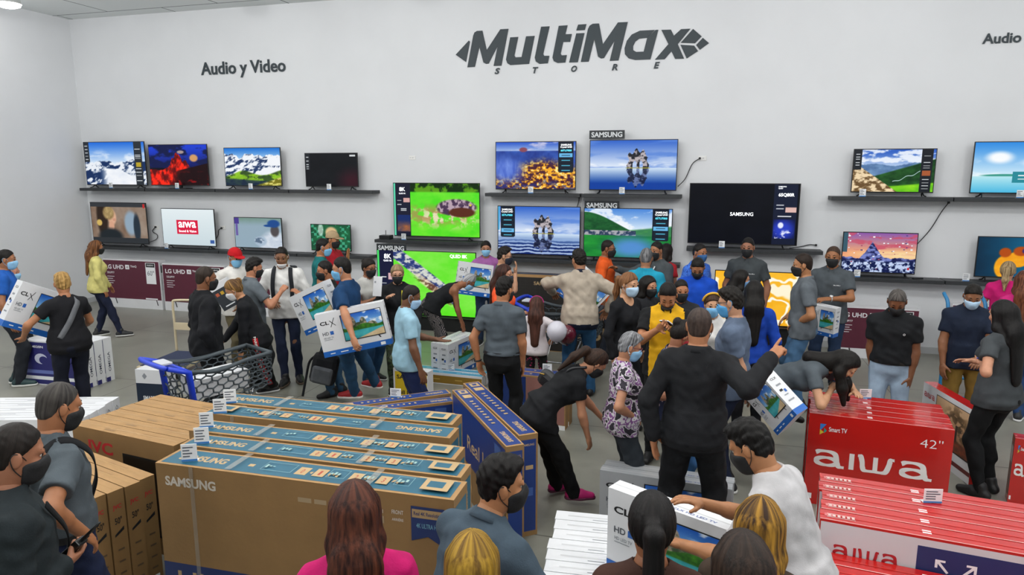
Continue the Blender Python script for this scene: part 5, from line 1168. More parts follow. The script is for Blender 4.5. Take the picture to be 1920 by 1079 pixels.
def p_tree(u, v):
    im = mix(c3('d8b48c'), c3('8a5a38'), v); im = mix(im, mix(c3('2a1a10'), c3('8a6a40'), fbm(u, v, 231, 14)), sst(.42, .55, fbm(u, v, 233, 9)) * blob(u, v, .6, .45, .3, .4, .5)); im = mix(im, c3('2a1810'), ((abs(u - .6) < .025) & (v > .4)).astype(float)); return mix(im, mix(c3('3a2014'), c3('a04a28'), fbm(u, v, 237, 12)), sst(.72, .8, v))
def p_tvdark(u, v): return mix(c3('17130f'), c3('4a3420'), fbm(u, v, 241, 5) * v)
PICS = {'beach': p_beach, 'tree': p_tree, 'tvdark': p_tvdark}
def face_map(face, w, d, h, e):
    return {'F': lambda a, b: (a, -e, b), 'B': lambda a, b: (w - a, d + e, b), 'R': lambda a, b: (w + e, a, b), 'L': lambda a, b: (-e, d - a, b), 'T': lambda a, b: (a, b, h + e)}[face]
def carton(label, O, ux, up, w, d, h, style, group=None, seed=0, **kw):
    """box with its front-lower-left corner at O; X along the front, Y into the box, Z up"""
    ux = nz(ux); up = nz(up - ux * (up @ ux)); n = np.cross(up, ux)
    r = style(w, d, h, seed, **kw)
    faces, decals = r
    mats = []; mb = MB()
    for (i, f) in enumerate('FBLRT'): 
        m = faces.get(f, faces['*'])
        if m not in mats: mats.append(m)
    if faces['*'] not in mats: mats.append(faces['*'])
    v = [(0, 0, 0), (w, 0, 0), (w, d, 0), (0, d, 0), (0, 0, h), (w, 0, h), (w, d, h), (0, d, h)]
    for f, q in (('F', (0, 1, 5, 4)), ('B', (2, 3, 7, 6)), ('L', (3, 0, 4, 7)), ('R', (1, 2, 6, 5)), ('T', (4, 5, 6, 7)), ('*', (3, 2, 1, 0))):
        mb.add([v[i] for i in q], [(0, 1, 2, 3)], mats.index(faces.get(f, faces['*'])))
    me = bpy.data.meshes.new('tv_carton'); me.from_pydata(mb.v, [], mb.f)
    for m in mats: me.materials.append(m)
    me.polygons.foreach_set('material_index', mb.mi)
    bm = bmesh.new(); bm.from_mesh(me); bmesh.ops.remove_doubles(bm, verts=bm.verts, dist=1e-5); bm.to_mesh(me); bm.free(); me.update()
    o = link('tv_carton', me); M4 = Matrix.Identity(4)
    for i in range(3): M4[i][0], M4[i][1], M4[i][2], M4[i][3] = ux[i], n[i], up[i], O[i]
    o.matrix_world = M4
    tag(o, label, 'carton', group)
    rects = MB(); rm = []; lay = {}
    for dc in decals:
        t, f = dc[0], dc[1]; lay[f] = lay.get(f, 0) + 1; e = .0006 + .0003 * lay[f]; mp = face_map(f, w, d, h, e)
        if t == 'r':
            a0, b0, a1, b1, m = dc[2:7]
            if m not in rm: rm.append(m)
            rects.add([mp(a0, b0), mp(a1, b0), mp(a1, b1), mp(a0, b1)], [(0, 1, 2, 3)], rm.index(m))
        elif t == 'poly':
            if dc[3] not in rm: rm.append(dc[3])
            rects.add([mp(*p) for p in dc[2]], [tuple(range(len(dc[2])))], rm.index(dc[3]))
        elif t == 't':
            s_, a, b, W_, H_, m = dc[2:8]; op = dc[8] if len(dc) > 8 else {}
            tv, tf = text_fit(s_, w=W_, h=H_, bold=op.get('bold', .015), shear=op.get('shear', 0)); rt = radians(op.get('rot', 0))
            link('lettering', py_mesh('lettering', [mp(a + q[0] * cos(rt) - q[1] * sin(rt), b + q[0] * sin(rt) + q[1] * cos(rt)) for q in tv], tf, m), o)
        elif t == 'brand':
            cx_, cy_, W_, H_, m = dc[2:7]; bm_ = MB(); rc = [0]
            def rib(pts, wd, closed=False):
                q = bez([(p[0] * 1.36, p[1], 0) for p in pts] + ([(pts[0][0] * 1.36, pts[0][1], 0)] if closed else []), 6); vv = []
                for i, p in enumerate(q):
                    tg = nz(q[min(i + 1, len(q) - 1)] - q[max(i - 1, 0)]) if not (closed and i in (0, len(q) - 1)) else nz(q[1] - q[-2]); nn_ = V(-tg[1], tg[0], 0); ww_ = wd[0] * abs(nn_[0]) + wd[1] * abs(nn_[1]); vv += [p + nn_ * ww_ / 2, p - nn_ * ww_ / 2]
                rc[0] += 1; mq = face_map(f, w, d, h, e + .00025 * rc[0]); K = lambda p: mq(cx_ - W_ / 2 + p[0] / 7.1 * W_, cy_ - H_ / 2 + p[1] * H_)
                bm_.add([K(p) for p in vv], [(2 * i, 2 * i + 1, 2 * i + 3, 2 * i + 2) for i in range(len(q) - 1)])
            for x0 in (0, 3.77):
                rib([(x0 + .62 + .46 * cos(a), .31 + .23 * sin(a)) for a in np.linspace(0, 2 * pi, 15)[:-1]], (.30, .15), True)
                rib([(x0 + .12, .80), (x0 + .32, .91), (x0 + .72, .92), (x0 + .98, .8), (x0 + 1.06, .55), (x0 + 1.10, .28), (x0 + 1.2, .09), (x0 + 1.42, .06)], (.30, .15))
            rib([(1.74, .98), (1.74, .5), (1.74, .02)], (.30, .15)); rib([(2.0, .92), (2.12, .9), (2.2, .6), (2.24, .25), (2.36, .09), (2.75, .09)], (.28, .15)); rib([(2.78, .95), (2.78, .5), (2.78, .03)], (.28, .15)); rib([(2.75, .09), (3.1, .09), (3.26, .2), (3.36, .55), (3.42, .88), (3.58, .92)], (.28, .15))
            bm_.build('lettering', m, o)
        elif t == 'p':
            a0, b0, a1, b1, key = dc[2:7]; pm = picture_mesh('print_' + key, PICS[key], 110, 64, rough=.35)
            q = link('printed_picture', pm, o); p0, p1, p2 = V(*mp(a0, b0)), V(*mp(a1, b0)), V(*mp(a0, b1)); X = p1 - p0; Z = p2 - p0; Y = np.cross(nz(Z), nz(X)); mm = Matrix.Identity(4)
            for i in range(3): mm[i][0], mm[i][1], mm[i][2], mm[i][3] = X[i], Y[i], Z[i], p0[i]
            q.matrix_local = mm
    if rm: rects.build('printed_panels', rm, o)
    return o
def carton_z(label, tl, tr, z, h, d, style, w=None, group=None, zb=None, step=0, **kw):
    a = at(tl[0], tl[1], z); b = at(tr[0], tr[1], z); ux = nz(b - a); n = np.cross(ZZ, ux)
    if w is None: w = np.linalg.norm(b - a)
    return carton(label, a - ZZ * h + n * step, ux, ZZ, w, d, h, style, group, **kw)
def carton_p(label, TL, TR, BL, d, style, group=None, **kw):
    a, b, c = atd(*TL), atd(*TR), atd(*BL); ux = b - a; w = np.linalg.norm(ux); up = a - c; u = nz(ux); up = up - u * (up @ u); h = np.linalg.norm(up)
    return carton(label, a - up, ux, up, w, d, h, style, group, **kw)
WH = ink('eef0f2'); BLKI = ink('131417'); GRI = ink('8a8e94'); BLI = ink('2a62b4'); REDI = ink('b32028'); BEI = ink('b4986e'); REDN = ink('a8402c')
# ---- print layouts
def st_clx(w, d, h, seed, **kw):
    D = []
    for f, W_ in (('F', w), ('B', w), ('R', d), ('L', d)): D.append(('r', f, 0, 0, W_, h * .13, BLUEB))
    for f in 'FB':
        D += [('t', f, 'CL', w * .115, h * .77, w * .13, h * .085, BLKI, {'bold': .03}), ('poly', f, [(w * .19, h * .66), (w * .2, h * .66), (w * .27, h * .86), (w * .26, h * .86)], BLKI), ('poly', f, [(w * .185, h * .81), (w * .2, h * .81), (w * .275, h * .68), (w * .265, h * .68)], BLKI),
              ('t', f, 'HD', w * .1, h * .53, w * .09, h * .075, ink('4a5058')), ('r', f, w * .165, h * .49, w * .215, h * .57, BLI), ('t', f, 'HD LED TV', w * .13, h * .43, w * .14, h * .04, GRI), ('r', f, w * .06, h * .38, w * .18, h * .39, GRI)]
        D += [('r', f, w * .35, h * .27, w * .945, h * .88, BLKI), ('p', f, w * .36, h * .29, w * .935, h * .865, 'beach'), ('poly', f, [(w * .45, h * .27), (w * .47, h * .27), (w * .45, h * .21), (w * .43, h * .21)], BLKI), ('poly', f, [(w * .83, h * .27), (w * .85, h * .27), (w * .87, h * .21), (w * .85, h * .21)], BLKI)]
        D += [('r', f, w * .1, h * .055, w * .17, h * .075, WH), ('r', f, w * .25, h * .055, w * .36, h * .075, WH), ('r', f, w * .42, h * .055, w * .5, h * .075, WH), ('r', f, w * .84, h * .03, w * .91, h * .1, WH)]
    for f in 'RL': D += [('t', f, 'CLX', d * .5, h * .86, d * .5, h * .05, BLKI, {'bold': .02}), ('r', f, d * .3, h * .68, d * .7, h * .72, GRI), ('r', f, d * .25, h * .55, d * .5, h * .6, BLKI), ('r', f, d * .55, h * .5, d * .72, h * .57, BLI), ('r', f, d * .3, h * .44, d * .65, h * .46, GRI), ('r', f, d * .25, h * .3, d * .75, h * .33, GRI)]
    D += [('r', 'T', 0, d * .46, w, d * .54, mat('tape_clear', 'cfd0d2', .2)), ('t', 'T', 'CLX HD LED TV', w * .62, d * .24, w * .3, d * .16, ink('5a6aa0'))]
    return {'*': WHITEC}, D
def st_plainwhite(w, d, h, seed, **kw):
    return {'*': WHITEC}, [('r', 'T', w * .1, d * .44, w * .9, d * .56, mat('tape_clear', 'cfd0d2', .2)), ('r', 'R', d * .3, h * .6, d * .7, h * .72, GRI), ('r', 'T', w * .3, d * .2, w * .42, d * .26, GRI), ('r', 'T', w * .6, d * .7, w * .75, d * .76, GRI), ('t', 'R', '◇', d * .5, h * .84, d * .4, h * .1, ink('5a5e66')), ('r', 'F', w * .1, h * .7, w * .3, h * .8, GRI)]
def st_silver(w, d, h, seed, **kw):
    f, D = st_clx(w, d, h, seed); return {'*': SILVER}, D
def st_samsung(w, d, h, seed, rev=False, **kw):
    D = [('r', 'T', w * .012, d * .09, w * .985, d * .92, TEALC)]
    ww = lambda x: (w * (1 - x)) if rev else w * x
    rr = 180 if rev else 0
    D.append(('t', 'T', 'SAMSUNG', ww(.135), d * .5, w * .17, d * .32, BEI, {'bold': .035, 'rot': rr}))
    g = np.random.default_rng(seed)
    x = .3; D.append(('r', 'T', *sorted2(ww(x), d * .42, ww(x + .02), d * .56), BEI))
    for i, x in enumerate((.47, .53, .65, .74)):
        D.append(('r', 'T', *sorted2(ww(x), d * .3, ww(x + .038), d * .72), BEI)); D.append(('t', 'T', str(i), ww(x + .019), d * .5, w * .008, d * .24, REDN, {'rot': rr}))
        for k in range(3): a = x + .045 + .014 * k; D.append(('poly', 'T', [(ww(a), d * g.uniform(.4, .5)), (ww(a + .009), d * g.uniform(.35, .5)), (ww(a + .011), d * g.uniform(.52, .62)), (ww(a + .003), d * g.uniform(.52, .66))], BEI))
    for x0, x1 in ((.355, .46), (.58, .64), (.69, .735), (.80, .85)):
        y0, y1 = d * .28, d * .74
        for q in ((x0, y0, x1, y0 + .003), (x0, y1 - .003, x1, y1), (x0, y0, x0 + .0015, y1), (x1 - .0015, y0, x1, y1)): D.append(('r', 'T', *sorted2(ww(q[0]), q[1], ww(q[2]), q[3]), ink('7fa6ac')))
        for k in range(3): D.append(('r', 'T', *sorted2(ww(x0 + .006 + .012 * k), d * g.uniform(.4, .5), ww(x0 + .014 + .012 * k), d * g.uniform(.52, .6)), ink('8fb0ac')))
    D += [('r', 'T', *sorted2(ww(.885), d * .22, ww(.97), d * .82), BEI), ('r', 'T', *sorted2(ww(.9), d * .36, ww(.95), d * .68), TEALC), ('r', 'T', *sorted2(ww(.86), d * .78, ww(.978), d * .83), BEI)]
    for x in (.245 + .02 * g.random(), .6 + .12 * g.random()): D.append(('r', 'T', w * x, 0, w * (x + .022), d, TAPE))
    D += [('t', 'F', 'SAMSUNG', w * .125, h * .905, w * .185, h * .055, ink('cfc8bc'), {'bold': .035}), ('r', 'F', 0, h * .05, w, h * .42, NAVYB), ('t', 'F', 'UHD TV', w * .26, h * .3, w * .42, h * .15, BEI, {'bold': .01}),
          ('r', 'F', w * .505, h * .885, w * .55, h * .91, ink('a59070')), ('r', 'F', w * .56, h * .885, w * .6, h * .91, ink('a59070')), ('t', 'F', 'HDMI', w * .765, h * .895, w * .035, h * .02, ink('cfc8bc')), ('r', 'F', w * .745, h * .83, w * .785, h * .87, ink('a59070')),
          ('t', 'F', 'FRONT', w * .828, h * .90, w * .036, h * .022, ink('cfc8bc')), ('t', 'F', 'ARRIÈRE', w * .828, h * .862, w * .036, h * .018, ink('cfc8bc')),
          ('poly', 'F', [(w * .87, h * .945), (w * .972, h * .945), (w * .972, h * .74), (w * .921, h * .79), (w * .87, h * .76)], NAVYB), ('r', 'F', w * .873, h * .885, w * .969, h * .93, ink('a88c62')), ('t', 'F', 'Real 4K Resolution', w * .921, h * .908, w * .085, h * .02, NAVYB), ('t', 'F', '4K ULTRA HD', w * .921, h * .845, w * .07, h * .025, ink('6fa0b4')),
          ('r', 'F', w * .125, 0, w * .14, h, TAPE)]
    for f in 'RL': D += [('r', f, d * .12, h * .1, d * .9, h * .95, TEALC), ('t', f, 'SAMSUNG', d * .5, h * .80, h * .16, d * .22, BEI, {'bold': .03, 'rot': 90})]
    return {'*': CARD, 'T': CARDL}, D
def sorted2(a0, b0, a1, b1): return (min(a0, a1), min(b0, b1), max(a0, a1), max(b0, b1))
def st_samblue(w, d, h, seed, rev=False, **kw):
    D = [('r', 'T', w * .015, d * .08, w * .985, d * .92, BLUEC), ('t', 'T', 'SAMSUNG', w * (.12 if rev else .87), d * .5, w * .15, d * .3, BEI, {'bold': .035, 'rot': 180}), ('r', 'F', w * .015, h * .38, w * .985, h * .965, BLUEC), ('t', 'F', 'Real UHD', w * .62, h * .62, w * .6, h * .15, BEI, {'bold': .01}), ('r', 'F', w * .82, h * .82, w * .92, h * .93, ink('3a5a9a'))]
    ww = lambda x: w * (1 - x) if rev else w * x
    D += [('r', 'T', *sorted2(ww(.03), d * .25, ww(.1), d * .8), BEI), ('r', 'T', *sorted2(ww(.045), d * .4, ww(.08), d * .65), BLUEC), ('r', 'T', *sorted2(ww(.13), d * .25, ww(.19), d * .8), BEI)]
    for i in range(9): D.append(('r', 'T', *sorted2(ww(.25 + .05 * i), d * .38, ww(.25 + .05 * i + .018), d * .6), BEI))
    for f in 'RL': D += [('r', f, d * .1, h * .05, d * .9, h * .95, BLUEC), ('t', f, 'SAMSUNG', d * .5, h * .9, d * .62, h * .022, BEI), ('r', f, d * .35, h * .66, d * .75, h * .70, BEI), ('r', f, d * .25, h * .4, d * .75, h * .48, ink('3a5a9a'))]
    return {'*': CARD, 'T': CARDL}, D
def st_jvc(w, d, h, seed, front=True, **kw):
    D = [('r', 'T', w * .02, d * .45, w * .98, d * .55, mat('tape_brown', 'b08c5c', .2)), ('r', 'T', w * (.3 + .05 * seed % .3), d * .2, w * (.4 + .05 * seed % .3), d * .36, ink('8a6a42')), ('r', 'T', w * .62, d * .62, w * .8, d * .74, ink('a07a4c'))]
    D += [('t', 'F', 'JVC', w * .27, h * .83, w * .27, h * .14, REDI, {'bold': .03}), ('r', 'F', w * .5, h * .15, w * .97, h * .84, BLKI), ('p', 'F', w * .51, h * .17, w * .96, h * .825, 'tvdark'),
          ('t', 'R', 'JVC', d * .5, h * .86, d * .55, h * .045, REDI, {'bold': .03}), ('t', 'R', '50"', d * .5, h * .75, d * .45, h * .055, BLKI), ('poly', 'R', [(d * .2, h * .62), (d * .8, h * .66), (d * .8, h * .69), (d * .2, h * .64)], BLKI)]
    for i in range(4): D.append(('r', 'R', d * .3, h * (.2 + .1 * i), d * .7, h * (.215 + .1 * i), ink('5a4630')))
    D.append(('r', 'R', d * .3, h * .1, d * .75, h * .14, WH))
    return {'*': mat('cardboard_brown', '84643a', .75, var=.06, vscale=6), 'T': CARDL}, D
def st_lg(w, d, h, seed, **kw):
    D = [('r', 'F', 0.01, h * .19, w - .01, h * .975, MAROON), ('t', 'F', 'LG UHD', w * .21, h * .84, w * .32, h * .09, WH, {'bold': .02}), ('r', 'F', w * .4, h * .8, w * .47, h * .89, WH), ('t', 'F', 'AI', w * .435, h * .845, w * .035, h * .05, MAROON), ('t', 'F', 'ThinQ', w * .545, h * .86, w * .11, h * .05, WH), ('t', 'F', '55UP77', w * .13, h * .72, w * .13, h * .04, WH)]
    for i in range(4): D.append(('r', 'F', w * .06, h * (.5 + .045 * i), w * (.16 + .03 * (i % 2)), h * (.51 + .045 * i), WH))
    D += [('r', 'F', w * .76, h * .52, w * .93, h * .95, WH), ('r', 'F', w * .77, h * .86, w * .92, h * .94, BLKI), ('t', 'F', 'NUEVO', w * .845, h * .9, w * .11, h * .03, WH), ('t', 'F', '60"', w * .845, h * .74, w * .12, h * .1, GRI), ('r', 'F', w * .72, h * .2, w * .93, h * .225, WH)]
    for x in (.17, .9): D += [('poly', 'F', [(w * x, h * .19), (w * (x + .015), h * .19), (w * (x + .035), h * .08), (w * (x + .02), h * .08)], BLKI)]
    D += [('r', 'R', d * .1, h * .4, d * .9, h * .95, ink('c9c9cc')), ('r', 'R', d * .2, h * .75, d * .8, h * .9, BLKI)]
    return {'*': WHITEC}, D
def st_aiwa42(w, d, h, seed, **kw):
    D = [('brand', 'F', w * .47, h * .53, w * .84, h * .18, ink('e4e2e0')), ('t', 'F', '42"', w * .86, h * .83, w * .15, h * .09, WH, {'bold': -.012}), ('t', 'F', 'Smart TV', w * .215, h * .85, w * .13, h * .05, WH), ('r', 'F', w * .02, h * .06, w * .06, h * .12, WH),
         ('poly', 'F', [(w * .085, h * .9), (w * .13, h * .9), (w * .085, h * .82)], ink('2a78c8')), ('poly', 'F', [(w * .085, h * .78), (w * .085, h * .84), (w * .115, h * .81)], ink('d8c030')), ('poly', 'F', [(w * .115, h * .86), (w * .135, h * .83), (w * .115, h * .8)], ink('2a9a8a'))]
    D += [('r', 'T', 0, d * .02, w, d * .07, ink('d8a8a4')), ('r', 'T', w * .42, d * .35, w * .455, d * .65, WH), ('r', 'T', w * .02, d * .4, w * .06, d * .6, ink('d8a0a0')), ('r', 'T', 0, d * .46, w, d * .54, mat('tape_red', 'c8342e', .12))]
    for f in 'LR': D += [('r', f, d * .1, h * .1, d * .85, h * .9, ink('8a6a60')), ('r', f, d * .2, h * .6, d * .8, h * .85, ink('c9c4c0'))]
    return {'*': REDC}, D
def st_aiwa50(w, d, h, seed, **kw):
    f, D = st_aiwa42(w, d, h, seed); D = [q for q in D if q[1] != 'F']
    D += [('r', 'F', 0.005, h * .42, w - .005, h * .985, ink('cfcfd2')), ('brand', 'F', w * .2, h * .80, w * .28, h * .085, REDI), ('r', 'F', w * .4, h * .45, w * .99, h * .94, NAVYB)]
    for sx, x in ((-1, .5), (1, .6)):
        c = w * x; y = h * .83; k = .03; D.append(('poly', 'F', [(c - sx * k, y - k), (c - sx * k * .7, y - k * 1.25), (c + sx * k * .9, y + k * .6), (c + sx * k * .6, y + k * .95)], WH)); D.append(('poly', 'F', [(c + sx * k * 1.1, y + k * 1.1), (c + sx * k * 1.1, y - k * .4), (c + sx * k * .7, y - k * .4), (c + sx * k * .7, y + k * .7), (c - sx * k * .4, y + k * .7), (c - sx * k * .4, y + k * 1.1)], WH))
    D += [('r', 'T', w * .03, d * .28, w * .15, d * .32, ink('d8a8a4')), ('r', 'T', w * .03, d * .6, w * .15, d * .64, ink('d8a8a4'))] + [('r', 'T', w * (.035 + .02 * i), d * .36, w * (.047 + .02 * i), d * .56, ink('d8b4b0')) for i in range(6)]
    return {'*': REDC}, D
def st_tree(w, d, h, seed, **kw):
    return {'*': REDC, 'F': WHITEC}, [('brand', 'F', w * .14, h * .84, w * .22, h * .07, REDI), ('r', 'F', w * .28, h * .27, w * .98, h * .93, BLKI), ('p', 'F', w * .29, h * .29, w * .97, h * .92, 'tree'), ('r', 'F', 0, h * .1, w, h * .16, ink('6a2a28'))]
def st_gtl(w, d, h, seed, **kw):
    D = [('r', 'F', .005, h * .02, w - .005, h * .97, ink('25256a')), ('t', 'F', 'GTL-4020N', w * .2, h * .87, w * .3, h * .055, WH), ('r', 'F', 0.005, h * .12, w - .005, h * .2, WH), ('r', 'F', w * .05, h * .26, w * .55, h * .34, ink('6a78b8'))]
    for cx, cy, rx, ry, c in ((.3, .6, .1, .12, 'c8cce0'), (.34, .57, .07, .09, '25256a'), (.6, .42, .13, .17, 'c8cce0'), (.6, .42, .08, .1, '3a3a90'), (.55, .72, .09, .06, 'd8dcec'), (.5, .63, .03, .04, '8a9ad8'), (.62, .62, .03, .04, '8a9ad8')): D.append(('poly', 'F', [(w * (cx + rx * cos(a)), h * (cy + ry * sin(a))) for a in np.linspace(0, 2 * pi, 17)[:-1]], ink(c)))
    D += [('t', 'R', 'OMEGA', d * .5, h * .45, h * .45, d * .3, ink('3a3f52'), {'rot': 90}), ('r', 'R', 0, 0, d * .5, h * .1, ink('25256a'))]
    return {'*': WHITEC}, D
def st_smart(w, d, h, seed, **kw):
    D = [('r', 'F', 0, 0, w, h * .7, ink('14243a')), ('poly', 'F', [(w * .22, h * .86), (w * .3, h * .93), (w * .38, h * .86), (w * .3, h * .79)], GRI), ('t', 'F', 'SMART', w * .4, h * .38, w * .4, h * .09, WH, {'bold': .03}), ('t', 'F', '32"', w * .7, h * .2, w * .15, h * .07, WH), ('r', 'F', w * .2, h * .25, w * .4, h * .28, GRI), ('r', 'F', w * .42, h * .345, w * .47, h * .4, ink('d8702a'))]
    return {'*': WHITEC}, D
def st_soundbar(w, d, h, seed, **kw):
    D = [('r', 'F', .005, h * .08, w - .005, h * .8, GOLD), ('r', 'T', .01, d * .1, w - .01, d * .85, TEALL)] + [('r', 'T', w * x, d * .4, w * (x + .05), d * .5, ink('bfe0ea')) for x in (.1, .3, .5, .7)] + [('r', 'F', w * x, h * .4, w * (x + .08), h * .5, ink('b89a4c')) for x in (.2, .45, .7)]
    D.append(('t', 'T', 'SAMSUNG', w * .85, d * .65, w * .2, d * .2, ink('e0f0f4')))
    return {'*': WHITEC}, D
def st_yellow(w, d, h, seed, **kw):
    return {'*': WHITEC}, [('r', 'F', w * .05, h * .04, w * .97, h * .9, ink('d8b91c')), ('t', 'F', 'SALE', w * .3, h * .72, w * .4, h * .14, BLKI, {'bold': .03}), ('t', 'F', 'Full HD TV', w * .5, h * .2, w * .8, h * .14, BLKI, {'bold': .03})]
def st_uhd(w, d, h, seed, **kw):
    D = [('r', 'T', .01, d * .1, w - .01, d * .9, BLUEC), ('r', 'F', .01, h * .12, w * .42, h * .97, BLUEC), ('t', 'F', 'UHD', w * .31, h * .62, w * .16, h * .09, BEI), ('t', 'F', 'TU7090', w * .31, h * .44, w * .16, h * .06, ink('5a7ab0')), ('r', 'F', w * .43, h * .1, w - .01, h * .97, ink('9a6a62')), ('r', 'F', 0, 0, w, h * .09, WH)] + [('r', 'T', w * x, d * .4, w * (x + .03), d * .6, BEI) for x in (.2, .45, .7, .85)]
    return {'*': CARDL}, D
def st_dark(w, d, h, seed, **kw):
    D = [('r', 'F', .01, .01, w - .01, h * .965, DARKC), ('t', 'F', 'SAMSUNG', w * .38, h * .89, w * .2, h * .05, BEI, {'bold': .03}), ('t', 'F', 'QLED 8K', w * .62, h * .25, w * .7, h * .2, BEI), ('r', 'T', .02, .02, w - .02, d - .02, DARKC)]
    for i in range(1, 24): D.append(('r', 'F', w * i / 24, h * .42, w * i / 24 + .003, h * .95, ink('34302c')))
    for i in range(12): D.append(('r', 'F', .02, h * (.42 + .045 * i), w - .02, h * (.42 + .045 * i) + .003, ink('34302c')))
    return {'*': CARDL}, D
def st_tablet(w, d, h, seed, **kw):
    D = [('r', 'F', 0, 0, w, h * .78, ink('2c3138'))] + [('r', 'F', w * x, h * y, w * (x + .16), h * (y + .12), ink(c)) for x, y, c in ((.1, .55, 'b85a3a'), (.35, .55, 'c8a02c'), (.62, .52, 'c8a02c'), (.62, .34, 'c8a02c'))] + [('r', 'F', w * .2, h * .1, w * .7, h * .14, WH)]
    return {'*': WHITEC}, D

# ---- the big brown cartons
G = 'brown and teal television cartons in the front row'
for i, (a, b, dd) in enumerate((((291, 868), (850, 943), .215), ((334, 836), (873, 903), .18), ((349, 810), (858, 869), .19), ((372, 778), (850, 832), .18), ((396, 758), (854, 807), .2))):
    A = at(*a, 1.05); B = at(*b, 1.05); u = nz(B - A)
    if i: A = A + V(0, .012 * i, 0)
    carton(('huge brown television carton with white lettering, nearest of its row', 'second brown and teal carton of the front row', 'third brown and teal carton of the front row, numbered steps on top', 'fourth brown and teal carton of the front row, its lettering upside down', 'farthest brown and teal carton of the front row')[i],
           A - ZZ * 1.05, nz(V(1, .02, 0)), ZZ, 1.80, dd, 1.05, st_samsung, G, seed=i, rev=(i == 3))
# ---- brown cartons with red maker name
def row(n, labels, O, u, w, d, h, style, group, gap=.006, toward=False, **kw):
    u = nz(u); nn = np.cross(ZZ, u); out = []
    for i in range(n):
        out.append(carton(labels(i), O + nn * ((d + gap) * i) * (-1 if toward else 1) + u * (.008 * ((i * 7) % 3 - 1)), u, ZZ, w, d, h, style, group, seed=i, **kw))
    return out
ORD = ['nearest', 'second', 'third', 'fourth', 'fifth', 'sixth', 'seventh', 'eighth']
a = at(136, 797, .85)
row(6, lambda i: 'brown carton with red letters and a dark picture on its front' if i == 0 else ORD[i] + ' brown carton of the row behind the red lettered one', a - ZZ * .85, at(330, 838, .85) - a, 1.02, .12, .85, st_jvc, 'brown cartons behind the man with shoulder strap')
a = at(168, 940, .78); b = at(292, 890, .78); nn = nz(b - a); u = np.cross(nn, ZZ)
row(4, lambda i: ORD[i] + ' brown carton showing its narrow end beside the big carton', a - u * 1.22 - ZZ * .78, u, 1.22, np.linalg.norm(b - a) / 4 - .006, .78, st_jvc, 'brown cartons with narrow ends facing right')
# ---- white cartons on the left
a = at(153, 787, .55); b = at(224, 744, .55); nn = nz(b - a); u = np.cross(nn, ZZ)
row(5, lambda i: ORD[i] + ' plain white carton of the row at the left edge', a - u * 1.15 - ZZ * .55, u, 1.15, np.linalg.norm(b - a) / 5 - .006, .55, st_plainwhite, 'plain white cartons at the left')
a = at(38.5, 638, .57); b = at(158.6, 646, .57); 
row(3, lambda i: ('violet blue speaker carton with white lettering behind the blonde woman', 'white carton behind the violet blue one, dark lettering on its end', 'rearmost white carton behind the violet blue one')[i], a - ZZ * .57, b - a, np.linalg.norm(b - a), .13, .57, st_gtl, 'speaker cartons on the floor')
carton_z('white and dark blue carton under the shopping cart handle', (252.6, 693), (310, 696), .52, .52, .16, st_smart)
# ---- maroon cartons along the wall
def lgbox(x0, x1, y, Yf, label, h=None):
    a = aty(x0, y, Yf); b = aty(x1, y, Yf); carton(label, V(a[0], Yf, 0), V(1, 0, 0), ZZ, b[0] - a[0], .17, a[2] if h is None else h, st_lg, 'maroon television cartons along the wall')
lgbox(192, 297, 485, 10.72, 'maroon television carton by the wall behind the woman in yellow'); lgbox(303, 420, 494, 10.72, 'maroon television carton by the wall left of the red cap'); lgbox(424, 545, 502, 10.72, 'maroon television carton by the wall behind the white sweatshirt')
lgbox(1572, 1726, 574, 10.6, 'maroon television carton behind the man in black polo'); lgbox(1786, 1960, 570, 10.6, 'maroon television carton behind the man in navy shirt')
# ---- red cartons
a = at(1520, 775, .77); b = at(1793, 808, .77)
row(5, lambda i: 'red carton with large white lettering and 42 inch mark' if i == 0 else ORD[i] + ' red carton behind the 42 inch front', a - ZZ * .77, b - a, np.linalg.norm(b - a), .118, .77, st_aiwa42, 'red 42 inch cartons')
a = at(1541, 973, .84); b = at(1920, 1041, .84)
row(5, lambda i: 'red carton with white band and blue panel on its front' if i == 0 else ORD[i] + ' red carton behind the white banded one', a - ZZ * .84, b - a, 1.16, .118, .84, st_aiwa50, 'red cartons at the lower right')
nn = nz(np.cross(ZZ, b - a)); u = nz(b - a)
row(3, lambda i: ('low red carton right before the white banded one', 'second low red carton at the lower right corner', 'nearest low red carton at the bottom right corner')[i], V(a[0], a[1], 0) - nn * .13, u, 1.16, .12, .66, st_aiwa42, 'low red cartons at the lower right corner', toward=True)
carton_z('red and white carton with a tree picture leaned on by the navy shirt', (1733, 716), (1832, 774), .66, .66, .11, st_tree)
carton_z('red carton at the right edge behind the long-haired woman', (1904, 822), (1994, 836), .56, .56, .13, st_aiwa42)
# ---- blue cartons in the middle
for lab, tl, tr, d in (('blue television carton lying diagonal beside the front row', (848, 732), (949, 839), .135), ('second diagonal blue carton, right of the first', (868, 719), (973, 818), .15)):
    carton_z(lab, tl, tr, .8, .8, d, st_samblue, group='diagonal blue cartons')
for lab, tl, tr, w in (('blue carton just behind the front row of brown cartons', (690, 772), (853, 753), 1.0), ('rear blue carton behind the front row, price card on top', (672, 762), (846, 738), 1.08)):
    b = at(*tr, .68); a = at(*tl, .68); u = nz(b - a); carton(lab, b - u * w - ZZ * .68, u, ZZ, w, .13, .68, st_samblue, 'blue cartons behind the front row', rev=False)
a = at(740, 692, .14); b = at(905, 708, .14)
row(2, lambda i: ('low teal and gold soundbar carton on the floor, front one', 'low teal soundbar carton on the floor, rear one')[i], a - ZZ * .14, b - a, np.linalg.norm(b - a), .13, .14, st_soundbar, 'low soundbar cartons')
carton_z('white carton with yellow panel behind the man in navy shorts', (737, 690), (802, 699), .36, .36, .12, st_yellow)
a = at(935, 699, .56); b = at(1062, 712, .56)
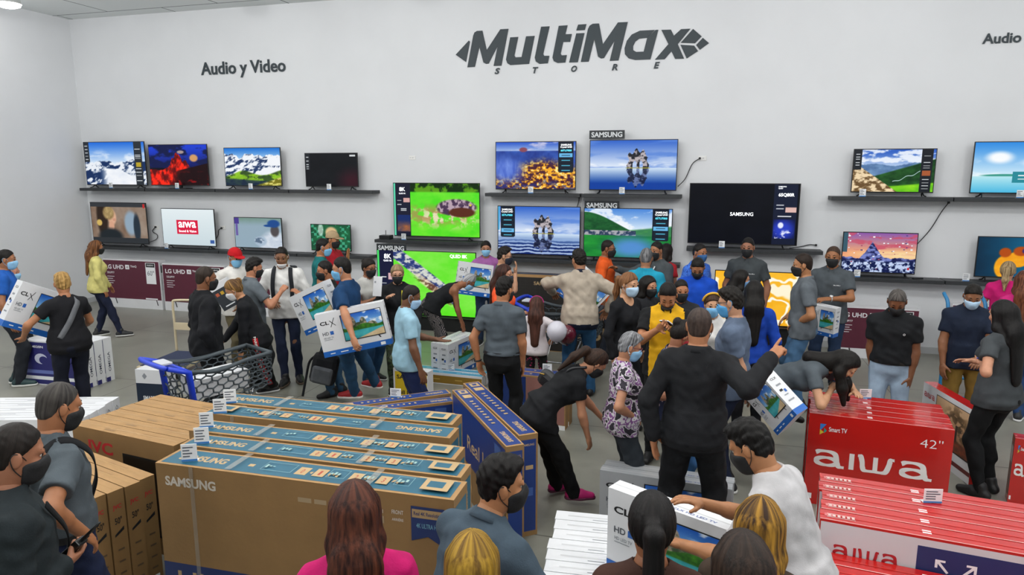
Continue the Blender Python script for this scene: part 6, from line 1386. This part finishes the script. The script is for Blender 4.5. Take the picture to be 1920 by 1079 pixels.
row(2, lambda i: ('blue and rose television carton behind the man in grey polo', 'rear blue television carton behind the man in grey polo, price card on top')[i], a - ZZ * .56, b - a, np.linalg.norm(b - a), .13, .56, st_uhd, 'blue and rose cartons')
a = aty(940, 513, 9.75); b = aty(1162, 524, 9.75)
carton('large dark carton with gold lettering against the wall shelf', V(a[0], 9.75, 0), V(1, 0, 0), ZZ, 1.8, .22, a[2], st_dark)
# ---- white cartons with the beach picture
GC = 'white cartons with a beach picture'
carton_p('white carton with beach picture carried by the short-haired blonde woman', (43, 528, 8.78), (150, 562, 9.0), (4, 612, 8.74), .13, st_clx, GC)
carton_p('tilted white carton with beach picture held by the man in black shirt', (541, 559, 8.05), (605, 528, 7.7), (557, 638, 8.05), .13, st_clx, GC)
carton_p('white carton with beach picture carried by the man in navy blue', (588.5, 592, 7.22), (717, 565, 7.10), (604, 673, 7.20), .11, st_clx, GC)
carton_p('white carton with beach picture held by the woman in purple', (861, 490, 10.05), (926, 499, 10.12), (864, 552, 10.02), .11, st_clx, GC)
a = at(840.5, 647, .48); b = at(892, 625, .48)
row(2, lambda i: ('white carton with beach picture being taped by the bending person, front one', 'white carton behind the one being taped')[i], a - ZZ * .48, b - a, .72, .13, .48, st_clx, GC)
carton_p('white carton with beach picture tilted in the cart beside the beige jacket', (1092, 494, 8.55), (1149, 547, 8.5), (1062, 566, 8.5), .13, st_clx, GC)
carton_p('white carton with beach picture tilted beside the slate blue shirt', (1398, 748, 5.72), (1430, 707, 5.5), (1440, 836, 5.7), .12, st_clx, GC)
carton_p('white carton with beach picture under the bald man\'s hand', (1526, 571, 8.72), (1568, 580, 8.6), (1527, 626, 8.72), .12, st_clx, GC)
carton_p('blank white carton held by the woman in camouflage trousers', (701, 520, 7.9), (717, 521, 7.9), (710, 556, 7.88), .2, st_plainwhite)
carton_p('white and dark carton with coloured icons held by the man in red cap', (390, 540, 8.9), (424, 521, 8.85), (404, 594, 8.9), .08, st_tablet)
a = at(1047, 957, .5); b = at(1140, 966, .5); u = nz(b - a); nn = np.cross(ZZ, u)
row(7, lambda i: ORD[i].replace('nearest', 'rearmost') + ' white carton of the low row, counted from the standing people', a - nn * .115 - ZZ * .5, u, .80, .11, .5, st_plainwhite, 'low row of white cartons at the bottom', toward=True)
a = at(1141, 914, .985); b = at(1348, 989, .985)
carton('white carton with beach picture standing on the low white row', a - ZZ * .485, b - a, ZZ, .80, .115, .485, st_clx, GC)
a = at(1127, 882, .47); b = at(1240, 899, .47)
row(2, lambda i: ('silver carton on the floor behind the white carton in front', 'second silver carton at the feet of the man in black')[i], a - ZZ * .47, b - a, .95, .1, .47, st_silver, 'silver cartons')
# ---- price cards on cartons
for x, y, z, lab in ((356, 866, 1.05, 'price card on the nearest big brown carton'), (379, 833, 1.05, 'price card on the second brown and teal carton'), (388, 803, 1.05, 'price card with blue foot on the third brown and teal carton'), (413, 776, 1.05, 'price card on the fourth brown and teal carton'), (432, 757, 1.05, 'price card on the farthest brown and teal carton')):
    price_card(x, y, lab, pos=at(x, y, z + .001), w=.085, h=.105, rot=.45)
for x, y, z, lab in ((742, 746, .68, 'price card on the blue carton behind the front row'), (845, 695, .14, 'price card on the low soundbar carton'), (1026, 697, .56, 'price card on the blue carton below the balloons'), (1622, 748, .77, 'price card on the red 42 inch cartons'), (1748, 944, .84, 'price card on the red cartons behind the white band'), (1878, 1090, .66, 'price card on the low red cartons at the corner')):
    price_card(x, y, lab, pos=at(x, y, z + .001), w=.10, h=.085, rot=.2 if x > 1500 else .1)
# ================================================================ carts, trolleys, balloons, bags
PLG = mat('cart_plastic_grey', '3b444a', .5, var=.05); PLB = mat('cart_plastic_blue', '1238c0', .35); CHR = mat('chrome', 'b8bcc0', .25, .9); RUB = mat('rubber', '17181a', .7)
def lattice(P00, P10, P01, P11, nu, nv, r, mb):
    """honeycomb ribs over a bilinear panel"""
    P00, P10, P01, P11 = map(lambda q: np.asarray(q, float), (P00, P10, P01, P11))
    f = lambda a, b: (P00 * (1 - a) + P10 * a) * (1 - b) + (P01 * (1 - a) + P11 * a) * b
    for j in range(nv + 1):
        pts = []
        for i in range(2 * nu + 1):
            b = (j + (.28 if (i + j) % 2 else -.05)) / nv; pts.append(f(i / (2 * nu), min(1, max(0, b))))
        mb.tube(pts, r, 4)
    for j in range(nv):
        for i in range(2 * nu + 1):
            if (i + j) % 2: mb.tube([f(i / (2 * nu), min(1, (j + .28) / nv)), f(i / (2 * nu), min(1, (j + .95) / nv))], r, 4)
def cart(label, O, ux, s=1.0, blue=PLB):
    """shopping cart: origin under the handle end, ux points to the nose"""
    ux = nz(ux); uy = np.cross(ZZ, ux); Rm = np.stack([ux, uy, ZZ], 1); t = empty('shopping_cart', O, Rm); tag(t, label, 'shopping cart')
    Lb, w0, w1, zt, zb0, zb1 = .92 * s, .29 * s, .24 * s, 1.0 * s, .48 * s, .66 * s
    for sd in (-1, 1):
        mb = MB(); top = bez([(0.02, sd * w0, zt), (Lb * .35, sd * w0 * .98, zt - .05 * s), (Lb * .7, sd * w1, zt - .02 * s), (Lb, sd * w1, zt - .0)], 8)
        mb.tube(top, .022 * s, 8)
        lattice((0.06, sd * w0 * .9, zb0), (Lb, sd * w1 * .9, zb1), (0.02, sd * w0, zt - .03), (Lb, sd * w1, zt - .02), 8, 7, .009 * s, mb); mb.build('side_panel', PLG, t)
    mb = MB(); lattice((Lb, -w1 * .9, zb1), (Lb, w1 * .9, zb1), (Lb, -w1, zt), (Lb, w1, zt), 4, 6, .009 * s, mb); mb.tube([(Lb, -w1, zt), (Lb, w1, zt)], .022 * s, 8); mb.build('nose_panel', PLG, t)
    mb = MB(); lattice((.06, -w0 * .9, zb0), (Lb, -w1 * .9, zb1), (.06, w0 * .9, zb0), (Lb, w1 * .9, zb1), 8, 4, .009 * s, mb); mb.build('basket_floor', PLG, t)
    mb = MB(); lattice((.06, -w0 * .9, zb0), (.06, w0 * .9, zb0), (.02, -w0, zt - .05), (.02, w0, zt - .05), 4, 5, .009 * s, mb); mb.build('rear_flap', PLG, t)
    mb = MB()
    for sd in (-1, 1): mb.tube([(.06, sd * w0, zb0 + .05), (.02, sd * w0, zt), (-.16 * s, sd * w0 * .95, zt + .07 * s)], [.03 * s, .034 * s, .024 * s], 8)
    mb.tube(bez([(-.16, -w0 * .95, zt + .07), (-.19, -w0 * .5, zt + .08), (-.19, w0 * .5, zt + .08), (-.16, w0 * .95, zt + .07)], 5), .024 * s, 8); mb.tube([(.02, -w0, zt), (.02, w0, zt)], .024 * s, 8)
    h = mb.build('handle', blue, t); MB().box((-.13, -.09, zt + .055), (-.03, .09, zt + .075), bev=.004).build('handle_card', mat('card_plastic', 'c9ccd2', .3), h)
    mb = MB()
    for sd in (-1, 1): mb.tube(bez([(.1, sd * w0 * .85, zb0 - .01), (.0, sd * w0 * .85, .3 * s), (.06, sd * w0 * .85, .16 * s), (.5 * s, sd * w1 * .9, .15 * s), (Lb * .95, sd * w1 * .8, .15 * s)], 6), .013 * s, 6)
    mb.tube([(.5 * s, -w1, .15 * s), (.5 * s, w1, .15 * s)], .011 * s, 6); mb.tube([(Lb * .6, -w1 * .7, .16 * s), (Lb * .8, -w1 * .7, zb1 - .02)], .011 * s, 6); mb.tube([(Lb * .6, w1 * .7, .16 * s), (Lb * .8, w1 * .7, zb1 - .02)], .011 * s, 6); mb.build('chassis', CHR, t)
    for x, wy in ((.08, w0 * .85), (Lb * .93, w1 * .8)):
        for sd in (-1, 1):
            c = V(x, sd * wy, .0); mb = MB(); mb.box((x - .016, sd * wy - .022, .05), (x + .016, sd * wy + .022, .16 * s)); wv = []; 
            mb.tube([(x - .02, sd * wy - .014, .055), (x - .02, sd * wy + .014, .055)], .054, 14); mb.build('caster', RUB, t)
    return t
a = at(318, 812, 0); g0 = at(290, 768, .0)
O = atd(322, 683, 6.72); N = atd(455, 672, 7.02)
c1 = cart('shopping cart with grey mesh basket and blue handle behind brown cartons', V(O[0], O[1], 0), V(N[0] - O[0], N[1] - O[1], 0), .93)
cu = nz(V(N[0] - O[0], N[1] - O[1], 0)); cn = np.cross(ZZ, cu)
carton('white carton lying inside the grey mesh shopping cart', V(O[0], O[1], 0) + cu * .14 - cn * .16 + ZZ * .62, cu, ZZ, .5, .32, .18, st_plainwhite)
O2 = atd(1000, 560, 8.75); N2 = atd(1105, 600, 8.55)
cart('shopping cart with blue handle in front of the large dark carton', V(O2[0], O2[1], 0), V(N2[0] - O2[0], N2[1] - O2[1], 0), .95)
# platform trolley
P0 = at(332, 662, .14); t = empty('platform_trolley', (P0[0], P0[1], 0)); t.rotation_euler.z = .1; tag(t, 'cream platform trolley behind the man with shaved head', 'trolley')
CRM = mat('trolley_cream', 'cfc0a0', .45)
mb = MB(); mb.tube(bez([(0, 0, .14), (0, 0, .6), (0, .0, .84), (.06, 0, .9), (.5, 0, .9), (.56, 0, .84), (.56, 0, .6), (.56, 0, .14)], 6), .017, 8); mb.box((0, -.012, .48), (.56, .012, .58)); mb.build('push_handle', CRM, t)
m_ = MB().box((-.03, -.78, .12), (.6, .03, .165), bev=.01).build('platform', CRM, t); MB().box((.0, -.75, .1655), (.57, .0, .172)).build('mat', mat('trolley_mat', '2a3350', .8), m_)
for x, y in ((.05, -.05), (.52, -.05), (.05, -.7), (.52, -.7)): 
    mb = MB(); mb.tube([(x, y - .015, .06), (x, y + .015, .06)], .06, 14); mb.box((x - .02, y - .02, .06), (x + .02, y + .02, .12)); mb.build('caster', RUB, t)
# blue hand truck on the right
P0 = at(1764, 766, 0); t = empty('hand_truck', (P0[0] , P0[1]+ .1, 0)); t.rotation_euler.z = -.15; tag(t, 'blue hand truck standing behind the man in navy shirt', 'hand truck'); HB = mat('hand_truck_blue', '1f74a8', .4)
mb = MB()
for x in (0, .36): mb.tube(bez([(x, 0, .03), (x, .02, .6), (x, .05, 1.15), (x - .04, .16, 1.3)], 6), .02, 8)
for z in (.12, .35, .55, .85): mb.tube([(0, .01, z), (.36, .01, z)], .016, 8)
mb.build('frame', HB, t); MB().box((-.04, -.2, .006), (.4, .0, .02)).build('toe_plate', HB, t)
for x in (-.05, .41): mb = MB(); mb.tube([(x - .02, .08, .11), (x + .02, .08, .11)], .11, 16); mb.build('wheel', RUB, t)
# balloons
gh = PP['girl']['arms'][1]['W']; gs = PP['girl']
def balloon(label, px, py, d, r, hexcol, knot):
    c = atd(px, py, d); t = empty('balloon', c); tag(t, label, 'balloon', 'balloons held by the girl')
    v = []; f = []; nu, nv = 28, 18
    for j in range(nv + 1):
        th = pi * j / nv
        for i in range(nu):
            ph = 2 * pi * i / nu; rr = r * sin(th) * (1 - .10 * max(0, -cos(th))); v.append((rr * cos(ph), rr * sin(ph), r * 1.06 * cos(th)))
    for j in range(nv):
        for i in range(nu): f.append((j * nu + i, j * nu + (i + 1) % nu, (j + 1) * nu + (i + 1) % nu, (j + 1) * nu + i))
    link('skin', np_mesh('skin', v, f, mat('balloon_' + hexcol, hexcol, .22, coat=.3)), t)
    mb = MB(); mb.tube([(0, 0, -r * 1.05), (0, 0, -r * 1.13), (0, 0, -r * 1.18)], [.005, .012, .018], 8); mb.build('knot', mat('balloon_' + hexcol, hexcol, .22, coat=.3), t)
    b0 = V(0, 0, -r * 1.17); k = knot - c; mb = MB(); mb.tube(bez([b0, (b0 + k) / 2 + V(.01, 0, -.02), k, k + V(-.05, -.03, -.2)], 6), .0035, 5); mb.build('string', mat('string_white', 'd8d8d8', .6), t)
balloon('white balloon held by the girl', 1044, 622, gs['dist'] - .25, .115, 'c4c2cc', gh); balloon('maroon balloon half hidden behind the white balloon', 1063, 628, gs['dist'] + .02, .11, '5a1428', gh + V(.01, .0, .02))
# bags
def bag(label, J, local, size, col, kind='handbag', strap=True, strap_pts=None, cat='bag'):
    Rc, co = J['Rc'], J['co']; c = co + Rc @ V(*local); t = empty(kind, c, Rc); tag(t, label, cat)
    w, d, h = size; MB().box((-w / 2, -d / 2, -h / 2), (w / 2, d / 2, h / 2), bev=min(w, d, h) * .22).build('body', fabric(col), t)
    MB().box((-w * .4, -d / 2 - .012, -h * .4), (w * .4, -d / 2 + .01, h * .05), bev=.008).build('front_pocket', fabric(col), t)
    return t, c
def band(pts, wd, th, nrm, name, m, parent, off):
    """flat strap through points, wide across nrm x direction"""
    P = bez([np.asarray(p, float) for p in pts], 8); v = []; f = []
    for i, p in enumerate(P):
        tg = nz(P[min(i + 1, len(P) - 1)] - P[max(i - 1, 0)]); n_ = nrm(p); n_ = nz(n_ - tg * (n_ @ tg)); b = np.cross(tg, n_) * wd / 2
        v += [p - b - off, p + b - off, p + b + n_ * th - off, p - b + n_ * th - off]
    for i in range(len(P) - 1):
        for k in range(4): f.append((4 * i + k, 4 * i + (k + 1) % 4, 4 * i + 4 + (k + 1) % 4, 4 * i + 4 + k))
    f += [(3, 2, 1, 0), tuple(4 * (len(P) - 1) + k for k in range(4))]
    return link(name, py_mesh(name, v, f, m, True), parent)
def surf(J, x, z, back=True, lift=.004, fat=0.0, gr=.02, fem=False):
    """point on the outside of the clothed torso: x right, z above the waist"""
    s = J['s']; st = fat_st(ST_F if fem else ST_M, fat); zz = z + .12
    a = np.interp(zz, [q[0] for q in st], [q[1] for q in st]) + gr + .012; b = np.interp(zz, [q[0] for q in st], [q[2] for q in st]) + gr + .012; c = np.interp(zz, [q[0] for q in st], [q[3] for q in st])
    y = c + (-1 if back else 1) * (b * sqrt(max(.0, 1 - (x / a) ** 2)) + lift)
    return J['co'] + J['Rc'] @ (V(x, y, z) * s)
def torso_strap(label, J, pts, col, wd=.05, fat=0.0, gr=.02, fem=False, name='shoulder_strap', cat='strap', parent=None):
    P = [surf(J, x, z, bk, fat=fat, gr=gr, fem=fem) if z is not None and z < .37 else J['co'] + J['Rc'] @ (V(x, bk if not isinstance(bk, bool) else 0, z) * J['s']) for x, z, bk in pts]
    ctr = J['co'] + J['Rc'] @ V(0, 0, .2); ax_ = J['Rc'][:, 2]
    nr = lambda p: (p - ctr) - ax_ * ((p - ctr) @ ax_) * .35
    o = band(P, wd, .006, nr, name, fabric(col), parent, P[0] if parent is None else np.zeros(3))
    if parent is None: o.location = P[0]; tag(o, label, cat)
    return o
J = PP['blonde']; torso_strap('grey shoulder strap across the back of the blonde woman', J, [(-.12, -.02, True), (-.02, .14, True), (.05, .28, True), (.09, .355, True), (.10, .415, 0.0), (.09, .36, False)], '6a6c70', .055, fat=.75, gr=.026, fem=True)
J = PP['greyleft']; torso_strap('dark shoulder strap over the grey polo of the man at left', J, [(.05, .20, True), (.10, .33, True), (.115, .425, 0.0), (.10, .33, False), (.02, .16, False), (-.08, -.01, False)], '1a1b1e', .04, fat=.3, gr=.026)
# backpack worn by the man in white
J = PP['white']; s = J['s']; t, c = bag('dark backpack worn by the man in white sweatshirt', J, (0, -.24, .2), (.29, .14, .42), '23252a', 'backpack', cat='backpack')
for sd in (-1, 1):
    P = [surf(J, sd * .11, .02, False, gr=.026), surf(J, sd * .115, .18, False, gr=.026), surf(J, sd * .105, .33, False, gr=.03), J['co'] + J['Rc'] @ (V(sd * .095, 0.01, .425) * s), surf(J, sd * .09, .34, True, gr=.03), J['co'] + J['Rc'] @ (V(sd * .08, -.17, .3) * s)]
    Pl = [J['Rc'].T @ (p - c) for p in P]; band(Pl, .05, .008, lambda p: nz(V(p[0], p[1] + .24, .0)), 'strap', fabric('23252a'), t, np.zeros(3))
# backpack hanging from the hand of the man in black shirt
c = atd(609, 690, 7.9); t = empty('backpack', c); t.rotation_euler = (0, .25, .3); tag(t, 'grey and black backpack hanging between the two carton carriers', 'backpack')
MB().box((-.15, -.08, -.2), (.15, .08, .17), bev=.06).build('body', fabric('1c1d21'), t); MB().box((-.12, -.115, -.17), (.12, -.06, .03), bev=.03).build('front_pocket', fabric('55585d'), t)
mb = MB(); mb.tube(bez([(-.08, .0, .15), (-.03, 0, .26), (.03, 0, .26), (.08, 0, .15)], 6), .012, 6); mb.build('top_handle', fabric('1c1d21'), t); mb = MB(); mb.tube(bez([(-.12, .06, .12), (-.2, .09, .0), (-.2, .08, -.2), (-.19, .06, -.42)], 6), .014, 6); mb.build('strap', fabric('1c1d21'), t)
# black shoulder bag of the bending woman
J = PP['bending']; c = atd(1032, 716, J['dist'] - .02); t = empty('shoulder_bag', c); t.rotation_euler = (0, .5, -.4); tag(t, 'black shoulder bag with gold clasp on the back of the bending woman', 'bag')
MB().box((-.11, -.05, -.07), (.11, .05, .07), bev=.045).build('body', mat('bag_leather', '15161a', .4), t); mb = MB(); mb.tube([V(.03 + .02 * cos(a), -.055, .0 + .02 * sin(a)) for a in np.linspace(0, 2 * pi, 13)[:-1]], .005, 6, closed=True); mb.tube([(-.09, -.056, .03), (-.05, -.056, .05)], .005, 6); mb.build('clasp', mat('gold_metal', 'c8a04a', .25, .9), t)
e = J['co'] + J['Rc'] @ V(.06, -.02, .42) - c; Rz = np.array(t.rotation_euler.to_matrix()).T; e = Rz @ e
mb = MB(); mb.tube(bez([(.1, 0, .06), (e * .55 + V(0, -.06, .06)), e], 6), .012, 6); mb.build('strap', mat('bag_leather', '15161a', .4), t)
# red side stripe of the track trousers, radio, pens, cards
J = PP['paris']; lg = J['legs'][-1]; r_ = -J['r']
P = [J['pel'] + J['Rp'] @ V(-.2, -.0, .05), lg['H'] + r_ * .125 + J['f'] * .0, lg['H'] * .5 + lg['K'] * .5 + r_ * .122, lg['K'] + r_ * .104, lg['K'] * .5 + lg['A'] * .5 + r_ * .099, lg['A'] + r_ * .09]
rt = J['root']; off = J['P']
band(P, .055, .004, lambda p: r_, 'side_stripe', fabric('b01822'), rt, off)
Pb = bez(P, 8); n_ = len(Pb)
for k in range(5):
    i = 4 + int(k * (n_ - 8) / 4.6); p = Pb[i]; tg = nz(Pb[i + 2] - Pb[i - 2]); sdv = nz(np.cross(tg, r_)); tv, tf = text_fit('PARIS', w=.11, h=.026, bold=.02)
    link('stripe_lettering', py_mesh('stripe_lettering', [p + r_ * .0065 + tg * q[0] - sdv * q[1] - off for q in tv], tf, ink('e4e0dc')), rt)
def handheld(J, side, label, name, cat, build, along=.1, out=.02):
    m = J['arms'][side]; Rm = np.stack([m['t'], m['d'], m['n']], 1); c = m['W'] + m['d'] * along + m['n'] * out; t = empty(name, c, Rm); tag(t, label, cat); build(t); return t
def b_radio(t):
    MB().box((-.06, -.028, -.0), (.075, .028, .032), bev=.006).build('case', BLK, t); mb = MB(); mb.tube([(.07, .0, .016), (.2, .0, .02)], [.008, .005], 8); mb.build('antenna', BLK, t); mb = MB(); mb.tube([(.075, .018, .016), (.095, .018, .016)], .008, 8); mb.build('knob', BLK, t)
handheld(PP['darkleft'], 1, 'black two-way radio in the hand of the man at lower left', 'two_way_radio', 'radio', b_radio, .075, .018)
def b_pad(t): MB().box((-.05, -.045, .0), (.05, .045, .008)).build('pages', mat('paper', 'e6e6e8', .7), t); MB().box((-.05, -.045, -.004), (.05, .045, 0)).build('cover', ink('2a2d33'), t)
def b_pen(t): mb = MB(); mb.tube([(.0, -.02, .0), (.01, .05, .10)], .005, 8); mb.build('barrel', BLKI, t); mb = MB(); mb.tube([(.0, -.02, .0), (-.003, -.032, -.018)], [.005, .001], 6); mb.build('tip', CHR, t)
handheld(PP['yellowp'], -1, 'small white notepad in the hands of the man in yellow polo', 'notepad', 'notepad', b_pad, .1, .028); handheld(PP['yellowp'], 1, 'black pen in the hand of the man in yellow polo', 'pen', 'pen', b_pen, .11, .02)
handheld(PP['writer'], 1, 'pen in the hand of the woman bending to write', 'pen', 'pen', b_pen, .10, .02)
p_ = at(1592, 737, .772); t = empty('paper_slip', p_); t.rotation_euler.z = .4; tag(t, 'white paper slip on the red cartons under the writing hand', 'paper slip'); MB().box((-.06, -.035, 0), (.06, .035, .003)).build('sheet', mat('paper', 'e6e6e8', .7), t); MB().box((-.05, .01, .003), (.03, .016, .0034)).build('written_line', ink('5a6a9a'), t)
def b_phone(t): MB().box((-.036, -.075, .0), (.036, .075, .009), bev=.003).build('case', ink('1f3fb0'), t); MB().box((-.032, -.07, .009), (.032, .07, .0098)).build('screen', mat('phone_screen', 'c9ccd2', .2), t)
handheld(PP['longright'], -1, 'white and blue phone in the hand of the long-haired woman', 'phone', 'phone', b_phone, .1, .03)
def b_card(t): MB().box((-.045, -.03, 0), (.045, .03, .002)).build('sheet', mat('paper', 'e6e6e8', .7), t); MB().box((-.03, .0, .002), (.03, .006, .0024)).build('printed_line', ink('5a6a9a'), t)
# wrist watches
def watch(J, side, label, col, dial):
    m = J['arms'][side]; W = m['W'] - nz(m['W'] - m['E']) * .012; ax_ = nz(m['W'] - m['E']); e1 = nz(np.cross(ax_, ZZ)); e2 = np.cross(ax_, e1); t = empty('wrist_watch', W); tag(t, label, 'watch')
    mb = MB(); mb.tube([(e1 * cos(a) + e2 * sin(a)) * .031 for a in np.linspace(0, 2 * pi, 17)[:-1]], .007, 6, closed=True); mb.build('strap', mat('watch_' + col, col, .4), t)
    o_ = -m['n']; o_ = nz(o_ - ax_ * (o_ @ ax_)); mb = MB(); mb.tube([o_ * .03, o_ * .043], .019, 14); mb.build('dial_case', mat('watchdial_' + dial, dial, .3), t)
watch(PP['baldpolo'], -1, 'white wrist watch on the bald man in grey polo', 'b0b2b4', 'e4e4e2'); watch(PP['polo3'], -1, 'white wrist watch on the young man in profile', 'c9c9c6', 'ececea'); watch(PP['greyback'], -1, 'black wrist band on the man seen from behind in grey polo', '16171a', '1a1b1e'); watch(PP['orangew'], 1, 'dark wrist watch on the woman in bright orange', '1a1a1c', '2a2a2e')
# lanyard
J = PP['greylan']; torso_strap('white lanyard around the neck of the man in dark grey shirt', J, [(-.05, .36, False), (-.03, .24, False), (0, .1, False), (.03, .24, False), (.05, .36, False)], 'd0d2d4', .016, gr=.03, name='lanyard', cat='lanyard')
J = PP['lanyardw']; torso_strap('yellow green lanyard on the older woman in black jacket', J, [(-.05, .36, False), (-.045, .24, False), (-.035, .12, False)], 'b8b030', .014, gr=.036, fem=True, name='lanyard', cat='lanyard')
J = PP['darkleft']; torso_strap('black crossbody strap on the man in dark shirt', J, [(.09, .36, False), (.03, .2, False), (-.05, .05, False), (-.12, -.06, False)], '0e0f11', .03, fat=.3, gr=.032)
# headband and NYC print
J = PP['headband']; Rh, hc = J['Rh'], J['hc']; mb = MB(); mb.tube([hc + Rh @ V(.089 * cos(a), -.005 + .02 * sin(a), .03 + .092 * sin(a)) - J['P'] for a in np.linspace(.05, pi - .05, 14)], .011, 8); mb.build('headband', fabric('d8a83a'), J['root'])
J = PP['girl']; Rh, hc = J['Rh'], J['hc']; mb = MB(); mb.tube([hc + Rh @ V(.079 * cos(a), .0 + .015 * sin(a), .03 + .083 * sin(a)) - J['P'] for a in np.linspace(.05, pi - .05, 14)], .008, 8); mb.build('headband', fabric('8a2a5a'), J['root'])
